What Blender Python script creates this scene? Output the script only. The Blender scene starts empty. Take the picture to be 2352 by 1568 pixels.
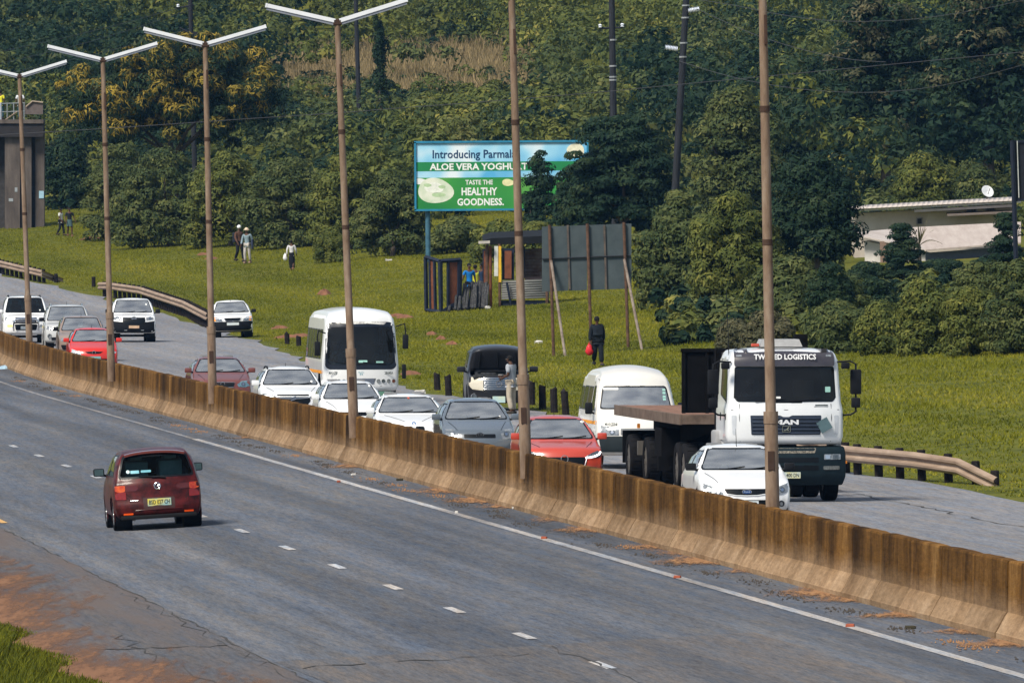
import bpy, bmesh, math, random
import numpy as np
from mathutils import Vector, Matrix, geometry
from mathutils.bvhtree import BVHTree

S = bpy.context.scene
COL = S.collection
rng = random.Random(7)

# ------------------------------------------------------------------ camera
FPX, CX, CY = 13650.0, 512.0, 341.0          # long telephoto lens, in 1024-wide pixels
ROLL, CAMH = math.radians(1.8), 7.1
PIT = math.atan((CY - 150.0) / FPX)
fw = Vector((0, math.cos(PIT), -math.sin(PIT)))
r0 = Vector((1, 0, 0)); u0 = r0.cross(fw)
CR = r0 * math.cos(ROLL) - u0 * math.sin(ROLL)
CU = r0 * math.sin(ROLL) + u0 * math.cos(ROLL)
cam = bpy.data.cameras.new('camera')
cam.sensor_width = 36.0; cam.lens = FPX / 1024 * 36
cam.clip_start = 1.0; cam.clip_end = 6000
co = bpy.data.objects.new('camera', cam); COL.objects.link(co)
m = Matrix((CR, CU, -fw)).transposed().to_4x4(); m.translation = (0, 0, CAMH)
co.matrix_world = m
S.camera = co

# ------------------------------------------------------------------ light
SUN_EL, SUN_AZ = math.radians(50), math.radians(220)     # azimuth clockwise from +Y
w = bpy.data.worlds.new('World'); S.world = w; w.use_nodes = True
nt = w.node_tree; nt.nodes.clear()
sky = nt.nodes.new('ShaderNodeTexSky'); sky.sky_type = 'NISHITA'; sky.sun_disc = False
sky.sun_elevation = SUN_EL; sky.sun_rotation = SUN_AZ
sky.air_density = 1.0; sky.dust_density = 1.2; sky.ozone_density = 2.0
bg = nt.nodes.new('ShaderNodeBackground'); bg.inputs[1].default_value = 0.09
ow = nt.nodes.new('ShaderNodeOutputWorld')
tcw = nt.nodes.new('ShaderNodeTexCoord'); cn = nt.nodes.new('ShaderNodeTexNoise'); cn.inputs['Scale'].default_value = 2.2; cn.inputs['Detail'].default_value = 6
nt.links.new(tcw.outputs['Generated'], cn.inputs['Vector'])
cr_ = nt.nodes.new('ShaderNodeValToRGB'); cr_.color_ramp.elements[0].position = .38; cr_.color_ramp.elements[0].color = (.12, .12, .12, 1); cr_.color_ramp.elements[1].position = .66; cr_.color_ramp.elements[1].color = (.62, .62, .62, 1)
nt.links.new(cn.outputs[0], cr_.inputs[0])
cm = nt.nodes.new('ShaderNodeMix'); cm.data_type = 'RGBA'; cm.inputs[7].default_value = (6.2, 6.8, 7.6, 1)
nt.links.new(cr_.outputs[0], cm.inputs[0]); nt.links.new(sky.outputs[0], cm.inputs[6])
nt.links.new(cm.outputs[2], bg.inputs[0]); nt.links.new(bg.outputs[0], ow.inputs[0])
sl = bpy.data.lights.new('sun', 'SUN'); sl.energy = 4.3; sl.angle = math.radians(16); sl.color = (1, .93, .80)
so = bpy.data.objects.new('sun', sl); COL.objects.link(so)
sdir = Vector((math.sin(SUN_AZ) * math.cos(SUN_EL), math.cos(SUN_AZ) * math.cos(SUN_EL), math.sin(SUN_EL)))
so.rotation_euler = sdir.to_track_quat('Z', 'Y').to_euler(); so.location = (-40, 200, 60)
S.view_settings.view_transform = 'Standard'; S.view_settings.look = 'None'
S.view_settings.exposure = 0.22; S.view_settings.gamma = 1.0
S.cycles.max_bounces = 6; S.cycles.transparent_max_bounces = 12

# ------------------------------------------------------------------ the lie of the land
def lerp_tab(t, x):
    if x <= t[0][0]: return t[0][1]
    for (a, b), (c, d) in zip(t, t[1:]):
        if x <= c: return b + (d - b) * (x - a) / (c - a)
    return t[-1][1]
def xb(Y):                                   # near foot of the median barrier
    o = 0.0
    if Y > 420: o = 1.5e-4 * (min(Y, 500) - 420) ** 2
    if Y > 500: o += .024 * (min(Y, 640) - 500)
    return 6.95 - 0.0871 * (Y - 190) + o
def zbase(Y):
    d = max(0.0, Y - 560)
    return 6e-5 * d * d if Y < 1500 else 6e-5 * 940 ** 2 + .03 * (Y - 1500)
def zg(X, Y):
    u = abs(X - xb(Y) - .3)
    return zbase(Y) - 0.030 * min(u, 10.0) + .045 * max(0, min(u - 14, 30)) * (1 if X > xb(Y) else .3)
def px_ray(dx, dy):                          # photo point, in 2352-wide units
    x = dx * 1024 / 2352; y = dy * 1024 / 2352
    d = fw + CR * ((x - CX) / FPX) + CU * ((CY - y) / FPX)
    return d / d.y
def at(dx, dy, h=0.0):                       # the point of ground seen there
    d = px_ray(dx, dy); a, b = 100.0, 1900.0; Y = 100.0
    while Y < 1900 and CAMH + d.z * Y > zg(d.x * Y, Y) + h: Y += 4
    a, b = Y - 4, Y
    for _ in range(14):
        Y = (a + b) / 2
        if CAMH + d.z * Y > zg(d.x * Y, Y) + h: a = Y
        else: b = Y
    return Vector((d.x * Y, Y, zg(d.x * Y, Y)))
def atY(dx, dy, Y):                          # the point seen there at distance Y
    d = px_ray(dx, dy); return Vector((d.x * Y, Y, CAMH + d.z * Y))
def K(Y): return FPX * 2352 / 1024 / Y       # photo units per metre at distance Y
def road_pt(u, Y): X = xb(Y) + u; return Vector((X, Y, zg(X, Y)))

# ------------------------------------------------------------------ materials
MATS = {}
def ramp(nd, stops):
    r = nd.new('ShaderNodeValToRGB'); e = r.color_ramp.elements
    while len(e) < len(stops): e.new(.5)
    for k, (p, c) in enumerate(stops): e[k].position = p; e[k].color = (*c, 1)
    return r
def M(name, col=(.5, .5, .5), rough=.6, metal=0.0, var=.18, scale=4.0, bump=0.0, coat=0.0, emit=None, es=1.0, spec=.22, stops=None, stretch=None, detail=5):
    if name in MATS: return MATS[name]
    m = bpy.data.materials.new(name); m.use_nodes = True; n = m.node_tree; p = n.nodes['Principled BSDF']
    tc = n.nodes.new('ShaderNodeTexCoord'); nz = n.nodes.new('ShaderNodeTexNoise')
    nz.inputs['Scale'].default_value = scale; nz.inputs['Detail'].default_value = detail; nz.inputs['Roughness'].default_value = .65
    src = tc.outputs['Object']
    if stretch:
        mp = n.nodes.new('ShaderNodeMapping'); mp.inputs['Scale'].default_value = stretch
        n.links.new(src, mp.inputs[0]); src = mp.outputs[0]
    n.links.new(src, nz.inputs['Vector'])
    if stops is None:
        lo = tuple(max(0, c * (1 - var)) for c in col); hi = tuple(min(1, c * (1 + var)) for c in col)
        stops = [(.3, lo), (.7, hi)]
    r = ramp(n.nodes, stops); n.links.new(nz.outputs[0], r.inputs[0]); n.links.new(r.outputs[0], p.inputs['Base Color'])
    p.inputs['Roughness'].default_value = rough; p.inputs['Metallic'].default_value = metal
    p.inputs['Coat Weight'].default_value = coat; p.inputs['Coat Roughness'].default_value = .08
    p.inputs['Specular IOR Level'].default_value = spec
    if bump:
        b = n.nodes.new('ShaderNodeBump'); b.inputs['Strength'].default_value = bump; b.inputs['Distance'].default_value = .03
        n.links.new(nz.outputs[0], b.inputs['Height']); n.links.new(b.outputs[0], p.inputs['Normal'])
    if emit:
        p.inputs['Emission Color'].default_value = (*emit, 1); p.inputs['Emission Strength'].default_value = es
    MATS[name] = m; return m
def glass(name, tint, refl=1.75, base=.05, dust=.22):  # dust: pale diffuse share, also used to paint reflected sky into panes
    if name in MATS: return MATS[name]
    m = bpy.data.materials.new(name); m.use_nodes = True; n = m.node_tree; n.nodes.clear()
    o = n.nodes.new('ShaderNodeOutputMaterial'); t = n.nodes.new('ShaderNodeBsdfTransparent'); t.inputs[0].default_value = (*tint, 1)
    g = n.nodes.new('ShaderNodeBsdfGlossy'); g.inputs['Roughness'].default_value = .04; g.inputs[0].default_value = (.95, .98, 1, 1)
    f = n.nodes.new('ShaderNodeFresnel'); f.inputs[0].default_value = refl
    ad = n.nodes.new('ShaderNodeMath'); ad.operation = 'ADD'; ad.inputs[1].default_value = base; ad.use_clamp = True
    nz = n.nodes.new('ShaderNodeTexNoise'); nz.inputs['Scale'].default_value = 3
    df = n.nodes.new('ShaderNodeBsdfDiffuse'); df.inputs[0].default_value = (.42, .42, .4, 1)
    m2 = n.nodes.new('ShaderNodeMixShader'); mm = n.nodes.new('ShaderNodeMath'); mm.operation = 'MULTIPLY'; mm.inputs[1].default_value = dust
    mx = n.nodes.new('ShaderNodeMixShader')
    n.links.new(f.outputs[0], ad.inputs[0]); n.links.new(ad.outputs[0], mx.inputs[0])
    n.links.new(nz.outputs[0], mm.inputs[0]); n.links.new(mm.outputs[0], m2.inputs[0])
    n.links.new(t.outputs[0], m2.inputs[1]); n.links.new(df.outputs[0], m2.inputs[2])
    n.links.new(m2.outputs[0], mx.inputs[1]); n.links.new(g.outputs[0], mx.inputs[2]); n.links.new(mx.outputs[0], o.inputs[0])
    MATS[name] = m; return m

# ------------------------------------------------------------------ objects
def tag(o, label=None, cat=None, group=None, kind=None):
    if label: o['label'] = label
    if cat: o['category'] = cat
    if group: o['group'] = group
    if kind: o['kind'] = kind
    return o
def empty(name, loc=(0, 0, 0), rz=0.0, mat=None):
    o = bpy.data.objects.new(name, None); COL.objects.link(o); o.empty_display_size = .3
    if mat is not None: o.matrix_world = mat
    else: o.location = loc; o.rotation_euler = (0, 0, rz)
    return o
def link(name, me, mat, parent=None, smooth=False):
    o = bpy.data.objects.new(name, me); COL.objects.link(o)
    if mat is not None and not me.materials:
        for k in (mat if isinstance(mat, (list, tuple)) else [mat]): me.materials.append(k)
    if parent: o.parent = parent
    if smooth: me.polygons.foreach_set('use_smooth', [True] * len(me.polygons))
    return o
class MB:
    def __init__(s): s.v = []; s.f = []
    def add(s, vs, fs):
        b = len(s.v); s.v += [tuple(x) for x in vs]; s.f += [tuple(i + b for i in f) for f in fs]; return s
    def box(s, c, d, R=None, taper=1.0):
        c = Vector(c); hx, hy, hz = d[0] / 2, d[1] / 2, d[2] / 2; vs = []
        for z in (-1, 1):
            t = taper if z > 0 else 1
            for x, y in ((-1, -1), (1, -1), (1, 1), (-1, 1)):
                p = Vector((x * hx * t, y * hy * t, z * hz)); vs.append(c + (R @ p if R else p))
        return s.add(vs, [(3, 2, 1, 0), (4, 5, 6, 7), (0, 1, 5, 4), (1, 2, 6, 5), (2, 3, 7, 6), (3, 0, 4, 7)])
    def rbox(s, c, d, r=.02):                # a box with chamfered edges
        c = Vector(c); h = [x / 2 for x in d]; r = min(r, *[x * .45 for x in h]); vs = []; fs = []
        b = bmesh.new(); bmesh.ops.create_cube(b, size=1)
        for v in b.verts: v.co = Vector((v.co.x * d[0], v.co.y * d[1], v.co.z * d[2]))
        bmesh.ops.bevel(b, geom=b.edges[:], offset=r, segments=2, profile=.5, affect='EDGES')
        b.verts.ensure_lookup_table(); b.verts.index_update()
        vs = [v.co + c for v in b.verts]; fs = [[v.index for v in f.verts] for f in b.faces]; b.free()
        return s.add(vs, fs)
    def tube(s, pts, rs, n=8, cap=True):
        pts = [Vector(p) for p in pts]
        if not isinstance(rs, (list, tuple)): rs = [rs] * len(pts)
        vs = []; fs = []; pu = None
        for i, p in enumerate(pts):
            d = (pts[min(i + 1, len(pts) - 1)] - pts[max(i - 1, 0)]).normalized()
            a = pu if pu is not None else (Vector((1, 0, 0)) if abs(d.x) < .8 else Vector((0, 1, 0)))
            u = (a - d * a.dot(d)).normalized(); pu = u; v = d.cross(u)
            for k in range(n):
                t = 2 * math.pi * k / n; vs.append(p + (u * math.cos(t) + v * math.sin(t)) * rs[i])
        for i in range(len(pts) - 1):
            for k in range(n):
                k2 = (k + 1) % n; fs.append((i * n + k, i * n + k2, (i + 1) * n + k2, (i + 1) * n + k))
        if cap: fs.append(tuple(range(n))[::-1]); fs.append(tuple((len(pts) - 1) * n + k for k in range(n)))
        return s.add(vs, fs)
    def ball(s, c, r, n=10, m=7, R=None):
        c = Vector(c); r = r if isinstance(r, (tuple, list)) else (r, r, r); vs = []; fs = []
        for i in range(m + 1):
            a = math.pi * i / m
            for k in range(n):
                t = 2 * math.pi * k / n
                p = Vector((r[0] * math.sin(a) * math.cos(t), r[1] * math.sin(a) * math.sin(t), r[2] * math.cos(a)))
                vs.append(c + (R @ p if R else p))
        for i in range(m):
            for k in range(n):
                k2 = (k + 1) % n; fs.append((i * n + k, (i + 1) * n + k, (i + 1) * n + k2, i * n + k2))
        return s.add(vs, fs)
    def prism(s, pts, off):                  # polygon (3-D points) pushed by off
        pts = [Vector(p) for p in pts]; off = Vector(off); n = len(pts)
        return s.add(pts + [p + off for p in pts], [tuple(range(n))[::-1], tuple(range(n, 2 * n))] + [(i, (i + 1) % n, n + (i + 1) % n, n + i) for i in range(n)])
    def lathe(s, prof, c=(0, 0, 0), axis='z', n=16):
        vs = []; fs = []; c = Vector(c)
        for r, h in prof:
            for k in range(n):
                t = 2 * math.pi * k / n; a, b = r * math.cos(t), r * math.sin(t)
                vs.append(c + (Vector((a, b, h)) if axis == 'z' else Vector((a, h, b)) if axis == 'y' else Vector((h, a, b))))
        for i in range(len(prof) - 1):
            for k in range(n):
                k2 = (k + 1) % n; fs.append((i * n + k, i * n + k2, (i + 1) * n + k2, (i + 1) * n + k))
        return s.add(vs, fs)
    def mesh(s, name):
        me = bpy.data.meshes.new(name); me.from_pydata(s.v, [], s.f); me.update()
        return me
    def build(s, name, mat, parent=None, smooth=False, fix=True):
        me = s.mesh(name)
        if fix:
            b = bmesh.new(); b.from_mesh(me); bmesh.ops.recalc_face_normals(b, faces=b.faces); b.to_mesh(me); b.free()
        o = link(name, me, mat, parent, smooth)
        if smooth:
            me.set_sharp_from_angle(angle=math.radians(40))
        return o
def text_mesh(txt, h, width=None, bold=0.0, depth=.004, name='lettering'):
    cu = bpy.data.curves.new('t', 'FONT'); cu.body = txt; cu.size = 1; cu.extrude = 0.0; cu.offset = bold; cu.align_x = 'CENTER'; cu.resolution_u = 2
    ob = bpy.data.objects.new('t', cu); me = bpy.data.meshes.new_from_object(ob)
    bpy.data.objects.remove(ob); bpy.data.curves.remove(cu)
    co = np.array([v.co[:] for v in me.vertices]); mn, mx = co.min(0), co.max(0)
    sc = h / (mx[1] - mn[1]); sx = width / (mx[0] - mn[0]) if width else sc
    me.name = name
    for v in me.vertices: v.co = ((v.co.x - (mn[0] + mx[0]) / 2) * sx, (v.co.y - (mn[1] + mx[1]) / 2) * sc, 0)
    return me
def text(txt, h, mat, parent, M4, width=None, bold=0.0, name='lettering'):
    o = link(name, text_mesh(txt, h, width, bold), mat, parent); o.matrix_local = M4; return o
def face_cam(p, right=(1, 0, 0), up=(0, 0, 1)):   # frame whose XY plane looks along right x up
    r = Vector(right).normalized(); u = Vector(up).normalized(); n = r.cross(u)
    m = Matrix((r, u, n)).transposed().to_4x4(); m.translation = p; return m
def raw_mesh(name, V, Fq, mat, parent=None, smooth=False, matidx=None, attr=None):
    V = np.asarray(V, dtype=np.float32); Fq = np.asarray(Fq, dtype=np.int32); k = Fq.shape[1]
    me = bpy.data.meshes.new(name); me.vertices.add(len(V)); me.vertices.foreach_set('co', V.ravel())
    me.loops.add(Fq.size); me.loops.foreach_set('vertex_index', Fq.ravel())
    me.polygons.add(len(Fq)); me.polygons.foreach_set('loop_start', np.arange(0, Fq.size, k, dtype=np.int32))
    if matidx is not None: me.polygons.foreach_set('material_index', np.asarray(matidx, dtype=np.int32))
    if attr is not None:
        a = me.attributes.new('tone', 'FLOAT', 'FACE'); a.data.foreach_set('value', np.asarray(attr, dtype=np.float32))
    me.update(calc_edges=True)
    return link(name, me, mat, parent, smooth)
# ================================================================== ground, roads, barrier, posts
EDGE = []                                     # right edge of the far carriageway, Y -> u
for d in ((2600, 1185), (2352, 1147), (1990, 1087), (1300, 958), (940, 892), (692, 822), (583, 781), (402, 727), (230, 682), (120, 655), (0, 632)):
    p = at(*d); EDGE.append((p.y, p.x - xb(p.y)))
EDGE.sort()
EDGE = [(120, 10.9)] + [e for e in EDGE] + [(900, 9.0)]
def uedge(Y): return lerp_tab(EDGE, Y)

def road_mat(name, stops, track=.25, dust=None, rot=-5.0):
    m = bpy.data.materials.new(name); m.use_nodes = True; n = m.node_tree; p = n.nodes['Principled BSDF']; L = n.links.new
    tc = n.nodes.new('ShaderNodeTexCoord'); mr = n.nodes.new('ShaderNodeMapping'); mr.inputs['Rotation'].default_value = (0, 0, math.radians(rot))
    L(tc.outputs['Object'], mr.inputs[0])
    def noise(sc, scale, detail=6, rough=.7):
        a = n.nodes.new('ShaderNodeMapping'); a.inputs['Scale'].default_value = sc; L(mr.outputs[0], a.inputs[0])
        z = n.nodes.new('ShaderNodeTexNoise'); z.inputs['Scale'].default_value = scale; z.inputs['Detail'].default_value = detail; z.inputs['Roughness'].default_value = rough
        L(a.outputs[0], z.inputs['Vector']); return z
    def mix(f, a, b, mode='MIX'):
        x = n.nodes.new('ShaderNodeMix'); x.data_type = 'RGBA'; x.blend_type = mode
        if isinstance(f, float): x.inputs[0].default_value = f
        else: L(f, x.inputs[0])
        for k, q in ((6, a), (7, b)):
            if isinstance(q, tuple): x.inputs[k].default_value = (*q, 1)
            else: L(q, x.inputs[k])
        return x.outputs[2]
    broad = noise((.55, .022, 1), 1.0, 6); r1 = ramp(n.nodes, stops); L(broad.outputs[0], r1.inputs[0])
    fine = noise((14, .55, 1), 1.0, 4, .8); r2 = ramp(n.nodes, [(.3, (.58, .59, .64)), (.5, (1, 1, 1)), (.72, (1.32, 1.24, 1.16))]); L(fine.outputs[0], r2.inputs[0])
    chroma = noise((5, .2, 1), 1.0, 5, .8); r3 = ramp(n.nodes, [(.35, (.86, .97, 1.15)), (.65, (1.14, 1.0, .88))]); L(chroma.outputs[0], r3.inputs[0])
    grain = noise((46, 1.7, 1), 1.0, 2, .9); rg = ramp(n.nodes, [(.28, (.72, .72, .74)), (.72, (1.28, 1.27, 1.25))]); L(grain.outputs[0], rg.inputs[0])
    c = mix(1.0, r1.outputs[0], r2.outputs[0], 'MULTIPLY'); c = mix(1.0, c, rg.outputs[0], 'MULTIPLY'); c = mix(1.0, c, r3.outputs[0], 'MULTIPLY')
    if track:
        t = noise((.9, .006, 1), 1.0, 2); rt = ramp(n.nodes, [(.38, (1 - track,) * 3), (.62, (1 + track * .5,) * 3)]); L(t.outputs[0], rt.inputs[0])
        c = mix(1.0, c, rt.outputs[0], 'MULTIPLY')
    if dust:
        dn = noise((.7, .05, 1), 1.0, 7, .75); rd = ramp(n.nodes, [(.42, (0, 0, 0)), (.66, (1, 1, 1))]); L(dn.outputs[0], rd.inputs[0])
        c = mix(rd.outputs[0], c, dust)
    L(c, p.inputs['Base Color']); p.inputs['Roughness'].default_value = .85; p.inputs['Specular IOR Level'].default_value = .15
    return m
M_ROAD = road_mat('worn_asphalt', [(.3, (.072, .082, .098)), (.5, (.104, .114, .130)), (.7, (.140, .145, .150))])
M_ROAD2 = road_mat('pale_asphalt', [(.3, (.165, .172, .183)), (.5, (.20, .205, .214)), (.7, (.24, .24, .238))], track=.14)
M_SHOULD = road_mat('dusty_shoulder', [(.3, (.072, .077, .088)), (.7, (.125, .122, .122))], track=.12, dust=(.12, .095, .085))
M_PATCH = road_mat('patched_asphalt', [(.3, (.085, .088, .095)), (.7, (.135, .128, .123))], track=.1)
M_SOIL = M('red_soil', stops=[(.3, (.13, .055, .03)), (.7, (.26, .12, .065))], rough=.95, scale=2.5)
M_WHITE = road_mat('road_paint', [(.32, (.20, .20, .20)), (.5, (.40, .40, .39)), (.7, (.56, .55, .53))], track=0)

def strip(name, ua, ub, Ys, dz, mat, nu=1, kind='structure', parent=None):
    V = []; Fc = []
    for Y in Ys:
        a = ua(Y) if callable(ua) else ua; b = ub(Y) if callable(ub) else ub
        for k in range(nu + 1):
            p = road_pt(a + (b - a) * k / nu, Y); V.append((p.x, p.y, p.z + dz))
    for i in range(len(Ys) - 1):
        for k in range(nu):
            q = i * (nu + 1) + k; Fc.append((q, q + 1, q + nu + 2, q + nu + 1))
    o = raw_mesh(name, V, Fc, mat, parent)
    if kind: tag(o, kind=kind)
    return o
YS = [100 + 5 * k for k in range(140)]
# ground sheet
def grass_mat(name, cols, dry):
    m = bpy.data.materials.new(name); m.use_nodes = True; n = m.node_tree; p = n.nodes['Principled BSDF']; L = n.links.new
    tc = n.nodes.new('ShaderNodeTexCoord')
    def nz(s, d=5):
        z = n.nodes.new('ShaderNodeTexNoise'); z.inputs['Scale'].default_value = s; z.inputs['Detail'].default_value = d; L(tc.outputs['Object'], z.inputs['Vector']); return z
    a = nz(.35); r = ramp(n.nodes, cols); L(a.outputs[0], r.inputs[0]); b = nz(6, 3); rb = ramp(n.nodes, [(.3, (.6, .6, .6)), (.7, (1.3, 1.3, 1.3))]); L(b.outputs[0], rb.inputs[0])
    x = n.nodes.new('ShaderNodeMix'); x.data_type = 'RGBA'; x.blend_type = 'MULTIPLY'; x.inputs[0].default_value = 1
    L(r.outputs[0], x.inputs[6]); L(rb.outputs[0], x.inputs[7]); L(x.outputs[2], p.inputs['Base Color'])
    p.inputs['Roughness'].default_value = .95; p.inputs['Specular IOR Level'].default_value = .1
    return m
M_GRASS = grass_mat('verge_turf', [(.3, (.06, .068, .009)), (.5, (.10, .108, .012)), (.7, (.14, .13, .02))], .2)
us = [-150, -110, -70, -40, -25, -18, -15, -13.2, -12.4, -9, -4, 0, .3, .6, 4, 8, 10.5, 12, 13.5, 15, 18, 22, 28, 36, 50, 70, 100, 140]
ys = [-40, 0, 60] + [100 + 12 * k for k in range(117)]
V = [(xb(Y) + u, Y, zg(xb(Y) + u, Y) - .03) for Y in ys for u in us]; n_ = len(us)
ground = raw_mesh('ground', V, [(i * n_ + k, i * n_ + k + 1, (i + 1) * n_ + k + 1, (i + 1) * n_ + k) for i in range(len(ys) - 1) for k in range(n_ - 1)], M_GRASS, smooth=True)
tag(ground, 'grassy ground rising to the wooded hillside', kind='structure')
strip('road_near', -12.9, 0.3, YS, .0, M_ROAD, 8)
wob = [rng.uniform(-.25, .25) for _ in range(400)]
strip('road_far', .3, lambda Y: uedge(Y) + .3 * math.sin(Y * .37) * math.sin(Y * .11) + wob[int(Y / 5) % 400] * .5, YS, .0, M_ROAD2, 6)
strip('road_shoulder', lambda Y: -13.3 + wob[int(Y / 5) % 400] * 1.2, lambda Y: -9.72 + wob[int(Y / 5) % 400] * .12, YS, .006, M_SHOULD, 3)
def veil_mat(name, stops, sc=(1.2, .10, 1)):
    m = bpy.data.materials.new(name); m.use_nodes = True; n = m.node_tree; p = n.nodes['Principled BSDF']; L = n.links.new
    tc = n.nodes.new('ShaderNodeTexCoord'); mp = n.nodes.new('ShaderNodeMapping'); mp.inputs['Scale'].default_value = sc; L(tc.outputs['Object'], mp.inputs[0])
    z = n.nodes.new('ShaderNodeTexNoise'); z.inputs['Scale'].default_value = 1.6; z.inputs['Detail'].default_value = 8; z.inputs['Roughness'].default_value = .75; L(mp.outputs[0], z.inputs['Vector'])
    a = n.nodes.new('ShaderNodeAttribute'); a.attribute_name = 'cover'; ad = n.nodes.new('ShaderNodeMath'); ad.operation = 'MULTIPLY_ADD'; ad.inputs[1].default_value = 1.7; L(z.outputs[0], ad.inputs[0]); L(a.outputs['Fac'], ad.inputs[2])
    r = ramp(n.nodes, [(.5, (0, 0, 0)), (.95, (1, 1, 1))]); sb = n.nodes.new('ShaderNodeMath'); sb.operation = 'SUBTRACT'; sb.inputs[1].default_value = .62; L(ad.outputs[0], sb.inputs[0]); L(sb.outputs[0], r.inputs[0])
    c = ramp(n.nodes, stops); L(z.outputs[0], c.inputs[0]); L(c.outputs[0], p.inputs['Base Color']); p.inputs['Roughness'].default_value = .95; p.inputs['Specular IOR Level'].default_value = .1; L(r.outputs[0], p.inputs['Alpha']); return m
def cover(o, vals):
    a = o.data.attributes.new('cover', 'FLOAT', 'POINT'); a.data.foreach_set('value', np.asarray(vals, dtype=np.float32)); return o
M_DUST = veil_mat('orange_dust', [(.3, (.15, .075, .045)), (.7, (.25, .13, .07))])
YF = [140 + 2 * k for k in range(120)]; NU = 8
o = strip('road_dust', -14.6, -9.6, YF, .016, M_DUST, NU, 'stuff'); cover(o, [min(1, max(-.3, 1.22 - .25 * (5 * k / NU) + .12 * math.sin(Y * .11))) for Y in YF for k in range(NU + 1)]); tag(o, 'reddish dust thickening towards the grass', kind='stuff')
strip('road_patch', lambda Y: -9.6 + .1 * math.sin(Y), -2.6, [150, 160, 170, 180, 190, 198.5, 200.5], .006, M_PATCH, 3)
# cracks and seams
M_CRACK = M('tar_crack', (.055, .052, .05), .9, scale=2)
def crack(u, y0, y1, wd, dz, seed, amp=.08):
    r = random.Random(seed); yy = []; y = y0
    while y < y1: yy.append(y); y += r.uniform(.7, 1.8)
    off = [r.uniform(-amp, amp) for _ in yy]; ww = [max(.006, wd * r.uniform(-.1, 1.3)) for _ in yy]; ix = {q: i for i, q in enumerate(yy)}
    return strip('road_crack', lambda Y: u + off[ix[Y]], lambda Y: u + off[ix[Y]] + ww[ix[Y]], yy, dz, M_CRACK)
crack(-9.75, 150, 300, .035, .012, 1, .05); crack(-9.9, 175, 235, .02, .012, 2, .12); crack(-5.75, 165, 200, .04, .012, 3, .1)
crack(8.1, 200, 300, .06, .006, 4, .12); crack(4.6, 190, 420, .03, .006, 5, .05); crack(-11.2, 180, 214, .03, .012, 6, .2)
for k, (u0_, u1_, Y0) in enumerate(((-11.9, -9.9, 207.5), (-9.5, -6.2, 197.5))):
    r = random.Random(k); mb = MB(); N = 14
    a = [road_pt(u0_ + (u1_ - u0_) * i / N, Y0 + r.uniform(-.5, .5)) for i in range(N + 1)]
    for i in range(N):
        wd = r.uniform(.02, .28); z = Vector((0, 0, .014))
        mb.add([a[i] + z, a[i + 1] + z, a[i + 1] + z + Vector((0, wd, 0)), a[i] + z + Vector((0, wd, 0))], [(0, 1, 2, 3)])
    tag(mb.build('road_crack', M_CRACK, fix=False), kind='structure')
# painted lines
strip('edge_line', -1.30, -1.13, [150 + 5 * k for k in range(41)], .008, M_WHITE)
strip('edge_line', -1.29, -1.17, [350 + 5 * k for k in range(40)], .008, road_mat('faded_paint', [(.4, (.15, .155, .16)), (.62, (.30, .30, .30))], track=0))
for k in range(-3, 14):
    Y0 = 192.0 + 12.5 * k
    strip('lane_dash', -5.72, -5.57, [Y0 - 1.4, Y0, Y0 + 1.4], .010, M_WHITE)
strip('edge_line', -9.55, -9.42, [283, 286, 289.5], .009, MATS.get('ydash') or M('ydash', (.55, .33, .12), .8))

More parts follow.
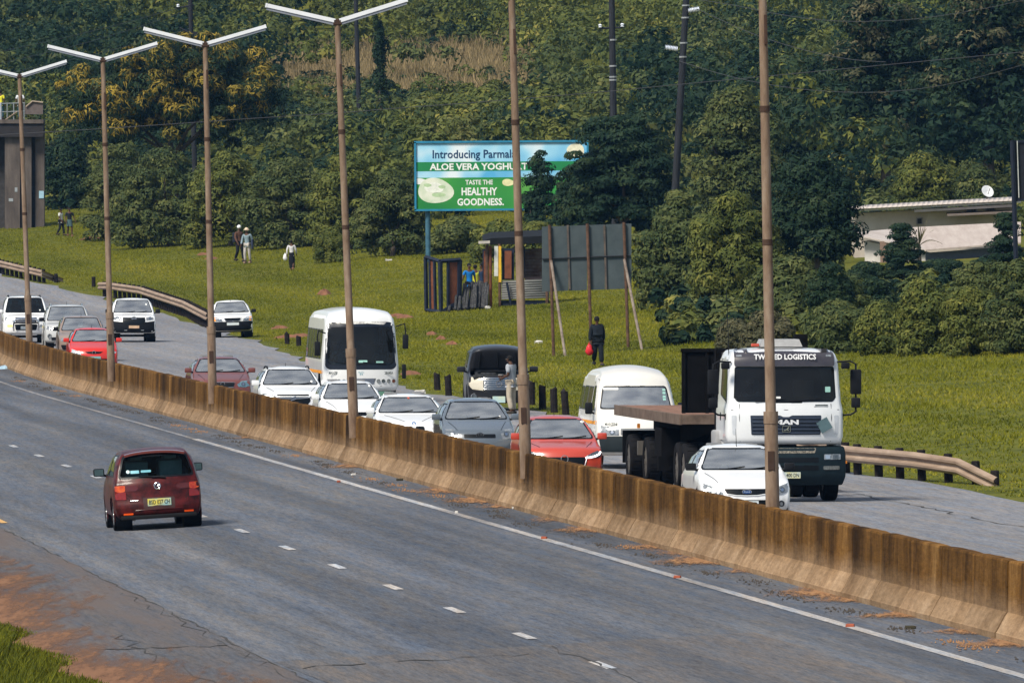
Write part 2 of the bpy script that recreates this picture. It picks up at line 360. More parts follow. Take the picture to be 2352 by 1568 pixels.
# median barrier
def concrete_mat():
    m = bpy.data.materials.new('stained_concrete'); m.use_nodes = True; n = m.node_tree; p = n.nodes['Principled BSDF']; L = n.links.new
    tc = n.nodes.new('ShaderNodeTexCoord'); oi = n.nodes.new('ShaderNodeObjectInfo')
    ad = n.nodes.new('ShaderNodeVectorMath'); ad.operation = 'ADD'
    cb = n.nodes.new('ShaderNodeCombineXYZ'); ml = n.nodes.new('ShaderNodeMath'); ml.operation = 'MULTIPLY'; ml.inputs[1].default_value = 97
    L(oi.outputs['Random'], ml.inputs[0]); L(ml.outputs[0], cb.inputs[0]); L(ml.outputs[0], cb.inputs[1]); L(tc.outputs['Object'], ad.inputs[0]); L(cb.outputs[0], ad.inputs[1])
    def nz(sc, s, d=6, rg=.7):
        mp = n.nodes.new('ShaderNodeMapping'); mp.inputs['Scale'].default_value = sc; L(ad.outputs[0], mp.inputs[0])
        z = n.nodes.new('ShaderNodeTexNoise'); z.inputs['Scale'].default_value = s; z.inputs['Detail'].default_value = d; z.inputs['Roughness'].default_value = rg; L(mp.outputs[0], z.inputs['Vector']); return z
    streak = nz((.4, .30, .10), 1.5, 9, .74); blot = nz((.6, .16, .7), 1.2, 5); fine = nz((1, .5, 3), 5, 4)
    rs = ramp(n.nodes, [(.30, (.018, .009, .003)), (.43, (.058, .029, .008)), (.55, (.15, .074, .019)), (.72, (.30, .17, .06))]); L(streak.outputs[0], rs.inputs[0])
    toe = ramp(n.nodes, [(.3, (.15, .092, .05)), (.55, (.30, .205, .125)), (.8, (.42, .31, .21))]); L(streak.outputs[0], toe.inputs[0])
    sp = n.nodes.new('ShaderNodeSeparateXYZ'); L(tc.outputs['Object'], sp.inputs[0])
    zz = n.nodes.new('ShaderNodeMath'); zz.operation = 'MULTIPLY_ADD'; zz.inputs[1].default_value = .55; L(blot.outputs[0], zz.inputs[0]); L(sp.outputs[2], zz.inputs[2])
    rz = ramp(n.nodes, [(.50, (1, 1, 1)), (.92, (0, 0, 0))]); L(zz.outputs[0], rz.inputs[0])
    x = n.nodes.new('ShaderNodeMix'); x.data_type = 'RGBA'; L(rz.outputs[0], x.inputs[0]); L(rs.outputs[0], x.inputs[6]); L(toe.outputs[0], x.inputs[7])
    v = ramp(n.nodes, [(0, (.80, .78, .76)), (.5, (.97, .95, .93)), (1, (1.14, 1.11, 1.08))]); L(oi.outputs['Random'], v.inputs[0])
    y = n.nodes.new('ShaderNodeMix'); y.data_type = 'RGBA'; y.blend_type = 'MULTIPLY'; y.inputs[0].default_value = 1; L(x.outputs[2], y.inputs[6]); L(v.outputs[0], y.inputs[7])
    f = ramp(n.nodes, [(.3, (.75, .75, .75)), (.7, (1.2, 1.2, 1.2))]); L(fine.outputs[0], f.inputs[0])
    y2 = n.nodes.new('ShaderNodeMix'); y2.data_type = 'RGBA'; y2.blend_type = 'MULTIPLY'; y2.inputs[0].default_value = 1; L(y.outputs[2], y2.inputs[6]); L(f.outputs[0], y2.inputs[7])
    L(y2.outputs[2], p.inputs['Base Color']); p.inputs['Roughness'].default_value = .95; p.inputs['Specular IOR Level'].default_value = .06
    b = n.nodes.new('ShaderNodeBump'); b.inputs['Strength'].default_value = .5; b.inputs['Distance'].default_value = .02; L(fine.outputs[0], b.inputs['Height']); L(b.outputs[0], p.inputs['Normal'])
    return m
M_CONC = concrete_mat()
bar = empty('median_barrier', (xb(190) + .3, 190, 0)); tag(bar, 'long stained concrete median barrier of cast panels between the carriageways', 'barrier')
PL = 3.9
prof = [(-.31, -.06), (-.305, .075), (-.29, .09), (-.165, .30), (-.12, .36), (-.085, 1.06), (-.07, 1.09), (.07, 1.09), (.085, 1.06), (.12, .36), (.165, .30), (.29, .09), (.305, .075), (.31, -.06)]
def panel_mesh(k):
    r = random.Random(50 + k); mb = MB(); g = .016; N = 6; n = len(prof); vs = []; fs = []
    for i in range(N + 1):
        yy = g + (PL - 2 * g) * i / N; sh = .035 if i in (0, N) else 0
        for (x, z) in prof:
            q = r.uniform(-.004, .004) if z > 1.0 else 0
            vs.append((x * (1 - sh), yy, z + q - (sh * .3 if z > .5 else 0)))
    for i in range(N):
        for j in range(n - 1): fs.append((i * n + j, i * n + j + 1, (i + 1) * n + j + 1, (i + 1) * n + j))
    fs += [tuple(range(n)), tuple(N * n + j for j in range(n))[::-1]]
    mb.add(vs, fs); me = mb.mesh('panel')
    b = bmesh.new(); b.from_mesh(me); bmesh.ops.recalc_face_normals(b, faces=b.faces); b.to_mesh(me); b.free()
    me.materials.append(M_CONC); return me
pms = [panel_mesh(k) for k in range(6)]
Y = 158.0; k = 0
while Y < 600:
    p = road_pt(.3, Y); q = road_pt(.3, Y + PL); d = q - p
    o = link('panel', pms[k % 6 if k % 7 else (k * 5) % 6], None, bar)
    o.location = Vector((p.x + rng.uniform(-.012, .012), p.y, p.z + rng.uniform(-.004, .003))) - bar.location; o.rotation_euler = (math.atan2(d.z, d.y), 0, math.atan2(-d.x, d.y))
    Y += PL * d.y / d.length; k += 1

# sand and litter along the barrier foot
M_SAND = M('orange_sand', stops=[(.3, (.17, .085, .04)), (.7, (.36, .20, .10))], rough=.95, scale=3, bump=.6)
def mound(p, a, b, h, seed, mat, name, parent=None, dirY=None):
    r = random.Random(seed); V = [(0, 0, h)]; Fc = []; N = 18; R_ = 4; ph = [r.uniform(0, 6) for _ in range(3)]
    for j in range(1, R_ + 1):
        for i in range(N):
            t = 2 * math.pi * i / N; s = j / R_; w_ = 1 + .22 * math.sin(3 * t + ph[0]) + .14 * math.sin(5 * t + ph[1]) + r.uniform(-.06, .06)
            V.append((a * s * w_ * math.cos(t), b * s * w_ * math.sin(t), h * (1 - s * s) * r.uniform(.7, 1.2) - (.02 if j == R_ else 0)))
    for i in range(N): Fc.append((0, 1 + i, 1 + (i + 1) % N))
    for j in range(R_ - 1):
        for i in range(N):
            q = 1 + j * N + i; q2 = 1 + j * N + (i + 1) % N; Fc.append((q, q + N, q2 + N, q2))
    o = MB().add(V, Fc).build(name, mat, parent, True); o.location = p; o.rotation_euler = (0, 0, math.radians(5)); return o
SP = [(560, 1005, .35, 3), (700, 1045, .3, 2.5), (770, 1072, .45, 4), (985, 1128, .45, 5), (1060, 1150, .5, 5), (1110, 1165, .4, 3), (1230, 1195, .35, 4), (1320, 1217, .45, 4), (1470, 1257, .4, 4), (1510, 1272, .35, 3), (1560, 1290, .55, 4), (1645, 1315, .35, 2.5), (1850, 1362, .5, 4), (1880, 1378, .45, 3), (2040, 1413, .55, 1.6), (2175, 1452, .45, 1.6), (2290, 1478, .5, 2.4)]
SLAB = ['left of the parked row', 'faint'] 
def drift(p, a, b, n, seed, mat, name, sz=(.012, .045)):
    r = random.Random(seed); V = []; Fc = []
    for q in range(n):
        x = r.gauss(0, a * .55); y = r.gauss(0, b * .6); s_ = r.uniform(*sz); ly = s_ * r.uniform(4, 11); h = max(0, .03 - .02 * (abs(x) / a + abs(y) / b)) + r.uniform(.006, .02); n0 = len(V)
        x -= y * .087
        for t in range(6): V.append((x + s_ * math.cos(t * 1.047) * r.uniform(.7, 1.2), y + ly * math.sin(t * 1.047) * r.uniform(.7, 1.2), 0.004))
        V.append((x, y, h)); Fc += [(n0 + t, n0 + (t + 1) % 6, n0 + 6) for t in range(6)]
    o = raw_mesh(name, V, Fc, mat); o.location = p; return o
M_SV = veil_mat('sand_veil', [(.3, (.19, .095, .045)), (.7, (.36, .20, .10))], (5, .45, 1))
YF2 = [184 + 1.25 * k for k in range(240)]; NU = 7; SK = [(at(dx, dy).y, b * .62, a) for dx, dy, a, b in SP]
o = strip('sand_drift', -1.12, -.01, YF2, .016, M_SV, NU, 'stuff')
cover(o, [-.30 + max(a * 1.75 * math.exp(-((Y - y0) / (w_ + .5)) ** 2) for y0, w_, a in SK) + .75 * (k / NU - .62) for Y in YF2 for k in range(NU + 1)]); tag(o, 'orange sand drifted along the barrier foot', kind='stuff')
r = random.Random(3)
for k in range(60):
    Yq_ = 185 + 280 * (k / 60) + r.uniform(-2, 2); tag(drift(road_pt(-.35 - r.random() * .35, Yq_), .25, 1.6, 40, 900 + k, M_SAND if r.random() < .35 else M('grit', (.06, .05, .042), .95), 'grit_drift', (.008, .026)), 'grit and dirt along the barrier foot', kind='stuff')
M_BRICKR = M('brick_red', (.33, .09, .05), .9)
for k, (dx, dy, wd, col, lab) in enumerate(((1250, 1237, .16, 'r', 'small red brick chip beside the white line, middle of three'), (1556, 1327, .18, 'r', 'red brick chip by the white line right of the middle'), (1953, 1439, .2, 'r', 'rightmost red brick chip lying on the shoulder'), (778, 1107, .12, 'r', 'tiny red chip on the near carriageway by the barrier sand'), (1049, 1178, .1, 'w', 'small pale stone lying on the white edge line'), (812, 1091, .16, 'w', 'white scrap of litter at the barrier foot'), (918, 1103, .22, 'k', 'dark rag of litter below the barrier, left of centre'), (2091, 1443, .24, 'k', 'clump of weed and dirt near the right end of the barrier'), (1180, 1168, .1, 'w', 'second pale stone between two sand patches'))):
    p = at(dx, dy); mb = MB(); r = random.Random(k); wd *= .65; mb.rbox((0, 0, .025), (wd, wd * .6, .045), .012)
    mb.v = [(x * r.uniform(.85, 1.1), y, z * r.uniform(.8, 1.2)) for x, y, z in mb.v]
    o = mb.build('brick_chip' if col == 'r' else 'litter', M_BRICKR if col == 'r' else M('pale_litter', (.6, .58, .55), .8) if col == 'w' else M('dark_litter', (.05, .045, .03), .9)); o.location = p; o.rotation_euler = (0, 0, r.uniform(-.4, .4)); tag(o, lab, 'debris')
o = mound(at(8, 846), .25, .6, .12, 9, M('blue_plastic', (.35, .5, .62), .4), 'litter'); tag(o, 'pale blue plastic bag at the barrier foot, far left', 'debris')

# lamp posts on the median
M_POLE = M('rusty_pole', stops=[(.3, (.12, .075, .05)), (.5, (.21, .145, .10)), (.72, (.31, .24, .18))], rough=.85, scale=1.6, stretch=(3, 3, .8))
M_PDARK = M('pole_rust_dark', (.06, .035, .025), .9)
M_LUM = M('luminaire_white', (.78, .8, .84), .35, var=.05)
M_LUMD = M('luminaire_shade', (.25, .27, .32), .6, var=.1)
LP = [((68, 785), (45, 182), 'first lamp post from the left, far end of the barrier'), ((255, 841), (237, 165), 'second lamp post from the left, in front of the red hatchback'), ((487, 888), (472, 124), 'third lamp post from the left, in front of the maroon sedan'), ((813, 960), (775, 62), 'fourth lamp post from the left, in front of the bus'), ((1207, 1046), (1171, -130), 'fifth lamp post, rising past the yoghurt billboard'), ((1773, 1168), (1740, -420), 'nearest lamp post, in front of the white lorry cab')]
for i, (bp, tp, lab) in enumerate(LP):
    b = at(*bp, 1.05); Yp = b.y; b = road_pt(.3, Yp); b.x = px_ray(*bp).x * Yp
    Hh = 10.15; d = px_ray(*tp); t = Vector((d.x * Yp, Yp, b.z + Hh)); lean = (t.x - b.x) / Hh
    r_ = empty('lamp_post', (b.x, b.y, b.z)); r_.rotation_euler = (0, lean, math.radians(5)); tag(r_, lab, 'lamp post', 'lamp posts along the median')
    mb = MB(); mb.tube([(0, 0, .6), (0, 0, 2.5), (0, 0, 2.62), (0, 0, 5.4), (0, 0, 7.9), (0, 0, Hh)], [.118, .112, .088, .082, .074, .066], 12, True); mb.build('pole', M_POLE, r_, True)
    for zc in (5.4, 7.6): MB().tube([(0, 0, zc), (0, 0, zc + .1)], .086, 12).build('collar', M_PDARK, r_, True)
    MB().tube([(0, 0, 2.46), (0, 0, 2.66)], .122, 12).build('collar', M_POLE, r_, True)
    MB().rbox((0, 0, Hh + .02), (.2, .16, .14), .02).build('bracket', M_PDARK, r_)
    MB().rbox((-.02, -.105, 1.85), (.11, .03, .32), .01).build('access_door', M_PDARK, r_); MB().rbox((.03, -.07, Hh - .9 - .3 * (i % 2)), (.05, .05, .5), .01).build('stain_plate', M_PDARK, r_)
    for sx in (-1, 1):
        a = Vector((sx * .05, 0, Hh + .05)); e = Vector((sx * 1.62, 0, Hh + .47)); dd = (e - a); ang = math.atan2(dd.z, dd.x)
        R = Matrix.Rotation(-ang, 3, 'Y'); c = (a + e) / 2
        mb = MB(); mb.box(c, (dd.length, .16, .09), R); lo_ = mb.build('luminaire', M_LUM, r_)
        mb = MB(); mb.box(c - (R @ Vector((0, 0, .075 if dd.x > 0 else -.075))), (dd.length * .97, .12, .06), R); mb.build('lens', M_LUMD, lo_)
        mb = MB(); mb.box(e, (.03, .17, .1), R); mb.build('end_cap', M_LUM, lo_)

# guard rails
M_RAIL = M('dusty_galvanised', stops=[(.3, (.22, .15, .105)), (.6, (.35, .26, .195)), (.8, (.46, .37, .30))], rough=.7, scale=1.3, stretch=(1, .5, 5))
M_POST = M('dark_timber', stops=[(.3, (.010, .009, .011)), (.7, (.035, .03, .03))], rough=.95, spec=.05, scale=7)
wprof = [(0, -.155), (-.045, -.13), (-.075, -.10), (-.075, -.06), (-.012, -.02), (-.012, .02), (-.075, .06), (-.075, .10), (-.045, .13), (0, .155)]
def beam(pts, parent, name='rail_beam'):
    n = len(wprof); vs = []; fs = []
    for i, p in enumerate(pts):
        d = Vector(pts[min(i + 1, len(pts) - 1)]) - Vector(pts[max(0, i - 1)]); d.z = 0; d.normalize(); nr = Vector((-d.y, d.x, 0))
        if nr.x > 0: nr = -nr
        for th in (0, 1):
            for (a, z) in wprof: vs.append(Vector(p) + nr * (-a * 1.0 - th * .012) + Vector((0, 0, z * 1.15)))
    for i in range(len(pts) - 1):
        for th in (0, 1):
            for j in range(n - 1):
                q = (2 * i + th) * n + j; fs.append((q, q + 1, q + 1 + 2 * n, q + 2 * n))
        for j in (0, n - 1):
            q = 2 * i * n + j; fs.append((q, q + n, q + 3 * n, q + 2 * n))
    return MB().add(vs, fs).build(name, M_RAIL, parent)
def rail(gp, tops, label, cut=3.8, spacing=2.0):
    P = [g + Vector((0, 0, h)) for g, h in zip(gp, tops)]
    root = empty('guard_rail', gp[0]); tag(root, label, 'guard rail', 'guard rails along the far verge')
    dense = []; acc = []
    for a, b in zip(P, P[1:]):
        n = max(1, int((b - a).length / .65))
        dense += [a.lerp(b, i / n) for i in range(n)]
    dense.append(P[-1]); i = 0; step = 6
    while i < len(dense) - 1:
        seg = dense[i:i + step + 1]
        if len(seg) > 1: beam([s - root.location for s in seg], root)
        i += step
    L_ = 0.0; nxt = .5; k = 0
    for a, b in zip(dense, dense[1:]):
        L_ += (b - a).length
        if L_ >= nxt:
            g = zg(b.x, b.y); d = (b - a).normalized(); nr = Vector((d.y, -d.x, 0)); nr = nr if nr.x > 0 else -nr
            top = b.z + .22; 
            if top - g > .25:
                mb = MB(); c = b + nr * .17 - root.location
                mb.tube([(c.x, c.y, g - root.location.z - .2), (c.x, c.y, top - root.location.z - .02), (c.x, c.y, top - root.location.z)], [.095, .092, .08], 10); mb.build('post', M_POST, root)
                mb = MB(); mb.box(b + nr * .05 - root.location, (.1, .12, .16)); mb.build('spacer_block', M_POST, root)
            nxt += spacing; k += 1
    return root
def G(*a): return at(*a)
g = [G(1760, 1042), G(1937, 1088), G(2100, 1101), G(2203, 1107), G(2290, 1112)]
rail(g, [.46, .46, .43, .34, -.02], 'pale guard rail bending down into the grass beyond the lorry')
g = [G(228, 679), G(250, 682), G(322, 694), G(422, 727), G(478, 757)]
rail(g, [.5, .56, .58, .56, .55], 'guard rail between the two white pickups on the far verge')
g = [G(-60, 612), G(0, 629), G(97, 649), G(147, 645)]
rail(g, [.55, .55, .48, -.05], 'farthest guard rail at the left edge, dipping into the grass')
SPOST = [(215, 657, .5, 'lone dark stub post left of the middle guard rail'), (660, 788, .42, 'left stub post of the pair just left of the bus'), (686, 792, .36, 'right stub post of the pair just left of the bus'), (1005, 893, .5, 'left stub post of the pair beside the black van'), (1031, 908, .62, 'right stub post of the pair beside the black van'), (1221, 927, .66, 'stub post nearest the man at the black van'), (1246, 937, .66, 'second stub post right of the man in grey'), (1273, 944, .66, 'third stub post right of the man in grey'), (1300, 950, .66, 'fourth stub post, nearest the white minibus')]
for k, (dx, dy, h, lab) in enumerate(SPOST):
    p = at(dx, dy); mb = MB(); r = random.Random(k)
    mb.tube([(0, 0, -.2), (r.uniform(-.02, .02), 0, h - .02), (r.uniform(-.03, .03), 0, h)], [.105, .1, .085], 10); o = mb.build('stub_post', M_POST); o.location = p; o.rotation_euler = (0, r.uniform(-.04, .04), 0); tag(o, lab, 'post', 'stub posts along the verge')
# ================================================================== vehicle kit
def chaikin(p, n=2):
    for _ in range(n):
        q = [p[0]]
        for a, b in zip(p, p[1:]):
            q += [(a[0] * .75 + b[0] * .25, a[1] * .75 + b[1] * .25), (a[0] * .25 + b[0] * .75, a[1] * .25 + b[1] * .75)]
        q.append(p[-1]); p = q
    return p
def resample(p, d):
    out = [p[0]]
    for a, b in zip(p, p[1:]):
        L_ = math.dist(a, b); n = max(1, int(round(L_ / d)))
        for i in range(1, n + 1): out.append((a[0] + (b[0] - a[0]) * i / n, a[1] + (b[1] - a[1]) * i / n))
    o2 = [out[0]]
    for q in out[1:]:
        if math.dist(q, o2[-1]) > d * .35: o2.append(q)
    return o2
def inside(poly, x, y):
    c = False; j = len(poly) - 1
    for i in range(len(poly)):
        xi, yi = poly[i]; xj, yj = poly[j]
        if (yi > y) != (yj > y) and x < (xj - xi) * (y - yi) / (yj - yi) + xi: c = not c
        j = i
    return c
def roundpoly(p, r, n=4):                     # closed polygon with rounded corners
    out = []
    N = len(p)
    for i in range(N):
        a, b, c = Vector(p[i - 1]), Vector(p[i]), Vector(p[(i + 1) % N])
        rr = min(r, (a - b).length * .45, (c - b).length * .45)
        s = b + (a - b).normalized() * rr; e = b + (c - b).normalized() * rr
        for k in range(n + 1):
            t = k / n; q = s * (1 - t) ** 2 + b * 2 * t * (1 - t) + e * t * t; out.append((q.x, q.y))
    return out
def rect(h, z, w_, hh, r=.01): return roundpoly([(h - w_ / 2, z - hh / 2), (h + w_ / 2, z - hh / 2), (h + w_ / 2, z + hh / 2), (h - w_ / 2, z + hh / 2)], r, 3)
def disc(h, z, r, n=14, rz=None): return [(h + r * math.cos(2 * math.pi * i / n), z + (rz or r) * math.sin(2 * math.pi * i / n)) for i in range(n)]
def mir(p): return [(-x, y) for x, y in p][::-1]

class Body:
    """A smooth shell: side outline swept across the width, with tumblehome, bowed ends and rounded shoulders."""
    def __init__(s, L, W, sil, sec, fx=.16, rx=.14, crown=.035, r=.055, plan=.05, d=.05, ch=2):
        s.L, s.W, s.sec, s.fx, s.rx, s.crown, s.r, s.plan = L, W, sec, fx, rx, crown, r, plan
        s.sil = resample(chaikin(sil, ch), d); s.top = max(z for x, z in sil); s.bot = min(z for x, z in sil)
        P = s.sil; n = len(P); vs = []; fs = []
        nrm = []
        for i in range(n):
            a, b = P[max(0, i - 1)], P[min(n - 1, i + 1)]; dx, dz = b[0] - a[0], b[1] - a[1]; l = math.hypot(dx, dz) or 1
            nrm.append((dz / l, -dx / l))     # inward for a front-over-top walk
        vv = [0, .16, .32, .48, .62, .75, .86, .94, 1.0]; ang = [.33, .66, 1.0]
        cols = len(vv) + len(ang)
        half = []
        for i in range(n):
            row = []
            for v in vv:
                x, z = s.warp(*P[i], v); w_ = s.width(*P[i]) - r; row.append((x, w_ * v, z))
            for t in ang:
                x, z = s.warp(*P[i], 1); q = t * math.pi / 2; o = r * (1 - math.cos(q))
                row.append((x + nrm[i][0] * o, s.width(*P[i]) - r + r * math.sin(q), z + nrm[i][1] * o))
            half.append(row)
        s.half = half
        idx = {}
        for sg in (1, -1):
            for i in range(n):
                for k in range(cols):
                    if k == 0 and sg < 0: idx[(sg, i, k)] = idx[(1, i, 0)]; continue
                    x, y, z = half[i][k]; idx[(sg, i, k)] = len(vs); vs.append((x, sg * y, z))
            for i in range(n - 1):
                for k in range(cols - 1):
                    q = (idx[(sg, i, k)], idx[(sg, i + 1, k)], idx[(sg, i + 1, k + 1)], idx[(sg, i, k + 1)])
                    fs.append(q if sg > 0 else q[::-1])
        # sides
        loop = [(half[i][-1][0], half[i][-1][2]) for i in range(n)]
        inner = []; g = .07
        xs0, xs1 = 0, L; zz = s.bot + g * .5
        while zz < s.top:
            xx = xs0 + g * .5
            while xx < xs1:
                if inside(loop, xx, zz) and min(math.dist((xx, zz), q) for q in loop) > .035: inner.append((xx, zz))
                xx += g
            zz += g
        pts = loop + inner; nl = len(loop)
        cv, ce, cf, ov, oe, of = geometry.delaunay_2d_cdt([Vector(q) for q in pts], [(i, (i + 1) % nl) for i in range(nl)], [], 1, 1e-5)
        for sg in (1, -1):
            mp = {}
            for j, c in enumerate(cv):
                o = [q for q in ov[j] if q < nl]
                if o: mp[j] = idx[(sg, o[0], cols - 1)]
                else: mp[j] = len(vs); vs.append((c.x, sg * s.width(c.x, c.y), c.y))
            for f in cf:
                q = tuple(mp[k] for k in f)
                if len(set(q)) == 3: fs.append(q if sg > 0 else q[::-1])
        # underside
        rowA = [idx[(-1, 0, k)] for k in range(cols - 1, 0, -1)] + [idx[(1, 0, k)] for k in range(cols)]
        rowB = [idx[(-1, n - 1, k)] for k in range(cols - 1, 0, -1)] + [idx[(1, n - 1, k)] for k in range(cols)]
        for k in range(len(rowA) - 1): fs.append((rowA[k], rowA[k + 1], rowB[k + 1], rowB[k]))
        s.v, s.f = vs, fs
        s.bvh = BVHTree.FromPolygons([Vector(q) for q in vs], fs)
        s.cut = []
    def warp(s, x, z, v):
        h = s.L / 2; a = max(0, 1 - x / h); b = max(0, (x - h) / h); f = max(0, (z - s.bot) / (s.top - s.bot))
        return x + s.fx * (a ** 1.6) * v ** 2.4 - s.rx * (b ** 1.8) * v ** 2.4, z - s.crown * f * v * v
    def width(s, x, z):
        h = s.L / 2; t = (x - h) / h
        return s.W * lerp_tab(s.sec, z) * (1 - s.plan * abs(t) ** 3.5)
    def cast(s, side, a, b):
        if side == 'front': o, d = Vector((-3, -a, b)), Vector((1, 0, 0))
        elif side == 'rear': o, d = Vector((s.L + 3, a, b)), Vector((-1, 0, 0))
        elif side == 'left': o, d = Vector((a, 5, b)), Vector((0, -1, 0))     # image-left of a car facing us
        elif side == 'right': o, d = Vector((a, -5, b)), Vector((0, 1, 0))
        else: o, d = Vector((a, -b, 8)), Vector((0, 0, -1))
        h = s.bvh.ray_cast(o, d); return (h[0] if h[0] is not None else None), d
    def patch(s, outline, side, off, mat, name, parent, hole=None, g=.06, skirt=True):
        def dens(p):
            q = []
            for a, b in zip(p, p[1:] + p[:1]):
                n = max(1, int(math.dist(a, b) / g))
                q += [(a[0] + (b[0] - a[0]) * i / n, a[1] + (b[1] - a[1]) * i / n) for i in range(n)]
            return q
        o = dens(outline); hd = dens(hole) if hole else []
        pts = o + hd; E_ = [(i, (i + 1) % len(o)) for i in range(len(o))] + [(len(o) + i, len(o) + (i + 1) % len(hd)) for i in range(len(hd))]
        xs = [p[0] for p in o]; ys_ = [p[1] for p in o]; y = min(ys_) + g / 2
        while y < max(ys_):
            x = min(xs) + g / 2
            while x < max(xs):
                if inside(outline, x, y) and not (hole and inside(hole, x, y)) and min(math.dist((x, y), q) for q in pts[:len(o) + len(hd)]) > g * .4: pts.append((x, y))
                x += g
            y += g
        cv, ce, cf, *_ = geometry.delaunay_2d_cdt([Vector(p) for p in pts], E_, [], 1, 1e-5)
        P = []; last = None; miss = []
        for k, c in enumerate(cv):
            h, d = s.cast(side, c.x, c.y)
            if h is None: miss.append(k); P.append(None)
            else: P.append(h - d * off)
        good = [k for k in range(len(P)) if P[k] is not None]
        if not good: return None
        for k in miss:
            j = min(good, key=lambda q: (cv[q] - cv[k]).length); q = P[j].copy(); dv = cv[k] - cv[j]
            if side == 'front': q += Vector((0, -dv.x, dv.y))
            elif side == 'rear': q += Vector((0, dv.x, dv.y))
            elif side in ('left', 'right'): q += Vector((dv.x, 0, dv.y))
            else: q += Vector((dv.x, -dv.y, 0))
            P[k] = q
        fs = [f for f in cf if len(f) == 3 and not (hole and inside(hole, *(sum((cv[k] for k in f), Vector((0, 0))) / 3)))]
        b = bmesh.new(); bv = [b.verts.new(p) for p in P]
        for f in fs:
            try: b.faces.new([bv[k] for k in f])
            except ValueError: pass
        b.normal_update()
        tot = sum((f.normal * f.calc_area() for f in b.faces), Vector())
        if tot.dot(-d) < 0: bmesh.ops.reverse_faces(b, faces=b.faces)
        if skirt:
            be = [e for e in b.edges if len(e.link_faces) == 1]
            r_ = bmesh.ops.extrude_edge_only(b, edges=be)
            for v in [q for q in r_['geom'] if isinstance(q, bmesh.types.BMVert)]: v.co += d * (off + .012)
        bmesh.ops.delete(b, geom=[v for v in b.verts if not v.link_faces], context='VERTS')
        me = bpy.data.meshes.new(name); b.to_mesh(me); b.free()
        o = link(name, me, mat, parent, True); me.set_sharp_from_angle(angle=math.radians(45)); return o
    def window(s, outline, side, mats, name, parent, band=.035, shrink=.9):
        """glass pane with a dark surround; the shell is opened behind it"""
        cx = sum(p[0] for p in outline) / len(outline); cy = sum(p[1] for p in outline) / len(outline)
        w_ = max(p[0] for p in outline) - cx; h_ = max(p[1] for p in outline) - cy
        inn = [(cx + (x - cx) * (1 - band / max(w_, .05)), cy + (y - cy) * (1 - band / max(h_, .05))) for x, y in outline]
        s.cut.append((side, [(cx + (x - cx) * (1 - band * .5 / w_), cy + (y - cy) * (1 - band * .5 / h_)) for x, y in outline]))
        g_ = s.patch(inn, side, .004, mats[0], name, parent, skirt=False, g=.12)
        s.patch(outline, side, .006, mats[1], 'surround', g_, hole=inn)
        return g_
    def build(s, name, mat, parent, arches=()):
        keep = []
        for f in s.f:
            c = sum((Vector(s.v[k]) for k in f), Vector()) / len(f); bad = False
            for (side, poly) in s.cut:
                if side == 'front': q = (-c.y, c.z) if c.x < s.L * .55 else None
                elif side == 'rear': q = (c.y, c.z) if c.x > s.L * .55 else None
                elif side == 'left': q = (c.x, c.z) if c.y > s.W * .45 else None
                else: q = (c.x, c.z) if c.y < -s.W * .45 else None
                if q and side in ('front', 'rear') and abs(c.y) > s.width(c.x, c.z) * .97: q = None
                if q and inside(poly, *q): bad = True; break
            for (ax, az, ar) in arches:
                if abs(c.y) > s.W * .55 and (c.x - ax) ** 2 + (c.z - az) ** 2 < ar * ar: bad = True
            if not bad: keep.append(f)
        b = bmesh.new(); bv = [b.verts.new(p) for p in s.v]
        for f in keep:
            try: b.faces.new([bv[k] for k in f])
            except ValueError: pass
        bmesh.ops.delete(b, geom=[v for v in b.verts if not v.link_faces], context='VERTS')
        bmesh.ops.recalc_face_normals(b, faces=b.faces)
        me = bpy.data.meshes.new(name); b.to_mesh(me); b.free()
        o = link(name, me, mat, parent, True); me.set_sharp_from_angle(angle=math.radians(38)); return o

M_TYRE = M('tyre_rubber', (.011, .011, .013), .9, spec=.08, var=.3, scale=9)
M_RIM = M('alloy_rim', (.42, .43, .45), .35, .8, var=.15)
M_STEEL = M('steel_rim', (.12, .11, .10), .6, .3)
M_BLK = M('black_plastic', (.010, .011, .014), .6, spec=.12, var=.25, scale=8)
M_FRIT = M('black_trim', (.006, .008, .011), .4, spec=.15, var=.2)
M_DARKIN = M('dark_cabin', (.05, .053, .058), .8, spec=.1, var=.25)
M_SEAT = M('seat_cloth', (.16, .165, .175), .9, var=.2)
M_CHROME = M('chrome', (.72, .74, .77), .12, 1.0, var=.08)
M_LAMP = M('lamp_glass', (.27, .29, .31), .12, .35, var=.5, scale=22, coat=1)
M_LAMPD = M('lamp_housing', (.10, .12, .14), .15, .3, var=.4, scale=20, coat=1)
M_AMB = M('amber_lens', (.85, .28, .03), .2, var=.1, coat=.6, emit=(1, .3, .02), es=.25)
M_RED = M('red_lens', (.20, .010, .008), .15, var=.2, scale=15, coat=.8)
M_BEAM = M('lit_lamp', (1, .98, .9), .2, var=.02, emit=(1, .96, .85), es=3.2)
M_DRL = M('day_light', (.95, .97, 1), .2, var=.02, emit=(.9, .95, 1), es=2.2)
M_PLATE = M('plate_white', stops=[(.3, (.55, .62, .66)), (.7, (.68, .72, .7))], rough=.4)
M_PLATEY = M('plate_yellow', stops=[(.4, (.25, .52, .62)), (.6, (.72, .62, .12))], rough=.4, scale=1)
M_INK = M('dark_ink', (.02, .025, .03), .5)
GL = glass('tinted_glass', (.74, .82, .82), 2.1, .26, .8)  # reflected sky put into the windscreens as a strong pale diffuse share
GL2 = glass('dark_glass', (.07, .16, .19), 1.4, .0, .03)
M_WIPER = M_BLK
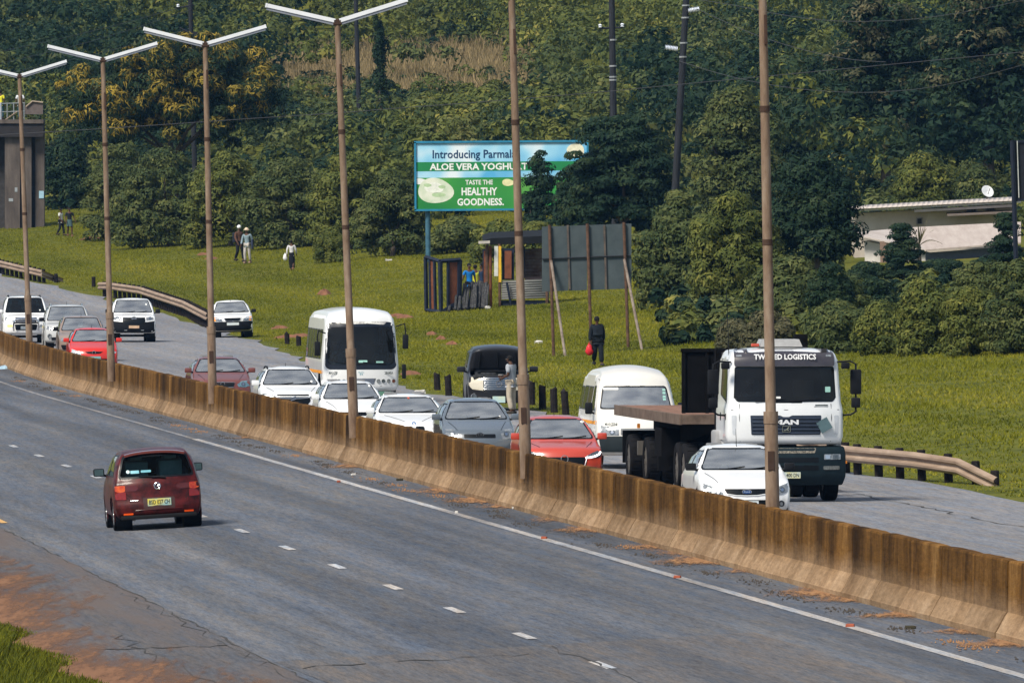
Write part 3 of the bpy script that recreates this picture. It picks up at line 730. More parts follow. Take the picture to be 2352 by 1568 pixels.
def paint(name, col, var=.05, dirt=None, rough=.32, coat=.7, spec=.5):
    if name in MATS: return MATS[name]
    m = M(name, col, rough, var=var, coat=coat, scale=2.0, spec=spec)
    n = m.node_tree; p = n.nodes['Principled BSDF']; L = n.links.new; src = p.inputs['Base Color'].links[0].from_socket
    tc = n.nodes.new('ShaderNodeTexCoord'); z = n.nodes.new('ShaderNodeTexNoise'); z.inputs['Scale'].default_value = 5; z.inputs['Detail'].default_value = 6; L(tc.outputs['Object'], z.inputs['Vector'])
    sp = n.nodes.new('ShaderNodeSeparateXYZ'); L(tc.outputs['Object'], sp.inputs[0])
    a = n.nodes.new('ShaderNodeMath'); a.operation = 'MULTIPLY_ADD'; a.inputs[1].default_value = .7; L(z.outputs[0], a.inputs[0]); L(sp.outputs[2], a.inputs[2])
    r = ramp(n.nodes, [(.42, (.75, .75, .75)), (.78, (.04, .04, .04))]); L(a.outputs[0], r.inputs[0])
    x = n.nodes.new('ShaderNodeMix'); x.data_type = 'RGBA'; L(r.outputs[0], x.inputs[0]); L(src, x.inputs[6]); x.inputs[7].default_value = (*(dirt or (.22, .17, .13)), 1); L(x.outputs[2], p.inputs['Base Color'])
    return m

_wheels = {}
def wheel_meshes(R, w_, style):
    k = (round(R, 3), round(w_, 3), style)
    if k in _wheels: return _wheels[k]
    rr = R * .64
    t = MB().lathe([(rr, -w_ * .46), (R * .93, -w_ * .5), (R * .985, -w_ * .42), (R, -w_ * .3), (R, w_ * .3), (R * .985, w_ * .42), (R * .93, w_ * .5), (rr, w_ * .46), (rr, -w_ * .46)], axis='y', n=26)
    for q in range(22):                       # tread blocks
        a = 2 * math.pi * q / 22; t.box((R * math.cos(a), 0, R * math.sin(a)), (.012, w_ * .5, R * .16), Matrix.Rotation(-a, 3, 'Y'))
    rim = MB().lathe([(rr, -w_ * .44), (rr * .94, -w_ * .40), (rr * .9, -w_ * .1), (rr * .2, -w_ * .12)], axis='y', n=22)
    ns = 5 if style == 'alloy' else 10
    for sgn in (-1, 1):
        yo = sgn * w_ * .36
        for q in range(ns):
            a = 2 * math.pi * q / ns
            rim.box((rr * .5 * math.cos(a), yo, rr * .5 * math.sin(a)), (rr * .95, .03, rr * (.22 if style == 'alloy' else .3)), Matrix.Rotation(-a, 3, 'Y'))
        rim.lathe([(.001, yo + sgn * .03), (rr * .25, yo + sgn * .02), (rr * .3, yo - sgn * .02)], axis='y', n=14)
        rim.lathe([(rr * .99, yo), (rr * .9, yo + sgn * .012), (rr * .86, yo - sgn * .02)], axis='y', n=22)
    m1 = t.mesh('tyre'); m2 = rim.mesh('rim')
    for me, mt in ((m1, M_TYRE), (m2, M_RIM if style == 'alloy' else M_STEEL)):
        b = bmesh.new(); b.from_mesh(me); bmesh.ops.recalc_face_normals(b, faces=b.faces); b.to_mesh(me); b.free(); me.materials.append(mt)
        me.polygons.foreach_set('use_smooth', [True] * len(me.polygons)); me.set_sharp_from_angle(angle=math.radians(35))
    _wheels[k] = (m1, m2); return _wheels[k]
def wheel(root, x, y, R, w_, style='alloy', z=None):
    a, b = wheel_meshes(R, w_, style); o = empty('wheel', (x, y, R if z is None else z)); o.parent = root
    link('tyre', a, None, o); link('rim', b, None, o); return o
def place(P, heading_u=(0.0), face=1, camber=None, name='car', yaw=0.0):
    """root empty at ground point P; local +x runs from the nose to the tail"""
    Y = P.y; d = road_pt(P.x - xb(Y), Y + 3) - road_pt(P.x - xb(Y), Y - 3); d.normalize()
    d = Matrix.Rotation(yaw, 3, 'Z') @ d
    b = d if face > 0 else -d
    e = .5; nx = Vector((1, 0, (zg(P.x + e, Y) - zg(P.x - e, Y)) / (2 * e))); up = nx.cross(d).normalized() if nx.cross(d).z > 0 else d.cross(nx).normalized()
    yv = up.cross(b).normalized(); up = b.cross(yv).normalized()
    m = Matrix((b, yv, up)).transposed().to_4x4(); m.translation = P
    return empty(name, mat=m)
def FM(x, h, z, tilt=0.0):                    # frame for lettering on a nose at depth x
    r = Vector((0, -1, 0)); u = Vector((math.sin(tilt), 0, math.cos(tilt))); return face_cam((x, -h, z), r, u)
def RM(x, h, z, tilt=0.0):
    r = Vector((0, 1, 0)); u = Vector((-math.sin(tilt), 0, math.cos(tilt))); return face_cam((x, h, z), r, u)
def nose_x(B, h, z): q, _ = B.cast('front', h, z); return q.x if q is not None else 0
def tail_x(B, h, z): q, _ = B.cast('rear', h, z); return q.x if q is not None else B.L
def plate(B, root, h, z, txt, rear=False, w_=.44, hh=.115, mat=None):
    x = tail_x(B, h, z) if rear else nose_x(B, h, z); s = 1 if rear else -1
    o = MB().rbox((x + s * .012, h if rear else -h, z), (.012, w_, hh), .004).build('number_plate', mat or M_PLATE, root)
    if txt: text(txt, hh * .62, M_INK, o, (RM if rear else FM)(x + s * .0195, h, z), width=w_ * .88, bold=.02)
    return o
def mirrors(B, root, x, z, mat, sz=(.1, .2, .14), out=.12, arm=True):
    for sg in (1, -1):
        y = sg * (B.width(x, z) + out); mb = MB(); mb.rbox((x, y, z), sz, .035); o = mb.build('wing_mirror', mat, root, True)
        MB().rbox((x + sz[0] * .5, y, z), (.012, sz[1] * .82, sz[2] * .78), .004).build('mirror_glass', M('mirror_dark', (.05, .085, .095), .12, var=.3), o)
        if arm: MB().tube([(x, y - sg * sz[1] * .3, z - sz[2] * .35), (x + .02, sg * (B.width(x, z) - .03), z - sz[2] * .5)], [.025, .03], 6).build('stalk', M_BLK, o)
def cabin(root, B, xd, zd, xs, hw, roof, seats=2, rear=True, wheel_h=-.35, zseat=.55, tall=1.0):
    """dash, steering wheel and seats"""
    MB().rbox((xd + .12, 0, zd - .12), (.42, hw * 1.75, .22), .06).build('dashboard', M_DARKIN, root, True)
    MB().box(((xd + B.L * .8) / 2 + .2, 0, .42), (B.L * .8 - xd, hw * 1.7, .06)).build('cabin_floor', M_DARKIN, root)
    st = MB(); c = Vector((xd + .42, -wheel_h, zd + .02)); R = Matrix.Rotation(math.radians(62), 3, 'Y')
    pts = [c + R @ Vector((.18 * math.cos(t), .18 * math.sin(t), 0)) for t in [2 * math.pi * k / 16 for k in range(17)]]
    st.tube(pts, .016, 6, False); st.tube([c + R @ Vector((0, -.17, 0)), c + R @ Vector((0, .17, 0))], .014, 6); st.tube([c, c + R @ Vector((0, 0, -.25))], .03, 6); st.build('steering_wheel', M_BLK, root, True)
    rows = [xs] + ([xs + .82] if rear else [])
    for k, x in enumerate(rows):
        for h in (-hw * .46, hw * .46):
            mb = MB(); mb.rbox((x + .12, -h, zseat + .02), (.5, .48, .16), .05)
            b = MB().rbox((0, 0, .3), (.13, .46, .62), .05); R = Matrix.Rotation(math.radians(14), 3, 'Y')
            mb.add([R @ Vector(q) + Vector((x + .38, -h, zseat + .05)) for q in b.v], b.f)
            b = MB().rbox((0, 0, .72), (.09, .24, .17), .035); mb.add([R @ Vector(q) + Vector((x + .38, -h, zseat + .05)) for q in b.v], b.f)
            mb.build('seat', M_SEAT, root, True)
    MB().rbox((xd + .62, 0, roof - .12), (.03, .22, .06), .012).build('rear_view_mirror', M_BLK, root)
def wipers(B, root, zc, n=2, flip=1, L_=.5):
    for k in range(n):
        h0 = flip * (-.42 + k * .5); pts = []
        for i in range(7):
            h = h0 + flip * L_ * i / 6; z = zc + .015 + .05 * (i / 6) ** 1.5; q, _ = B.cast('front', h, z)
            if q is not None: pts.append(q + Vector((-.022, 0, 0)))
        if len(pts) > 2: MB().tube(pts, .011, 5).build('wiper', M_WIPER, root)

def car(name, label, P, sp, cat='car', group='cars queuing beside the barrier', face=1, yaw=0.0):
    """build one car from its spec"""
    root = place(P, face=face, name=name, yaw=yaw); tag(root, label, cat, group)
    L, W = sp['L'], sp['W']; B = Body(L, W, sp['sil'], sp['sec'], sp.get('fx', .2), sp.get('rx', .15), sp.get('crown', .04), sp.get('r', .06), sp.get('plan', .06))
    pm = sp['paint']; R = sp.get('R', .3); xa, xr = sp['axles']; tw = sp.get('tw', .19)
    zc, zr = sp['cowl'], sp['roofz']          # bottom / top of the windscreen
    def hw(z, fr=1):                          # shell half width where the screen sits at height z
        x = nose_x(B, 0, z) if fr else tail_x(B, 0, z); return B.width(x, z)
    a, b = hw(zc) - sp.get('pil', .07), hw(zr) - sp.get('pil', .07) * 1.0
    ws = roundpoly([(-a, zc), (a, zc), (b, zr), (-b, zr)], .07)
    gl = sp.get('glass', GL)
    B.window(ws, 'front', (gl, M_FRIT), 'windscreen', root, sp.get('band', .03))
    if sp.get('rearw'):
        z0, z1 = sp['rearw']; a, b = hw(z0, 0) - sp.get('rpil', .1), hw(z1, 0) - sp.get('rpil', .1)
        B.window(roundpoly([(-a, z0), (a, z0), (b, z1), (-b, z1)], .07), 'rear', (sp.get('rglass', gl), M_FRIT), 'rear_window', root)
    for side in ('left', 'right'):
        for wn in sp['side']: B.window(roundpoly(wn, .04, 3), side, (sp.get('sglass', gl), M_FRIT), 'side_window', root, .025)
        for (ax, az) in ((xa, R), (xr, R)): pass
    arch = [(xa, R + .02, R + .06), (xr, R + .02, R + .06)]
    body = B.build('body', pm, root, arch)
    for (ax, az, ar) in arch:
        for sg in (1, -1):
            pts = [(ax + ar * math.cos(t), sg * (B.width(ax, R) - .005), az + ar * math.sin(t)) for t in [math.pi * (-.12 + 1.24 * k / 16) for k in range(17)]]
            MB().tube(pts, .018, 5, False).build('wheel_arch', sp.get('archm', pm), root, True)
            MB().lathe([(ar + .01, 0), (ar + .01, -sg * .32), (.02, -sg * .33)], (ax, sg * (B.width(ax, R) - .03), az), 'y', 20).build('arch_liner', M_BLK, root)
    for x in (xa, xr):
        for sg in (1, -1): wheel(root, x, sg * (W * .97 - tw / 2), R, tw, sp.get('rim', 'alloy'))
    MB().box((L / 2, 0, .24), (L * .86, W * 1.3, .05)).build('underbody', M_BLK, root)
    for (nm, out, sd, mt, off) in sp.get('parts', []): B.patch(out, sd, off, mt, nm, root, g=.08)
    for f in sp.get('extra', []): f(B, root)
    if sp.get('cabin', True): cabin(root, B, nose_x(B, 0, zc) + .1, zc, nose_x(B, 0, zc) + sp.get('seatx', .75), W * .82, zr, rear=sp.get('rearseat', True), zseat=sp.get('zseat', zc - .36))
    mirrors(B, root, sp.get('mx', nose_x(B, 0, zc) + .18), sp.get('mz', zc + .06), sp.get('mmat', pm), sp.get('msz', (.11, .2, .14)), sp.get('mout', .13))
    if sp.get('wip', True): wipers(B, root, zc)
    if sp.get('plate'): plate(B, root, 0, *sp['plate'])
    root['pilot'] = 0; del root['pilot']
    return root, B
SEC = [(.15, .90), (.28, .965), (.5, 1.0), (.7, 1.0), (.88, .965), (.98, .925), (1.2, .83), (1.4, .74), (1.5, .67)]
def sec(belt, roof, top=.70, low=.93):
    return [(.15, low - .04), (.28, low + .03), (.45, .995), (.62, 1.0), (belt - .12, .985), (belt, .945), (belt + (roof - belt) * .5, (.945 + top) / 2 + .015), (roof - .06, top), (roof + .05, top - .08)]
# ================================================================== the cars
def sil_hatch(L, H, hz=.78, cx=.95, cz=.98, rx=1.72, tail=.42):
    return [(.16, .2), (.03, .25), (0, .36), (0, .5), (.03, .62), (.12, hz - .05), (.28, hz + .02), (cx * .72, cz - .055), (cx, cz), (rx, H - .075), (rx + .28, H - .015), (rx + .8, H), (L - .75, H - .03), (L - tail, H - .11), (L - .13, cz), (L - .04, cz - .12), (L, .62), (L, .42), (L - .08, .26), (L - .25, .19)]
def sil_sedan(L, H, hz=.76, cx=1.1, cz=.96, rx=1.85):
    return [(.16, .2), (.03, .25), (0, .36), (0, .48), (.03, .6), (.12, hz - .06), (.3, hz + .02), (cx * .75, cz - .05), (cx, cz), (rx, H - .07), (rx + .28, H - .015), (rx + .75, H), (L - 1.35, H - .05), (L - .62, cz + .06), (L - .2, cz + .02), (L - .03, cz - .08), (L, .65), (L, .42), (L - .08, .26), (L - .25, .19)]
def sil_suv(L, H, hz=.98, cx=1.15, cz=1.14, rx=1.8):
    return [(.2, .34), (.05, .38), (0, .48), (0, .66), (.02, .84), (.1, hz - .04), (.25, hz + .03), (cx * .7, cz - .05), (cx, cz), (rx, H - .08), (rx + .28, H - .015), (rx + .9, H), (L - .6, H - .03), (L - .25, H - .1), (L - .08, cz), (L, .9), (L, .55), (L - .1, .4), (L - .3, .34)]
def sil_pickup(L, H, hz=1.0, cx=1.2, cz=1.15, rx=1.85, cab=2.9, z0=.34):
    return [(.2, z0), (.05, z0 + .04), (0, z0 + .14), (0, .64), (.02, .84), (.1, hz - .04), (.25, hz + .03), (cx * .7, cz - .04), (cx, cz), (rx, H - .08), (rx + .25, H - .015), (cab - .3, H), (cab - .05, H - .08), (cab + .08, cz + .02), (cab + .3, cz), (L - .3, cz), (L - .03, cz - .02), (L, .9), (L, .6), (L - .1, z0 + .06), (L - .3, z0)]
def sides(cx, cz, rx, H, e, L, post=.5, n=2):
    zt = H - .13; z0 = cz + .02; out = []
    xf = cx + .32; sl = (rx - cx) / (H - cz)
    a = [(xf, z0), (xf + (zt - z0) * sl, zt)]; mid = xf + (e - xf) * post
    out.append([(xf, z0), (mid, z0), (mid, zt), (xf + (zt - z0) * sl, zt)])
    if n > 1: out.append([(mid + .08, z0), (e, z0), (e - .28, zt), (mid + .08, zt)])
    return out
def pair(nm, o, mt, off=.008, side='front'): return [(nm, o, side, mt, off), (nm, mir(o), side, mt, off)]
def lampset(o, bulbs=(), rim=M_LAMP, side='front'):
    r = pair('headlight' if side == 'front' else 'tail_light', o, rim, .010, side)
    for (h, z, q) in bulbs: r += pair('reflector', disc(h, z, q), M_LAMPD, .014, side); r += pair('bulb', disc(h, z, q * .55), M_CHROME, .018, side)
    return r
def ring(h, z, r, mat=None, t=.012, rz=None, name='emblem', rear=False):
    def f(B, root):
        x = (tail_x if rear else nose_x)(B, h, z); s = 1 if rear else -1
        pts = [(x + s * .012, (h if rear else -h) + r * math.cos(a), z + (rz or r) * math.sin(a)) for a in [2 * math.pi * k / 18 for k in range(19)]]
        MB().tube(pts, t, 5, False).build(name, mat or M_CHROME, root, True)
    return f
def bar(pts, r, mat, name, off=.012, side='front'):
    def f(B, root):
        P = []
        for (h, z) in pts:
            q, d = B.cast(side, h, z)
            if q is not None: P.append(q - d * off)
        if len(P) > 1: MB().tube(P, r, 6).build(name, mat, root, True)
    return f
def antenna(x, y=0, h=.35, lean=.25):
    def f(B, root):
        q, _ = B.cast('top', x, y); MB().tube([q, q + Vector((lean * h, 0, h))], [.008, .004], 5).build('aerial', M_BLK, root)
    return f
def slats(z0, z1, n, hw, mat, r=.008, name='grille_slat', off=.014):
    return [bar([(-hw + 2 * hw * i / 8, z0 + (z1 - z0) * k / max(1, n - 1)) for i in range(9)], r, mat, name, off) for k in range(n)]
def hoodline(a, b, z0, z1, x0=.3, x1=1.0):
    def f(B, root):
        for sg in (1, -1):
            P = []
            for i in range(9):
                t = i / 8; q, _ = B.cast('top', x0 + (x1 - x0) * t, sg * (a + (b - a) * t))
                if q is not None: P.append(q + Vector((0, 0, .001)))
            MB().tube(P, .007, 5).build('bonnet_seam', M_FRIT, root)
    return f
def rails_roof(x0, x1, y, mat):
    def f(B, root):
        for sg in (1, -1):
            P = []
            for i in range(7):
                q, _ = B.cast('top', x0 + (x1 - x0) * i / 6, sg * y)
                if q is not None: P.append(q + Vector((0, 0, .05 if 0 < i < 6 else .0)))
            MB().tube(P, .022, 6).build('roof_rail', mat, root, True)
    return f
def sticker(h, z, w_=.06, hh=.06, mat=None, name='licence_disc'):
    def f(B, root): B.patch(disc(h, z, w_ / 2, 10, hh / 2), 'front', .009, mat or M('sticker_white', (.8, .8, .78), .5), name, root, skirt=False)
    return f
PW = paint('white_paint', (.86, .87, .88), dirt=(.5, .45, .39)); PW2 = paint('cream_white_paint', (.74, .74, .71), dirt=(.4, .34, .27))
def stdcar(L, W, H, kind, cx, cz, rx, **k):
    sl = {'hatch': sil_hatch, 'sedan': sil_sedan, 'suv': sil_suv}[kind](L, H, cx=cx, cz=cz, rx=rx, **({'hz': k.pop('hz')} if 'hz' in k else {}))
    d = dict(L=L, W=W, sil=sl, sec=sec(cz + .02, H, k.pop('top', .70)), cowl=cz + .015, roofz=H - .075, axles=k.pop('axles', (.78, L - .75)), side=sides(cx, cz, rx, H, {'hatch': L - .62, 'sedan': L - .95, 'suv': L - .5}[kind], L))
    d['rearw'] = (cz + .08, H - .13) if kind != 'sedan' else (cz + .12, H - .12)
    d.update(k); return d
def lane(dx, dy, **k): return at(dx, dy)
# 1 white saloon next to the lorry
sp = stdcar(4.3, .885, 1.475, 'sedan', 1.08, .975, 1.86, hz=.80, paint=PW, R=.3, mmat=M_BLK, plate=(.37, '  CGP'))
sp['parts'] = lampset([(-.80, .60), (-.70, .545), (-.44, .52), (-.45, .585), (-.58, .68), (-.815, .76)], [(-.54, .585, .05), (-.69, .635, .055)], M_LAMP) + [
    ('grille', roundpoly([(-.43, .655), (.43, .655), (.37, .56), (.2, .53), (-.2, .53), (-.37, .56)], .03), 'front', M_FRIT, .008),
    ('lower_intake', roundpoly([(-.50, .445), (.50, .445), (.44, .29), (-.44, .29)], .04), 'front', M_FRIT, .008)] + pair('fog_lamp', disc(-.67, .37, .062), M_FRIT, .01) + pair('fog_lens', disc(-.67, .37, .035), M_LAMP, .014)
def oval(h, z, a, b, txt, col):
    def f(B, root):
        x = nose_x(B, h, z); o = B.patch(disc(h, z, a, 20, b), 'front', .02, M('badge_blue', col, .25, coat=.6), 'badge', root)
        text(txt, b * 1.0, M_CHROME, o, FM(x - .024, h, z, .12), width=a * 1.3, bold=.02)
    return f
sp['extra'] = [oval(0, .60, .085, .036, 'Ford', (.02, .05, .16)), ring(0, .60, .09, t=.007, rz=.042, name='badge_rim'), antenna(1.95, 0, .34), hoodline(.52, .70, 0, 0, .25, 1.02), bar([(-.36, .555), (-.2, .53), (0, .525), (.2, .53), (.36, .555)], .010, PW, 'grille_lip'), ring(.67, .37, .062, t=.009, name='fog_rim'), ring(-.67, .37, .062, t=.009, name='fog_rim'), sticker(.56, 1.34)]
FORD = car('saloon_car', 'white saloon with an oval nose badge, nearest car in the queue, left of the lorry', at(1716, 1201), sp)
# 2 bright red hatch behind it
PR = paint('coral_red_paint', (.52, .055, .03), dirt=(.35, .16, .10))
sp = stdcar(4.06, .865, 1.5, 'hatch', 1.2, .985, 1.95, hz=.84, paint=PR, R=.31)
sp['parts'] = lampset([(-.79, .64), (-.60, .62), (-.44, .64), (-.62, .735), (-.815, .80)], [(-.62, .675, .04)], M_LAMPD) + [('grille', roundpoly([(-.46, .64), (.46, .64), (.42, .45), (.25, .36), (-.25, .36), (-.42, .45)], .05), 'front', M_FRIT, .008)]
sp['extra'] = [bar([(.46, .625), (.58, .635), (.68, .66), (.76, .70), (.79, .745)], .020, M_DRL, 'daylight_strip', .022), bar([(-.46, .625), (-.6, .635), (-.72, .68), (-.79, .74)], .014, M_DRL, 'daylight_strip', .02), bar([(-.5, .66), (-.44, .47), (-.25, .37), (0, .35), (.25, .37), (.44, .47), (.5, .66)], .013, M_CHROME, 'grille_wing'), ring(0, .60, .075), antenna(2.5, .0, .08), sticker(.55, 1.36, .09, .05), hoodline(.5, .68, 0, 0, .35, 1.1)]
RED = car('hatchback_car', 'coral red hatchback with a glowing headlamp ring, behind the fifth lamp post', at(1297, 1118), sp)
# 3 grey hatch
PG = paint('grey_metal_paint', (.095, .120, .150), dirt=(.25, .21, .17), var=.08, rough=.25, coat=1.0)
sp = stdcar(3.75, .855, 1.52, 'hatch', .95, 1.02, 1.72, hz=.83, paint=PG, R=.29)
sp['parts'] = lampset([(-.80, .70), (-.70, .62), (-.52, .60), (-.49, .72), (-.56, .82), (-.76, .85)], [(-.62, .72, .065)], M_LAMP) + [('grille', rect(0, .675, .72, .085, .02), 'front', M_FRIT, .008), ('lower_intake', roundpoly([(-.5, .42), (.5, .42), (.42, .28), (-.42, .28)], .04), 'front', M_FRIT, .008)]
sp['extra'] = [ring(0, .70, .082, t=.010, rz=.055), ring(0, .70, .028, t=.007, rz=.05, name='emblem'), ring(0, .727, .055, t=.007, rz=.022, name='emblem'), hoodline(.5, .66, 0, 0, .25, .9), sticker(.55, 1.1, .05, .05)]
YAR = car('hatchback_car', 'dark grey hatchback with a round chrome nose emblem, beside the man in grey', at(1103, 1068), sp)
# 4 white saloon, low
sp = stdcar(4.5, .885, 1.42, 'sedan', 1.35, .955, 2.1, hz=.77, paint=PW, R=.31)
sp['parts'] = lampset([(-.80, .55), (-.45, .55), (-.45, .66), (-.72, .70)], [(-.55, .61, .05), (-.69, .62, .045)]) + pair('grille', rect(-.14, .61, .22, .13, .05), M_FRIT) + [('lower_intake', rect(0, .36, 1.1, .13, .04), 'front', M_FRIT, .008)]
sp['extra'] = [ring(0, .73, .04, M('badge_blue2', (.05, .2, .5), .3)), hoodline(.2, .62, 0, 0, .3, 1.25), sticker(.02, 1.32, .06, .05, M('sticker_red', (.4, .08, .05), .5)), sticker(.62, 1.3)]
BMW = car('saloon_car', 'low white saloon between the white hatchback and the dark grey hatchback', at(952, 1043), sp)
# 5 white hatch
M_LB = M('blue_lamp_glass', (.10, .22, .36), .1, .4, var=.5, scale=18, coat=1)
sp = stdcar(3.97, .85, 1.47, 'hatch', 1.05, .985, 1.8, hz=.80, paint=PW, R=.3)
sp['parts'] = lampset([(-.80, .62), (-.42, .585), (-.42, .66), (-.60, .735), (-.80, .78)], [(-.56, .65, .05)], M_LB) + [('grille', roundpoly([(-.42, .69), (.42, .69), (.40, .60), (-.40, .60)], .01), 'front', M_FRIT, .008), ('lower_intake', roundpoly([(-.55, .42), (.55, .42), (.45, .28), (-.45, .28)], .04), 'front', M_FRIT, .008)]
sp['extra'] = [ring(0, .66, .06, t=.009), bar([(-.035, .685), (-.012, .64), (0, .67), (.012, .64), (.035, .685)], .006, M_CHROME, 'emblem', .016), hoodline(.44, .66, 0, 0, .2, 1.0), sticker(.5, 1.33)]; sp['plate'] = (.46, '')
POLO = car('hatchback_car', 'white hatchback directly in front of the bus', at(815, 1008), sp)
# 6 white hatch with lit lamps and roof rails
sp = stdcar(3.99, .885, 1.52, 'hatch', 1.05, 1.01, 1.8, hz=.86, paint=PW, R=.31)
sp['parts'] = pair('headlight', roundpoly([(-.82, .70), (-.48, .66), (-.48, .74), (-.82, .83)], .03), M_LAMP, .01) + pair('daylight_lamp', roundpoly([(-.76, .705), (-.54, .69), (-.54, .745), (-.76, .775)], .02), M_BEAM, .016) + [('grille', roundpoly([(-.44, .72), (.44, .72), (.48, .62), (.32, .42), (-.32, .42), (-.48, .62)], .04), 'front', M_FRIT, .008), ('upper_vent', roundpoly([(-.42, .79), (.42, .79), (.44, .75), (-.44, .75)], .01), 'front', M_BLK, .008)]
sp['extra'] = [bar([(-.56, .77), (-.44, .70), (-.2, .68), (0, .675), (.2, .68), (.44, .70), (.56, .77)], .017, M_CHROME, 'chrome_wing', .018), bar([(.07, .73), (-.06, .695), (.06, .655), (-.07, .62)], .016, M_CHROME, 'emblem', .028), rails_roof(1.95, 3.3, .56, M_BLK), antenna(3.0, 0, .1), sticker(.58, 1.12), hoodline(.5, .66, 0, 0, .3, .98)]
BAL = car('hatchback_car', 'white hatchback with lit lamps, black grille and roof rails', at(674, 972), sp)
# 7 faded maroon saloon
PM_ = paint('maroon_paint', (.15, .034, .026), dirt=(.3, .2, .15), var=.2, rough=.4)
sp = stdcar(4.4, .865, 1.48, 'sedan', 1.05, 1.0, 1.8, hz=.82, paint=PM_, R=.3)
M_LT = M('teal_lamp_glass', (.16, .28, .33), .1, .4, var=.4, scale=18, coat=1)
sp['parts'] = lampset([(-.80, .64), (-.66, .60), (-.46, .61), (-.42, .68), (-.55, .77), (-.76, .79)], [(-.6, .69, .06)], M_LT) + [('grille', roundpoly([(-.36, .73), (.36, .73), (.30, .59), (-.30, .59)], .05), 'front', M_FRIT, .008), ('lower_intake', rect(0, .38, .95, .12, .04), 'front', M_FRIT, .008)]
sp['extra'] = [bar([(-.37, .735), (-.31, .60), (0, .58), (.31, .60), (.37, .735), (0, .75), (-.37, .735)], .011, M_CHROME, 'grille_rim'), ring(0, .70, .06, M_CHROME, .008, .04), hoodline(.5, .66, 0, 0, .3, .98)]
COR = car('saloon_car', 'faded maroon saloon behind the third lamp post', at(512, 936), sp)
# 8 bright red small hatch further back
PR2 = paint('bright_red_paint', (.62, .018, .008), dirt=(.4, .1, .06))
sp = stdcar(3.9, .855, 1.49, 'hatch', 1.0, .985, 1.75, hz=.80, paint=PR2, R=.3)
sp['parts'] = lampset([(-.80, .64), (-.68, .57), (-.44, .55), (-.46, .60), (-.62, .71), (-.80, .78)], [(-.62, .63, .05)], M('pale_lamp_glass', (.6, .66, .7), .1, .3, var=.25, scale=20, coat=1)) + [('grille', roundpoly([(-.32, .665), (0, .68), (.32, .665), (.22, .605), (0, .585), (-.22, .605)], .02), 'front', M_FRIT, .008), ('lower_intake', roundpoly([(-.50, .42), (.50, .42), (.40, .27), (-.40, .27)], .05), 'front', M_FRIT, .008)]
sp['extra'] = [ring(0, .635, .058, t=.010), antenna(2.0, 0, .12)]; sp['plate'] = (.445, '', False, .46, .12, M('plate_teal', (.2, .42, .42), .4))
RM2 = car('hatchback_car', 'bright red hatchback behind the second lamp post', at(216, 851), sp)
# 9 brown-silver car half hidden
PB = paint('dusty_bronze_paint', (.27, .20, .165), dirt=(.2, .15, .11), var=.15)
sp = stdcar(4.4, .88, 1.66, 'suv', 1.12, 1.09, 1.75, hz=.93, paint=PB, R=.34, mmat=M_BLK, top=.74)
sp['parts'] = lampset([(-.82, .74), (-.5, .70), (-.5, .80), (-.82, .88)], [(-.66, .78, .05)]) + [('grille', rect(0, .80, .86, .10, .03), 'front', M_FRIT, .008), ('bumper_skin', roundpoly([(-.80, .60), (.80, .60), (.72, .42), (-.72, .42)], .05), 'front', M_BLK, .008)]
sp['extra'] = [bar([(-.4, .80), (0, .79), (.4, .80)], .014, M_CHROME, 'grille_bar'), antenna(1.85, 0, .16, .1)]
BRN = car('estate_car', 'dusty bronze car half hidden behind the bright red hatchback', at(190, 829), sp)
# 10 silver off-roader
PS = paint('silver_paint', (.52, .53, .53), dirt=(.36, .30, .24), rough=.3)
sp = stdcar(4.7, .92, 1.80, 'suv', 1.15, 1.16, 1.78, hz=1.02, paint=PS, R=.38, mmat=M_BLK, top=.76, tw=.24)
sp['parts'] = lampset([(-.84, .86), (-.52, .82), (-.5, .93), (-.84, 1.0)], [(-.68, .90, .05)]) + [('grille', roundpoly([(-.46, .98), (.46, .98), (.4, .62), (-.4, .62)], .04), 'front', M_FRIT, .008), ('lower_guard', rect(0, .50, 1.3, .12, .04), 'front', M_BLK, .01)] + pair('fog_lamp', disc(-.70, .60, .075), M_LAMP, .01)
sp['extra'] = slats(.70, .92, 3, .40, M_CHROME, .012) + [rails_roof(2.0, 4.0, .60, M_CHROME), antenna(2.2, 0, .14, .0), ring(-.7, .6, .085, t=.014, name='fog_rim'), ring(.7, .6, .085, t=.014, name='fog_rim')]
FOR = car('off_road_car', 'silver off-roader between the bull-bar off-roader and the bronze car', at(157, 807), sp)
# 11 white off-roader with bull bar
sp = stdcar(4.8, .945, 1.90, 'suv', 1.25, 1.2, 1.85, hz=1.08, paint=PW, R=.4, mmat=PW, top=.78, tw=.25, glass=GL2)
sp['parts'] = lampset([(-.86, .90), (-.50, .86), (-.50, .98), (-.84, 1.06)], [(-.68, .95, .06)]) + [('lit_lamp', disc(-.68, .94, .10, 14, .085), 'front', M_BEAM, .03), ('grille', roundpoly([(-.44, 1.04), (.44, 1.04), (.42, .84), (-.42, .84)], .03), 'front', M_FRIT, .008), ('lower_intake', roundpoly([(-.46, .76), (.46, .76), (.42, .52), (-.42, .52)], .05), 'front', M_FRIT, .008)] + [('fog_lamp', rect(-.66, .70, .2, .09, .03), 'front', M('lit_fog', (1, .8, .2), .3, emit=(1, .75, .1), es=1.8), .012), ('fog_lamp', rect(.66, .70, .2, .09, .03), 'front', M_LAMP, .012)]
def bull(B, root):
    pts = [(-.06, -.5, .50), (-.14, -.52, .70), (-.16, -.46, .95), (-.16, -.30, 1.0), (-.16, .30, 1.0), (-.16, .46, .95), (-.14, .52, .70), (-.06, .5, .50)]
    o = MB().tube(chaikin3(pts), .035, 8).build('bull_bar', M_CHROME, root, True)
    MB().tube([(-.15, -.5, .82), (-.16, .5, .82)], .03, 8).build('cross_bar', M_BLK, o, True)
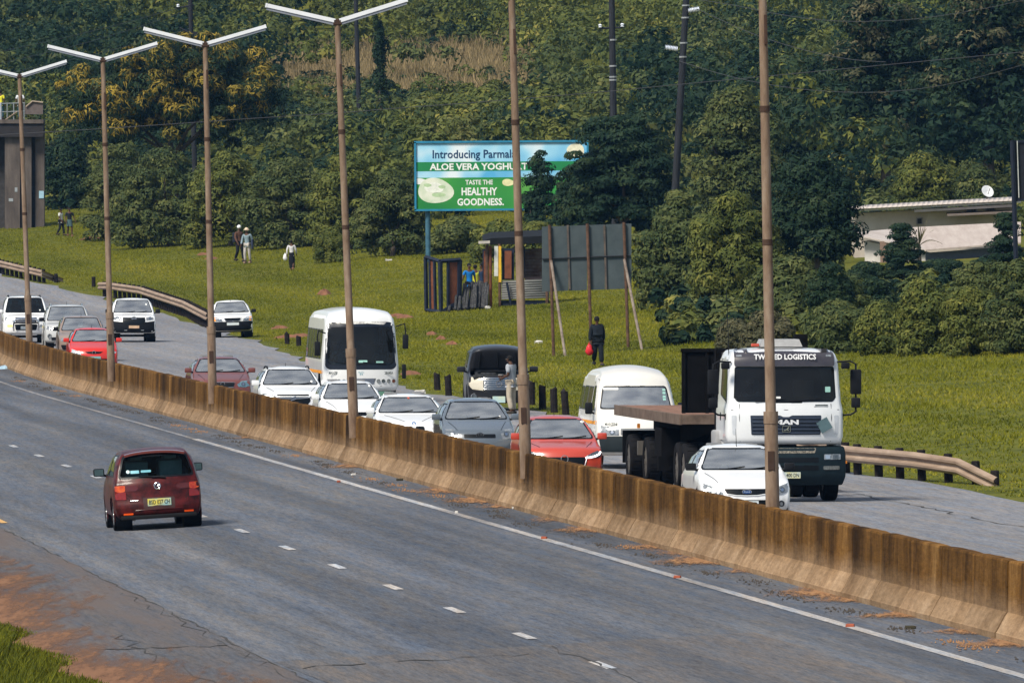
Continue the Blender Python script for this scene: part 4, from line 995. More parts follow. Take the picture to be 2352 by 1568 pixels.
def chaikin3(p, n=2):
    for _ in range(n):
        q = [Vector(p[0])]
        for a, b in zip(p, p[1:]): a, b = Vector(a), Vector(b); q += [a.lerp(b, .25), a.lerp(b, .75)]
        p = q + [Vector(p[-1])]
    return p
def sunroof(x0, x1, hw_):
    def f(B, root): B.patch(roundpoly([(x0, -hw_), (x1, -hw_), (x1, hw_), (x0, hw_)], .06), 'top', .006, M('smoked_roof_glass', (.12, .15, .17), .08, coat=1), 'sunroof', root)
    return f
sp['extra'] = slats(.87, 1.0, 3, .38, M_CHROME, .012) + [bull, rails_roof(2.1, 4.2, .64, M_BLK), sunroof(2.2, 2.9, .45), sticker(.60, 1.32, .06, .06)]; sp['plate'] = (.62, '')
PAJ = car('off_road_car', 'white off-roader with a chrome bull bar and one headlamp lit', at(60, 787), sp)
# 12 white pickup with black front
def pick(L, W, H, hz, cx, cz, rx, cab, **k):
    d = dict(L=L, W=W, sil=sil_pickup(L, H, hz, cx, cz, rx, cab, k.pop('z0', .36)), sec=sec(cz + .02, H, k.pop('top', .76)), cowl=cz + .015, roofz=H - .075, axles=k.pop('axles', (.85, L - 1.1)), side=[[(cx + .34, cz + .03), (cab - .12, cz + .03), (cab - .16, H - .13), (rx + .22, H - .13)]], rearseat=False); d.update(k); return d
sp = pick(5.2, .925, 1.78, 1.05, 1.25, 1.17, 1.85, 2.95, paint=PW, R=.37, mmat=M_BLK, tw=.24, rim='steel', glass=GL)
sp['parts'] = lampset([(-.86, .92), (-.50, .88), (-.50, 1.00), (-.84, 1.07)], [(-.66, .96, .055)]) + [('grille', roundpoly([(-.48, 1.09), (.48, 1.09), (.46, .84), (.36, .72), (-.36, .72), (-.46, .84)], .05), 'front', M_FRIT, .014), ('bumper', roundpoly([(-.90, .86), (-.52, .82), (.52, .82), (.90, .86), (.86, .44), (.7, .39), (-.7, .39), (-.86, .44)], .06), 'front', M_BLK, .012)]
sp['extra'] = [ring(0, .95, .085, t=.018), bar([(-.1, .95), (0, .95), (.1, .95)], .016, M_CHROME, 'emblem', .026), bar([(-.40, .48), (-.28, .48)], .018, M_LAMP, 'fog_lamp', .02), bar([(.28, .48), (.40, .48)], .018, M_LAMP, 'fog_lamp', .02), sticker(.55, 1.52, .07, .07)]; sp['plate'] = (.62, '', False, .42, .11, M('plate_orange', (.62, .42, .28), .5)); sp['msz'] = (.12, .2, .17); sp['mout'] = .16
NAV = car('pickup_truck', 'white pickup with black grille and bumper, right of the second lamp post', at(308, 785), sp, 'pickup truck', 'pickup trucks on the far carriageway')
# 13 small white pickup
sp = pick(4.4, .87, 1.53, .86, 1.1, 1.0, 1.75, 2.5, paint=PW, R=.30, mmat=M_BLK, rim='steel', top=.72, axles=(.75, 3.5), z0=.26)
sp['parts'] = lampset([(-.80, .68), (-.42, .67), (-.46, .78), (-.56, .84), (-.80, .86)], [(-.56, .745, .055)]) + pair('indicator', roundpoly([(-.81, .69), (-.69, .685), (-.69, .85), (-.81, .855)], .03), M_AMB, .014) + [('grille', roundpoly([(-.36, .81), (.36, .81), (.28, .68), (-.28, .68)], .05), 'front', M_FRIT, .010), ('bumper', roundpoly([(-.84, .66), (.84, .66), (.80, .36), (.66, .29), (-.66, .29), (-.80, .36)], .05), 'front', M_BLK, .012)]
sp['extra'] = [antenna(1.85, 0, .14, .0), bar([(-.37, .82), (-.29, .675), (0, .66), (.29, .675), (.37, .82)], .012, M_CHROME, 'grille_rim')]; sp['plate'] = (.56, '', False, .5, .11)
NP2 = car('pickup_truck', 'small white pickup with amber indicators at the grass edge', at(536, 774), sp, 'pickup truck', 'pickup trucks on the far carriageway')
# 14 dark red hatch on the near carriageway, seen from behind
PD = paint('dark_red_paint', (.060, .006, .006), dirt=(.035, .012, .010), var=.85, rough=.4, coat=.12, spec=.2)
PD.node_tree.nodes['Noise Texture'].inputs['Scale'].default_value = 5
L_, H_ = 4.1, 1.62
sil = [(.16, .2), (.03, .25), (0, .36), (0, .55), (.06, .75), (.25, .88), (.8, 1.0), (1.0, 1.05), (1.75, 1.5), (2.1, 1.585), (2.7, 1.62), (3.45, 1.585), (3.68, 1.50), (3.93, 1.03), (4.0, .93), (4.03, .72), (4.06, .60), (4.1, .50), (4.1, .36), (4.04, .27), (3.85, .24)]
sp = dict(L=L_, W=.905, sil=sil, sec=sec(1.04, H_, .755), cowl=1.07, roofz=1.53, axles=(.8, 3.3), side=sides(1.0, 1.06, 1.75, H_, 3.45, L_), rearw=(1.03, 1.485), rpil=.055, paint=PD, R=.31, mmat=M_BLK, rglass=glass('rear_glass', (.55, .88, .92), 1.1, -.3, .01), rx=.16, r=.055)
DARK_TL = M('dark_red_lens', (.09, .012, .01), .15, coat=.8)
sp['parts'] = pair('tail_light', roundpoly([(-.85, .80), (-.85, .90), (-.64, .905), (-.64, .785), (-.75, .765)], .03), M('orange_lens', stops=[(.4, (.40, .02, .008)), (.6, (.6, .10, .012))], rough=.15, coat=.8, scale=6), .012, 'rear') + pair('lamp_cover', roundpoly([(-.635, .90), (-.42, .885), (-.37, .84), (-.42, .785), (-.635, .785)], .03), DARK_TL, .010, 'rear') + pair('tail_light', roundpoly([(-.85, .775), (-.63, .775), (-.63, .62), (-.84, .63)], .02), M_RED, .012, 'rear') + [
    ('plate_recess', roundpoly([(-.30, .64), (.33, .64), (.33, .41), (-.30, .41)], .03), 'rear', M('brown_plastic', (.06, .03, .028), .5), .006)] + pair('reflector', roundpoly([(-.70, .315), (-.51, .315), (-.51, .35), (-.70, .35)], .01), M('orange_reflector', (.9, .12, .02), .3, emit=(1, .1, .01), es=.35), .012, 'rear')
def rearbits(B, root):
    x = tail_x(B, 0, .865); r_ = ring(0, .865, .062, t=.011, rear=True); r_(B, root)
    bar([(-.045, .885), (-.02, .868), (0, .85), (.02, .868), (.045, .885)], .008, M_CHROME, 'emblem', .016, 'rear')(B, root)
    bar([(-.55, .595), (-.40, .595)], .010, M_CHROME, 'model_badge', .012, 'rear')(B, root)
    bar([(-.1, 1.045), (.05, 1.04), (.18, 1.02)], .016, M_BLK, 'rear_wiper', .03, 'rear')(B, root)
    bar([(-.35, 1.075), (-.1, 1.05), (.15, 1.04)], .013, M_BLK, 'rear_wiper', .025, 'rear')(B, root)
    bar([(-.84, .385), (-.4, .40), (0, .405), (.4, .40), (.84, .385)], .012, PD, 'bumper_crease', .006, 'rear')(B, root)
    bar([(-.60, 1.10), (-.62, .74), (-.56, .66)], .004, M_FRIT, 'tailgate_seam', .001, 'rear')(B, root); bar([(.60, 1.10), (.62, .74), (.56, .66)], .004, M_FRIT, 'tailgate_seam', .001, 'rear')(B, root)
    bar([(-.62, .66), (-.56, .60), (-.55, .45), (0, .42), (.55, .45), (.56, .60), (.62, .66)], .005, M_FRIT, 'bumper_seam', .001, 'rear')(B, root)
    mb = MB(); hs = [-.60 + 1.2 * i / 10 for i in range(11)]; vs = []
    for h in hs:
        e = 1 - (abs(h) / .66) ** 2 * .25; q, _ = B.cast('top', 3.5, h)
        vs += [q + Vector((0, 0, .012)), q + Vector((.20 * e, 0, .0)), q + Vector((.20 * e, 0, -.045)), q + Vector((0, 0, -.03))]
    mb.add(vs, [(4 * i + a, 4 * i + (a + 1) % 4, 4 * i + 4 + (a + 1) % 4, 4 * i + 4 + a) for i in range(10) for a in range(4)] + [(0, 1, 2, 3), (40, 41, 42, 43)]); mb.build('spoiler', paint('spoiler_red', (.14, .02, .015), rough=.3), root, True)
    plate(B, root, .02, .545, 'BSD 027 CH', True, .47, .145, M('plate_fade', stops=[(.40, (.22, .46, .56)), (.60, (.75, .62, .10))], rough=.4, scale=3))
    B.patch(rect(-.42, 1.16, .17, .06, .01), 'rear', .006, M('sticker_teal', (.15, .42, .5), .4), 'window_sticker', root, skirt=False)
    B.patch(rect(-.2, 1.165, .2, .045, .01), 'rear', .006, M('sticker_teal', (.15, .42, .5), .4), 'window_sticker', root, skirt=False)
    B.patch(disc(-.555, 1.17, .035), 'rear', .006, M('sticker_pale', (.45, .65, .68), .4), 'window_sticker', root, skirt=False)
    MB().rbox((4.0, 0, .26), (.2, 1.5, .08), .03).build('rear_skirt', M('skirt_black', (.008, .008, .009), .8), root, True); MB().tube([(3.7, -.5, .22), (4.08, -.5, .22)], .03, 8).build('exhaust', M_STEEL, root, True)
sp['extra'] = [rearbits]; sp['wip'] = False; sp['msz'] = (.14, .22, .16); sp['mout'] = .16
pr = at(368, 1214); dd = road_pt(-6.9, pr.y + 4.1) - road_pt(-6.9, pr.y); pf = pr + dd
pf.z = zg(pf.x, pf.y)
MAZ = car('hatchback_car', 'dark red hatchback driving away on the near carriageway', pf, sp, group='cars on the near carriageway', face=-1)
# ================================================================== bus, minibus, van, lorry
def boxsec(z0, belt, top, ft, low=.96): return [(z0, low), (z0 + .15, .99), (belt - .2, 1.0), (belt, .995), (top - .35, ft + .03), (top - .12, ft), (top + .1, ft - .08)]
M_ORG = M('orange_stripe', (.85, .33, .02), .5)
def side_poly(B, root, pts, mat, name, off=.006, sidesn=('left', 'right')):
    for sd in sidesn: B.patch(pts, sd, off, mat, name, root, g=.25, skirt=False)
def seatrow(root, xs, hs, z):
    for x in xs:
        for h in hs:
            mb = MB(); mb.rbox((x, -h, z), (.42, .42, .12), .04); mb.rbox((x + .22, -h, z + .36), (.11, .42, .66), .04); mb.build('seat', M_SEAT, root, True)
# ---- town bus
PBUS = paint('bus_white', (.78, .79, .79), dirt=(.62, .56, .48), rough=.4)
L, W, H = 7.6, 1.16, 2.80
P = at(830, 924); root = place(P, name='bus'); tag(root, 'white bus with a big dark windscreen in the middle of the far carriageway', 'bus')
B = Body(L, W, [(.12, .34), (.02, .40), (0, .5), (0, .9), (.02, 1.2), (.10, 2.0), (.22, 2.45), (.42, 2.68), (.9, 2.79), (2.2, 2.80), (6.9, 2.78), (7.35, 2.68), (7.52, 2.3), (7.6, 1.4), (7.6, .6), (7.5, .4), (7.3, .34)], boxsec(.3, 1.2, H, .86), .20, .15, .10, .14, .03, .09)
ws = roundpoly([(-.99, 1.20), (-.90, 1.12), (.90, 1.12), (.99, 1.20), (.965, 2.12), (.86, 2.24), (-.86, 2.24), (-.965, 2.12)], .1)
B.window(ws, 'front', (GL2, M_FRIT), 'windscreen', root, .02)
B.patch(roundpoly([(-1.06, 1.08), (-.95, .98), (.95, .98), (1.06, 1.08), (1.02, 2.25), (.90, 2.38), (-.90, 2.38), (-1.02, 2.25)], .1), 'front', .004, M('bus_mask', (.008, .012, .022), .35, coat=.3), 'windscreen_mask', root, hole=ws)
for k in range(6):
    x0 = .95 + k * 1.05
    for sd in ('left', 'right'):
        if k == 0 and sd == 'left': pass
        B.window(roundpoly([(x0, 1.28), (x0 + .96, 1.28), (x0 + .96, 2.16), (x0 + .04, 2.16)], .06, 3), sd, (GL2, M_FRIT), 'side_window', root, .03)
        B.patch(rect(x0 + .48, 1.72, .05, .86), sd, .012, M_CHROME, 'window_bar', root, skirt=False)
B.build('body', PBUS, root, [(1.35, .44, .52), (5.7, .44, .52)])
side_poly(B, root, [(.3, .86), (7.4, .86), (7.4, .95), (.3, .95)], M_ORG, 'side_stripe')
for x in (1.35, 5.7):
    for sg in (1, -1): wheel(root, x, sg * .98, .42, .24, 'steel')
MB().box((L / 2, 0, .45), (L * .9, 1.7, .1)).build('underbody', M_BLK, root)
for k, h in enumerate((-.97, -.82, -.66, -.51, .51, .66, .82, .97)):
    q = B.patch(disc(h, .64, .048), 'front', .012, M('lamp_brown', (.16, .05, .03), .2, coat=.8) if k in (0, 7) else M_LAMPD if k in (2, 3, 5) else M_LAMP, 'headlight', root); ring(h, .64, .054, M_CHROME, .009, name='lamp_rim')(B, root)
B.patch(roundpoly([(-.44, .72), (.44, .72), (.36, .55), (-.36, .55)], .02), 'front', .008, M('grille_grey', (.16, .17, .18), .5), 'grille', root)
for f in slats(.575, .70, 5, .38, M_CHROME, .008): f(B, root)
ring(0, .64, .05, M_CHROME, .01, rz=.04)(B, root)
plate(B, root, .70, .27, '', False, .36, .13, M('plate_green', (.10, .22, .16), .5))
M_INKG = M('grey_ink', (.06, .08, .08), .5)
for h, t in ((-.80, 'MANZINI'), (.80, 'LOBAMBA')): text(t, .085, M_INKG, root, FM(nose_x(B, h, .88) - .035, h, .88), width=.30, bold=.02)
text('MLGTC', .045, M('teal_ink', (.05, .3, .36), .5), root, FM(nose_x(B, 0, .9) - .012, -.0, .90), width=.17)
text('M', .05, M('teal_ink', (.05, .3, .36), .5), root, FM(nose_x(B, 0, .84) - .012, -.0, .84), width=.08)
bar([(-1.12, .50), (-.6, .49), (0, .485), (.6, .49), (1.12, .50)], .006, M_FRIT, 'bumper_seam', .001)(B, root)
M_WEAR = M('peeling_white', stops=[(.4, (.75, .74, .70)), (.6, (.35, .34, .34))], rough=.7, scale=6)
B.patch(roundpoly([(-.70, 2.40), (.80, 2.40), (.70, 2.30), (.2, 2.335), (-.3, 2.315), (-.62, 2.35)], .04), 'front', .010, M_WEAR, 'peeled_paint', root)
for sg, zc, x in ((-1, 1.95, -.12), (1, 1.75, -.05)):
    y = sg * 1.30; o = MB().rbox((x, y, zc - .15), (.12, .17, .42), .05).build('wing_mirror', M_BLK, root, True)
    MB().tube([(.15, sg * 1.05, zc + .3), (x, y - sg * .03, zc + .38), (x, y, zc + .2), (x, y, zc)], .022, 6).build('mirror_arm', M_BLK, o, True)
MB().rbox((.1, -1.27, .92), (.1, .12, .42), .04).build('wing_mirror', M_BLK, root, True)
seatrow(root, [1.7 + .85 * k for k in range(6)], (-.75, -.32, .32, .75), 1.02)
MB().rbox((.45, 0, 1.02), (.4, 1.8, .2), .05).build('dashboard', M_DARKIN, root, True)
MB().box((L / 2 + .2, 0, .82), (L * .9, 2.0, .05)).build('cabin_floor', M_DARKIN, root)
c = Vector((.72, .55, 1.30)); R = Matrix.Rotation(math.radians(50), 3, 'Y')
MB().tube([c + R @ Vector((.22 * math.cos(t), .22 * math.sin(t), 0)) for t in [2 * math.pi * k / 16 for k in range(17)]], .018, 6, False).build('steering_wheel', M_BLK, root, True)
for h0, dr in ((-.05, -1), (.75, -1)):
    pts = [B.cast('front', h0 + dr * .7 * i / 6, 1.135 + .06 * (i / 6))[0] + Vector((-.02, 0, 0)) for i in range(7)]; MB().tube(pts, .012, 5).build('wiper', M_BLK, root)
B.patch(rect(.05, 1.22, .26, .07, .02), 'front', .010, M('sticker_mint', (.35, .62, .55), .5), 'window_sticker', root, skirt=False); B.patch(rect(.55, 1.20, .22, .05, .02), 'front', .010, M('sticker_mint', (.35, .62, .55), .5), 'window_sticker', root, skirt=False)
BUS = (root, B)
# ---- high-roof minibus taxi
PT = paint('taxi_white', (.70, .68, .64), dirt=(.5, .43, .35), rough=.45)
L, W, H = 5.2, .96, 2.32
P = at(1468, 1076); root = place(P, name='minibus'); tag(root, 'white high-roof minibus beside the flatbed, with an orange side stripe', 'minibus')
B = Body(L, W, [(.14, .30), (.03, .36), (0, .46), (0, .72), (.05, .92), (.22, 1.12), (.42, 1.24), (.62, 1.35), (1.02, 1.92), (1.12, 2.08), (1.3, 2.2), (1.9, 2.31), (3.0, 2.32), (4.7, 2.28), (5.0, 2.15), (5.14, 1.4), (5.2, .8), (5.18, .42), (5.0, .3)], [(.25, .93), (.45, .99), (.8, 1.0), (1.15, .985), (1.35, .965), (1.85, .87), (2.15, .80), (2.4, .68)], .22, .1, .09, .09, .04, .06)
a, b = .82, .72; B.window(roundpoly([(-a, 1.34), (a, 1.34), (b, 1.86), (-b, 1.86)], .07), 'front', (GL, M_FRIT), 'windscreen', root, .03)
for sd in ('left', 'right'):
    for w_ in ([(.95, 1.30), (1.72, 1.30), (1.72, 1.86), (1.32, 1.86)], [(1.9, 1.30), (2.85, 1.30), (2.85, 1.84), (1.9, 1.84)], [(2.95, 1.30), (3.9, 1.30), (3.9, 1.84), (2.95, 1.84)], [(4.0, 1.30), (4.85, 1.30), (4.8, 1.82), (4.0, 1.82)]): B.window(roundpoly(w_, .05, 3), sd, (GL2, M_FRIT), 'side_window', root, .025)
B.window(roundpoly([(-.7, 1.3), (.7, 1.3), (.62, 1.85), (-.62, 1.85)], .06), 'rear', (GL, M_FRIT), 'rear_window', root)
B.build('body', PT, root, [(1.05, .37, .44), (4.1, .37, .44)])
side_poly(B, root, [(.5, 1.0), (5.1, 1.0), (5.1, 1.075), (.5, 1.075)], M_ORG, 'side_stripe')
for x in (1.05, 4.1):
    for sg in (1, -1): wheel(root, x, sg * .84, .35, .21, 'steel')
MB().box((L / 2, 0, .36), (L * .9, 1.4, .1)).build('underbody', M_BLK, root)
for f in lampset([(-.86, .76), (-.45, .76), (-.45, .90), (-.84, .98)], [(-.60, .83, .06)], M_LAMP): B.patch(f[1], f[2], f[4], f[3], f[0], root)
B.patch(rect(0, .84, .82, .15, .03), 'front', .008, M('grille_grey', (.16, .17, .18), .5), 'grille', root)
B.patch(roundpoly([(-.90, .74), (.90, .74), (.84, .38), (-.84, .38)], .05), 'front', .012, M('bumper_charcoal', (.015, .022, .026), .55), 'bumper', root)
text('MANZINI', .075, M_INKG, root, FM(nose_x(B, -.62, 1.0) - .06, -.62, 1.01, .45), width=.28, bold=.02)
cabin(root, B, .85, 1.34, 1.35, .78, 1.9, rear=True, zseat=.85); seatrow(root, [3.0, 3.8, 4.5], (-.55, 0, .55), 1.0)
mirrors(B, root, .88, 1.36, M_BLK, (.14, .17, .26), .14); wipers(B, root, 1.345)
B.patch(rect(-.55, 1.80, .34, .05, .01), 'front', .010, M('sticker_white', (.8, .8, .78), .5), 'window_sticker', root, skirt=False)
for z in (1.56, 1.62, 1.70, 1.77): B.patch(rect(.66, z, .07, .05, .01), 'front', .010, M('sticker_mint', (.35, .62, .55), .5), 'window_sticker', root, skirt=False)
hl = [B.cast('left', .85, z)[0] for z in (1.0, 1.2, 1.3)]
bar([(1.78, .5), (1.78, 1.2), (1.80, 1.95)], .006, M_FRIT, 'door_seam', .001, 'left')(B, root); bar([(.78, .9), (.80, 1.25), (1.3, 2.0), (1.78, 2.02)], .006, M_FRIT, 'door_seam', .001, 'left')(B, root)
TAXI = (root, B)
# ---- black van, bonnet up
PK = paint('black_van_paint', (.013, .014, .018), dirt=(.05, .04, .035), rough=.3, coat=.35, spec=.2)
L, W, H = 4.8, .90, 1.87
P = at(1146, 943); root = place(P, name='van', yaw=math.radians(-3)); tag(root, 'black van stopped on the shoulder with its bonnet raised', 'van')
B = Body(L, W, [(.16, .22), (.03, .27), (0, .36), (0, .62), (.02, .86), (.10, .99), (.3, 1.03), (.75, 1.08), (.95, 1.14), (1.55, 1.72), (1.85, 1.83), (2.6, 1.87), (4.3, 1.83), (4.62, 1.72), (4.76, 1.1), (4.8, .6), (4.74, .34), (4.55, .25)], [(.2, .91), (.35, .98), (.7, 1.0), (1.05, .985), (1.2, .96), (1.6, .86), (1.78, .80), (1.95, .7)], .22, .12, .06, .08, .05, .06)
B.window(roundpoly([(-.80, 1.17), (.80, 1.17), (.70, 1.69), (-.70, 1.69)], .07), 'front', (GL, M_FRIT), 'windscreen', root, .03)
for sd in ('left', 'right'):
    for w_ in ([(1.35, 1.14), (2.2, 1.14), (2.2, 1.64), (1.85, 1.64)], [(2.3, 1.14), (3.3, 1.14), (3.3, 1.64), (2.3, 1.64)], [(3.4, 1.14), (4.4, 1.14), (4.3, 1.64), (3.4, 1.64)]): B.window(roundpoly(w_, .05, 3), sd, (GL2, M_FRIT), 'side_window', root, .025)
B.window(roundpoly([(-.66, 1.2), (.66, 1.2), (.6, 1.65), (-.6, 1.65)], .06), 'rear', (GL2, M_FRIT), 'rear_window', root)
B.cut.append(('front', [(-.78, 1.015), (.78, 1.015), (.78, 1.125), (-.78, 1.125)]))
B.build('body', PK, root, [(.95, .34, .41), (3.85, .34, .41)])
for x in (.95, 3.85):
    for sg in (1, -1): wheel(root, x, sg * .79, .33, .21, 'alloy')
MB().box((L / 2, 0, .3), (L * .9, 1.4, .08)).build('underbody', M_BLK, root)
MB().rbox((.5, 0, .96), (.66, 1.44, .12), .03).add(MB().rbox((.42, .28, 1.02), (.3, .45, .14), .04).v, MB().rbox((0, 0, 0), (.3, .45, .14), .04).f).add(MB().rbox((.55, -.35, 1.02), (.25, .3, .14), .04).v, MB().rbox((0, 0, 0), (.25, .3, .14), .04).f).build('engine_bay', M('engine_black', (.025, .026, .028), .6, var=.6, scale=12), root, True)
hv = []; hf = []                               # raised bonnet: a shallow curved lid hinged at the cowl
for i in range(9):
    s_ = i / 8
    for j in range(13):
        t = -1 + 2 * j / 12; wd = .80 * (1 - .10 * s_ ** 2); cr = .07 * (1 - t * t)
        ln = .86 * s_ * (1 - .16 * t ** 4 * s_)
        hv.append((.93 - ln * .26 - cr * .3 * s_, wd * t, 1.14 + ln * .70 + cr * .25))
for i in range(8):
    for j in range(12): q = i * 13 + j; hf.append((q, q + 1, q + 14, q + 13))
lid = MB().add(hv, hf).build('bonnet', PK, root, True); sm = lid.modifiers.new('s', 'SOLIDIFY'); sm.thickness = .035; sm.offset = 1
rib = MB()
for j in (2, 6, 10): rib.tube([Vector(hv[i * 13 + j]) + Vector((-.02, 0, -.01)) for i in range(1, 8)], .022, 6)
rib.build('bonnet_ribs', M_BLK, lid, True)
MB().tube([(.3, -.6, 1.0), (.72, -.62, 1.55)], .012, 6).build('bonnet_stay', M_STEEL, root)
for f in lampset([(-.86, .72), (-.74, .62), (-.44, .58), (-.44, .93), (-.84, .97)], [], M('cream_lamp', (.66, .60, .48), .15, .1, var=.15, coat=1)): B.patch(f[1], f[2], f[4], f[3], f[0], root)
B.patch(roundpoly([(-.43, .95), (.43, .95), (.43, .60), (-.43, .60)], .02), 'front', .006, M('grille_blue', (.03, .06, .10), .3, coat=.5), 'grille', root)
for f in slats(.615, .935, 7, .42, M_CHROME, .009): f(B, root)
ring(0, .775, .085, t=.016)(B, root); bar([(-.11, .775), (.11, .775)], .014, M_CHROME, 'emblem', .028)(B, root)
for h in (-.70, .70): B.patch(disc(h, .41, .075), 'front', .01, M_LAMPD, 'fog_lamp', root); ring(h, .41, .085, t=.012, name='fog_rim')(B, root)
plate(B, root, 0, .33, '', False, .36, .18, M('plate_pale', stops=[(.4, (.45, .62, .62)), (.6, (.62, .66, .45))], rough=.5, scale=5))
bar([(-.86, .52), (-.4, .55), (0, .555), (.4, .55), (.86, .52)], .008, M_FRIT, 'bumper_seam', .002)(B, root)
cabin(root, B, 1.05, 1.15, 1.7, .75, 1.75, rear=True, zseat=.75); mirrors(B, root, 1.18, 1.17, PK, (.13, .24, .16), .17); MB().rbox((4.5, 0, 1.5), (.02, .2, .1), .004).build('rear_label', M('sticker_mint', (.35, .62, .55), .5), root)
VAN = (root, B)
# ---- lorry with flatbed trailer
PL_ = paint('lorry_white', (.80, .82, .84), dirt=(.6, .56, .5), rough=.35)
M_LDK = M('lorry_bumper', (.010, .020, .027), .6, spec=.12, var=.2, scale=5)
M_CHAS = M('chassis_black', (.006, .006, .007), .9, spec=.05, var=.4, scale=4)
P = at(1806, 1152); root = place(P, name='flatbed_lorry', yaw=math.radians(.6)); tag(root, 'white lorry cab with dark bumper pulling an empty flatbed trailer', 'lorry')
L, W, H = 2.3, 1.22, 3.12
B = Body(L, W, [(.14, 1.16), (.04, 1.20), (0, 1.3), (.0, 1.75), (.05, 2.0), (.20, 2.72), (.26, 2.95), (.38, 3.06), (.75, 3.11), (1.9, 3.12), (2.2, 3.05), (2.3, 2.9), (2.3, 1.4), (2.26, 1.18), (2.1, 1.14)], [(1.1, .965), (1.3, .985), (1.85, .985), (2.0, .955), (2.5, .93), (2.9, .91), (3.2, .86)], .17, .05, .05, .10, .02, .07)
ws = roundpoly([(-1.03, 2.10), (-.97, 2.02), (.97, 2.02), (1.03, 2.10), (1.01, 2.73), (-1.01, 2.73)], .05)
B.window(ws, 'front', (GL2, M_FRIT), 'windscreen', root, .02)
for sd in ('left', 'right'):
    B.window(roundpoly([(.52, 2.02), (1.5, 2.15), (1.5, 2.80), (.66, 2.80), (.50, 2.5)], .05), sd, (GL2, M_FRIT), 'side_window', root, .03)
    B.patch(rect(1.15, 1.72, .10, .16, .03), sd, .01, M_FRIT, 'door_handle', root); bar([(.42, 1.2), (.44, 2.0), (.6, 2.86), (1.58, 2.88), (1.6, 1.2)], .008, M_FRIT, 'door_seam', .001, sd)(B, root)
B.build('cab', PL_, root)
vis = [(-1.02, 2.74), (1.02, 2.74), (1.01, 3.02), (.93, 3.09), (-.93, 3.09), (-1.01, 3.02)]
vm = M('smoked_visor', stops=[(.3, (.03, .03, .042)), (.7, (.065, .06, .07))], rough=.3, coat=.5, scale=1.5)
q = B.patch(roundpoly(vis, .05), 'front', .06, vm, 'sun_visor', root)
text('TWISTED LOGISTICS', .115, M('visor_white', (.85, .86, .88), .5), q, FM(nose_x(B, 0, 2.93) - .078, -.0, 2.93, .22), width=1.26, bold=.03)
for h in (-.92, .90): B.patch(rect(h, 2.95, .11, .04, .01), 'front', .066, M_LAMP, 'marker_lamp', root)
B.patch(roundpoly([(-.72, 1.75), (-.12, 1.75), (-.06, 1.72), (.06, 1.72), (.12, 1.75), (.72, 1.75), (.70, 1.36), (-.70, 1.36)], .02), 'front', .008, M('grille_navy', (.022, .032, .055), .4, coat=.3), 'grille', root)
for f in slats(1.39, 1.69, 5, .68, M('grille_navy2', (.035, .048, .075), .35), .016, off=.016): f(B, root)
text('MAN', .10, M('letter_silver', (.75, .77, .8), .4), root, FM(nose_x(B, 0, 1.61) - .04, .0, 1.615), width=.50, bold=.05)
x_ = nose_x(B, 0, 1.48) - .035
fr = MB()
for a_, b_ in (((-.08, 1.42), (.08, 1.42)), ((.08, 1.42), (.08, 1.535)), ((.08, 1.535), (-.08, 1.535)), ((-.08, 1.535), (-.08, 1.42))): fr.tube([(x_, -a_[0], a_[1]), (x_, -b_[0], b_[1])], .007, 5)
fr.build('emblem', M_CHROME, root); MB().prism([(x_, -h, z) for h, z in ((-.06, 1.44), (-.045, 1.46), (-.01, 1.465), (.015, 1.49), (.03, 1.515), (.055, 1.52), (.05, 1.495), (.035, 1.475), (.045, 1.445), (.03, 1.44), (.015, 1.46), (-.02, 1.445))], (-.006, 0, 0)).build('emblem', M_CHROME, root)
dm = MB(); Rd = Matrix.Rotation(math.radians(-30), 3, 'X'); dm.box((nose_x(B, .78, 1.55) - .05, -.78, 1.55), (.008, .245, .245), Rd); dm.build('hazard_board', M('board_slate', (.09, .15, .17), .6), root)
for sg in (-1, 1):
    bar([(sg * .93, 1.98), (sg * .935, 1.7), (sg * .92, 1.22)], .007, M_FRIT, 'panel_seam', .001)(B, root)
    B.patch(roundpoly([(sg * .99, 1.75), (sg * 1.09, 1.75), (sg * 1.07, 1.36), (sg * 1.01, 1.36)], .03) if sg > 0 else roundpoly([(-1.09, 1.75), (-.99, 1.75), (-1.01, 1.36), (-1.07, 1.36)], .03), 'front', .006, M('pale_inset', (.55, .58, .62), .4), 'air_vane', root)
bar([(-1.1, 1.86), (0, 1.86), (1.1, 1.86)], .007, M_FRIT, 'panel_seam', .001)(B, root)
bar([(.60, 1.955), (.86, 1.955)], .012, M_INKG, 'type_badge', .004)(B, root); bar([(.58, 1.925), (.86, 1.925)], .006, M_INKG, 'type_badge', .004)(B, root)
B.patch(rect(.87, 2.27, .11, .11, .01), 'front', .008, M('sticker_mint', (.35, .62, .55), .5), 'window_sticker', root, skirt=False); B.patch(rect(-.15, 2.11, .09, .04, .005), 'front', .010, M('sticker_white', (.8, .8, .78), .5), 'window_sticker', root, skirt=False)
for h0 in (-.62, .1): 
    pts = [B.cast('front', h0 + .6 * i / 6, 2.03 + .05 * (i / 6))[0] + Vector((-.02, 0, 0)) for i in range(7)]; MB().tube(pts, .012, 5).build('wiper', M_BLK, root)
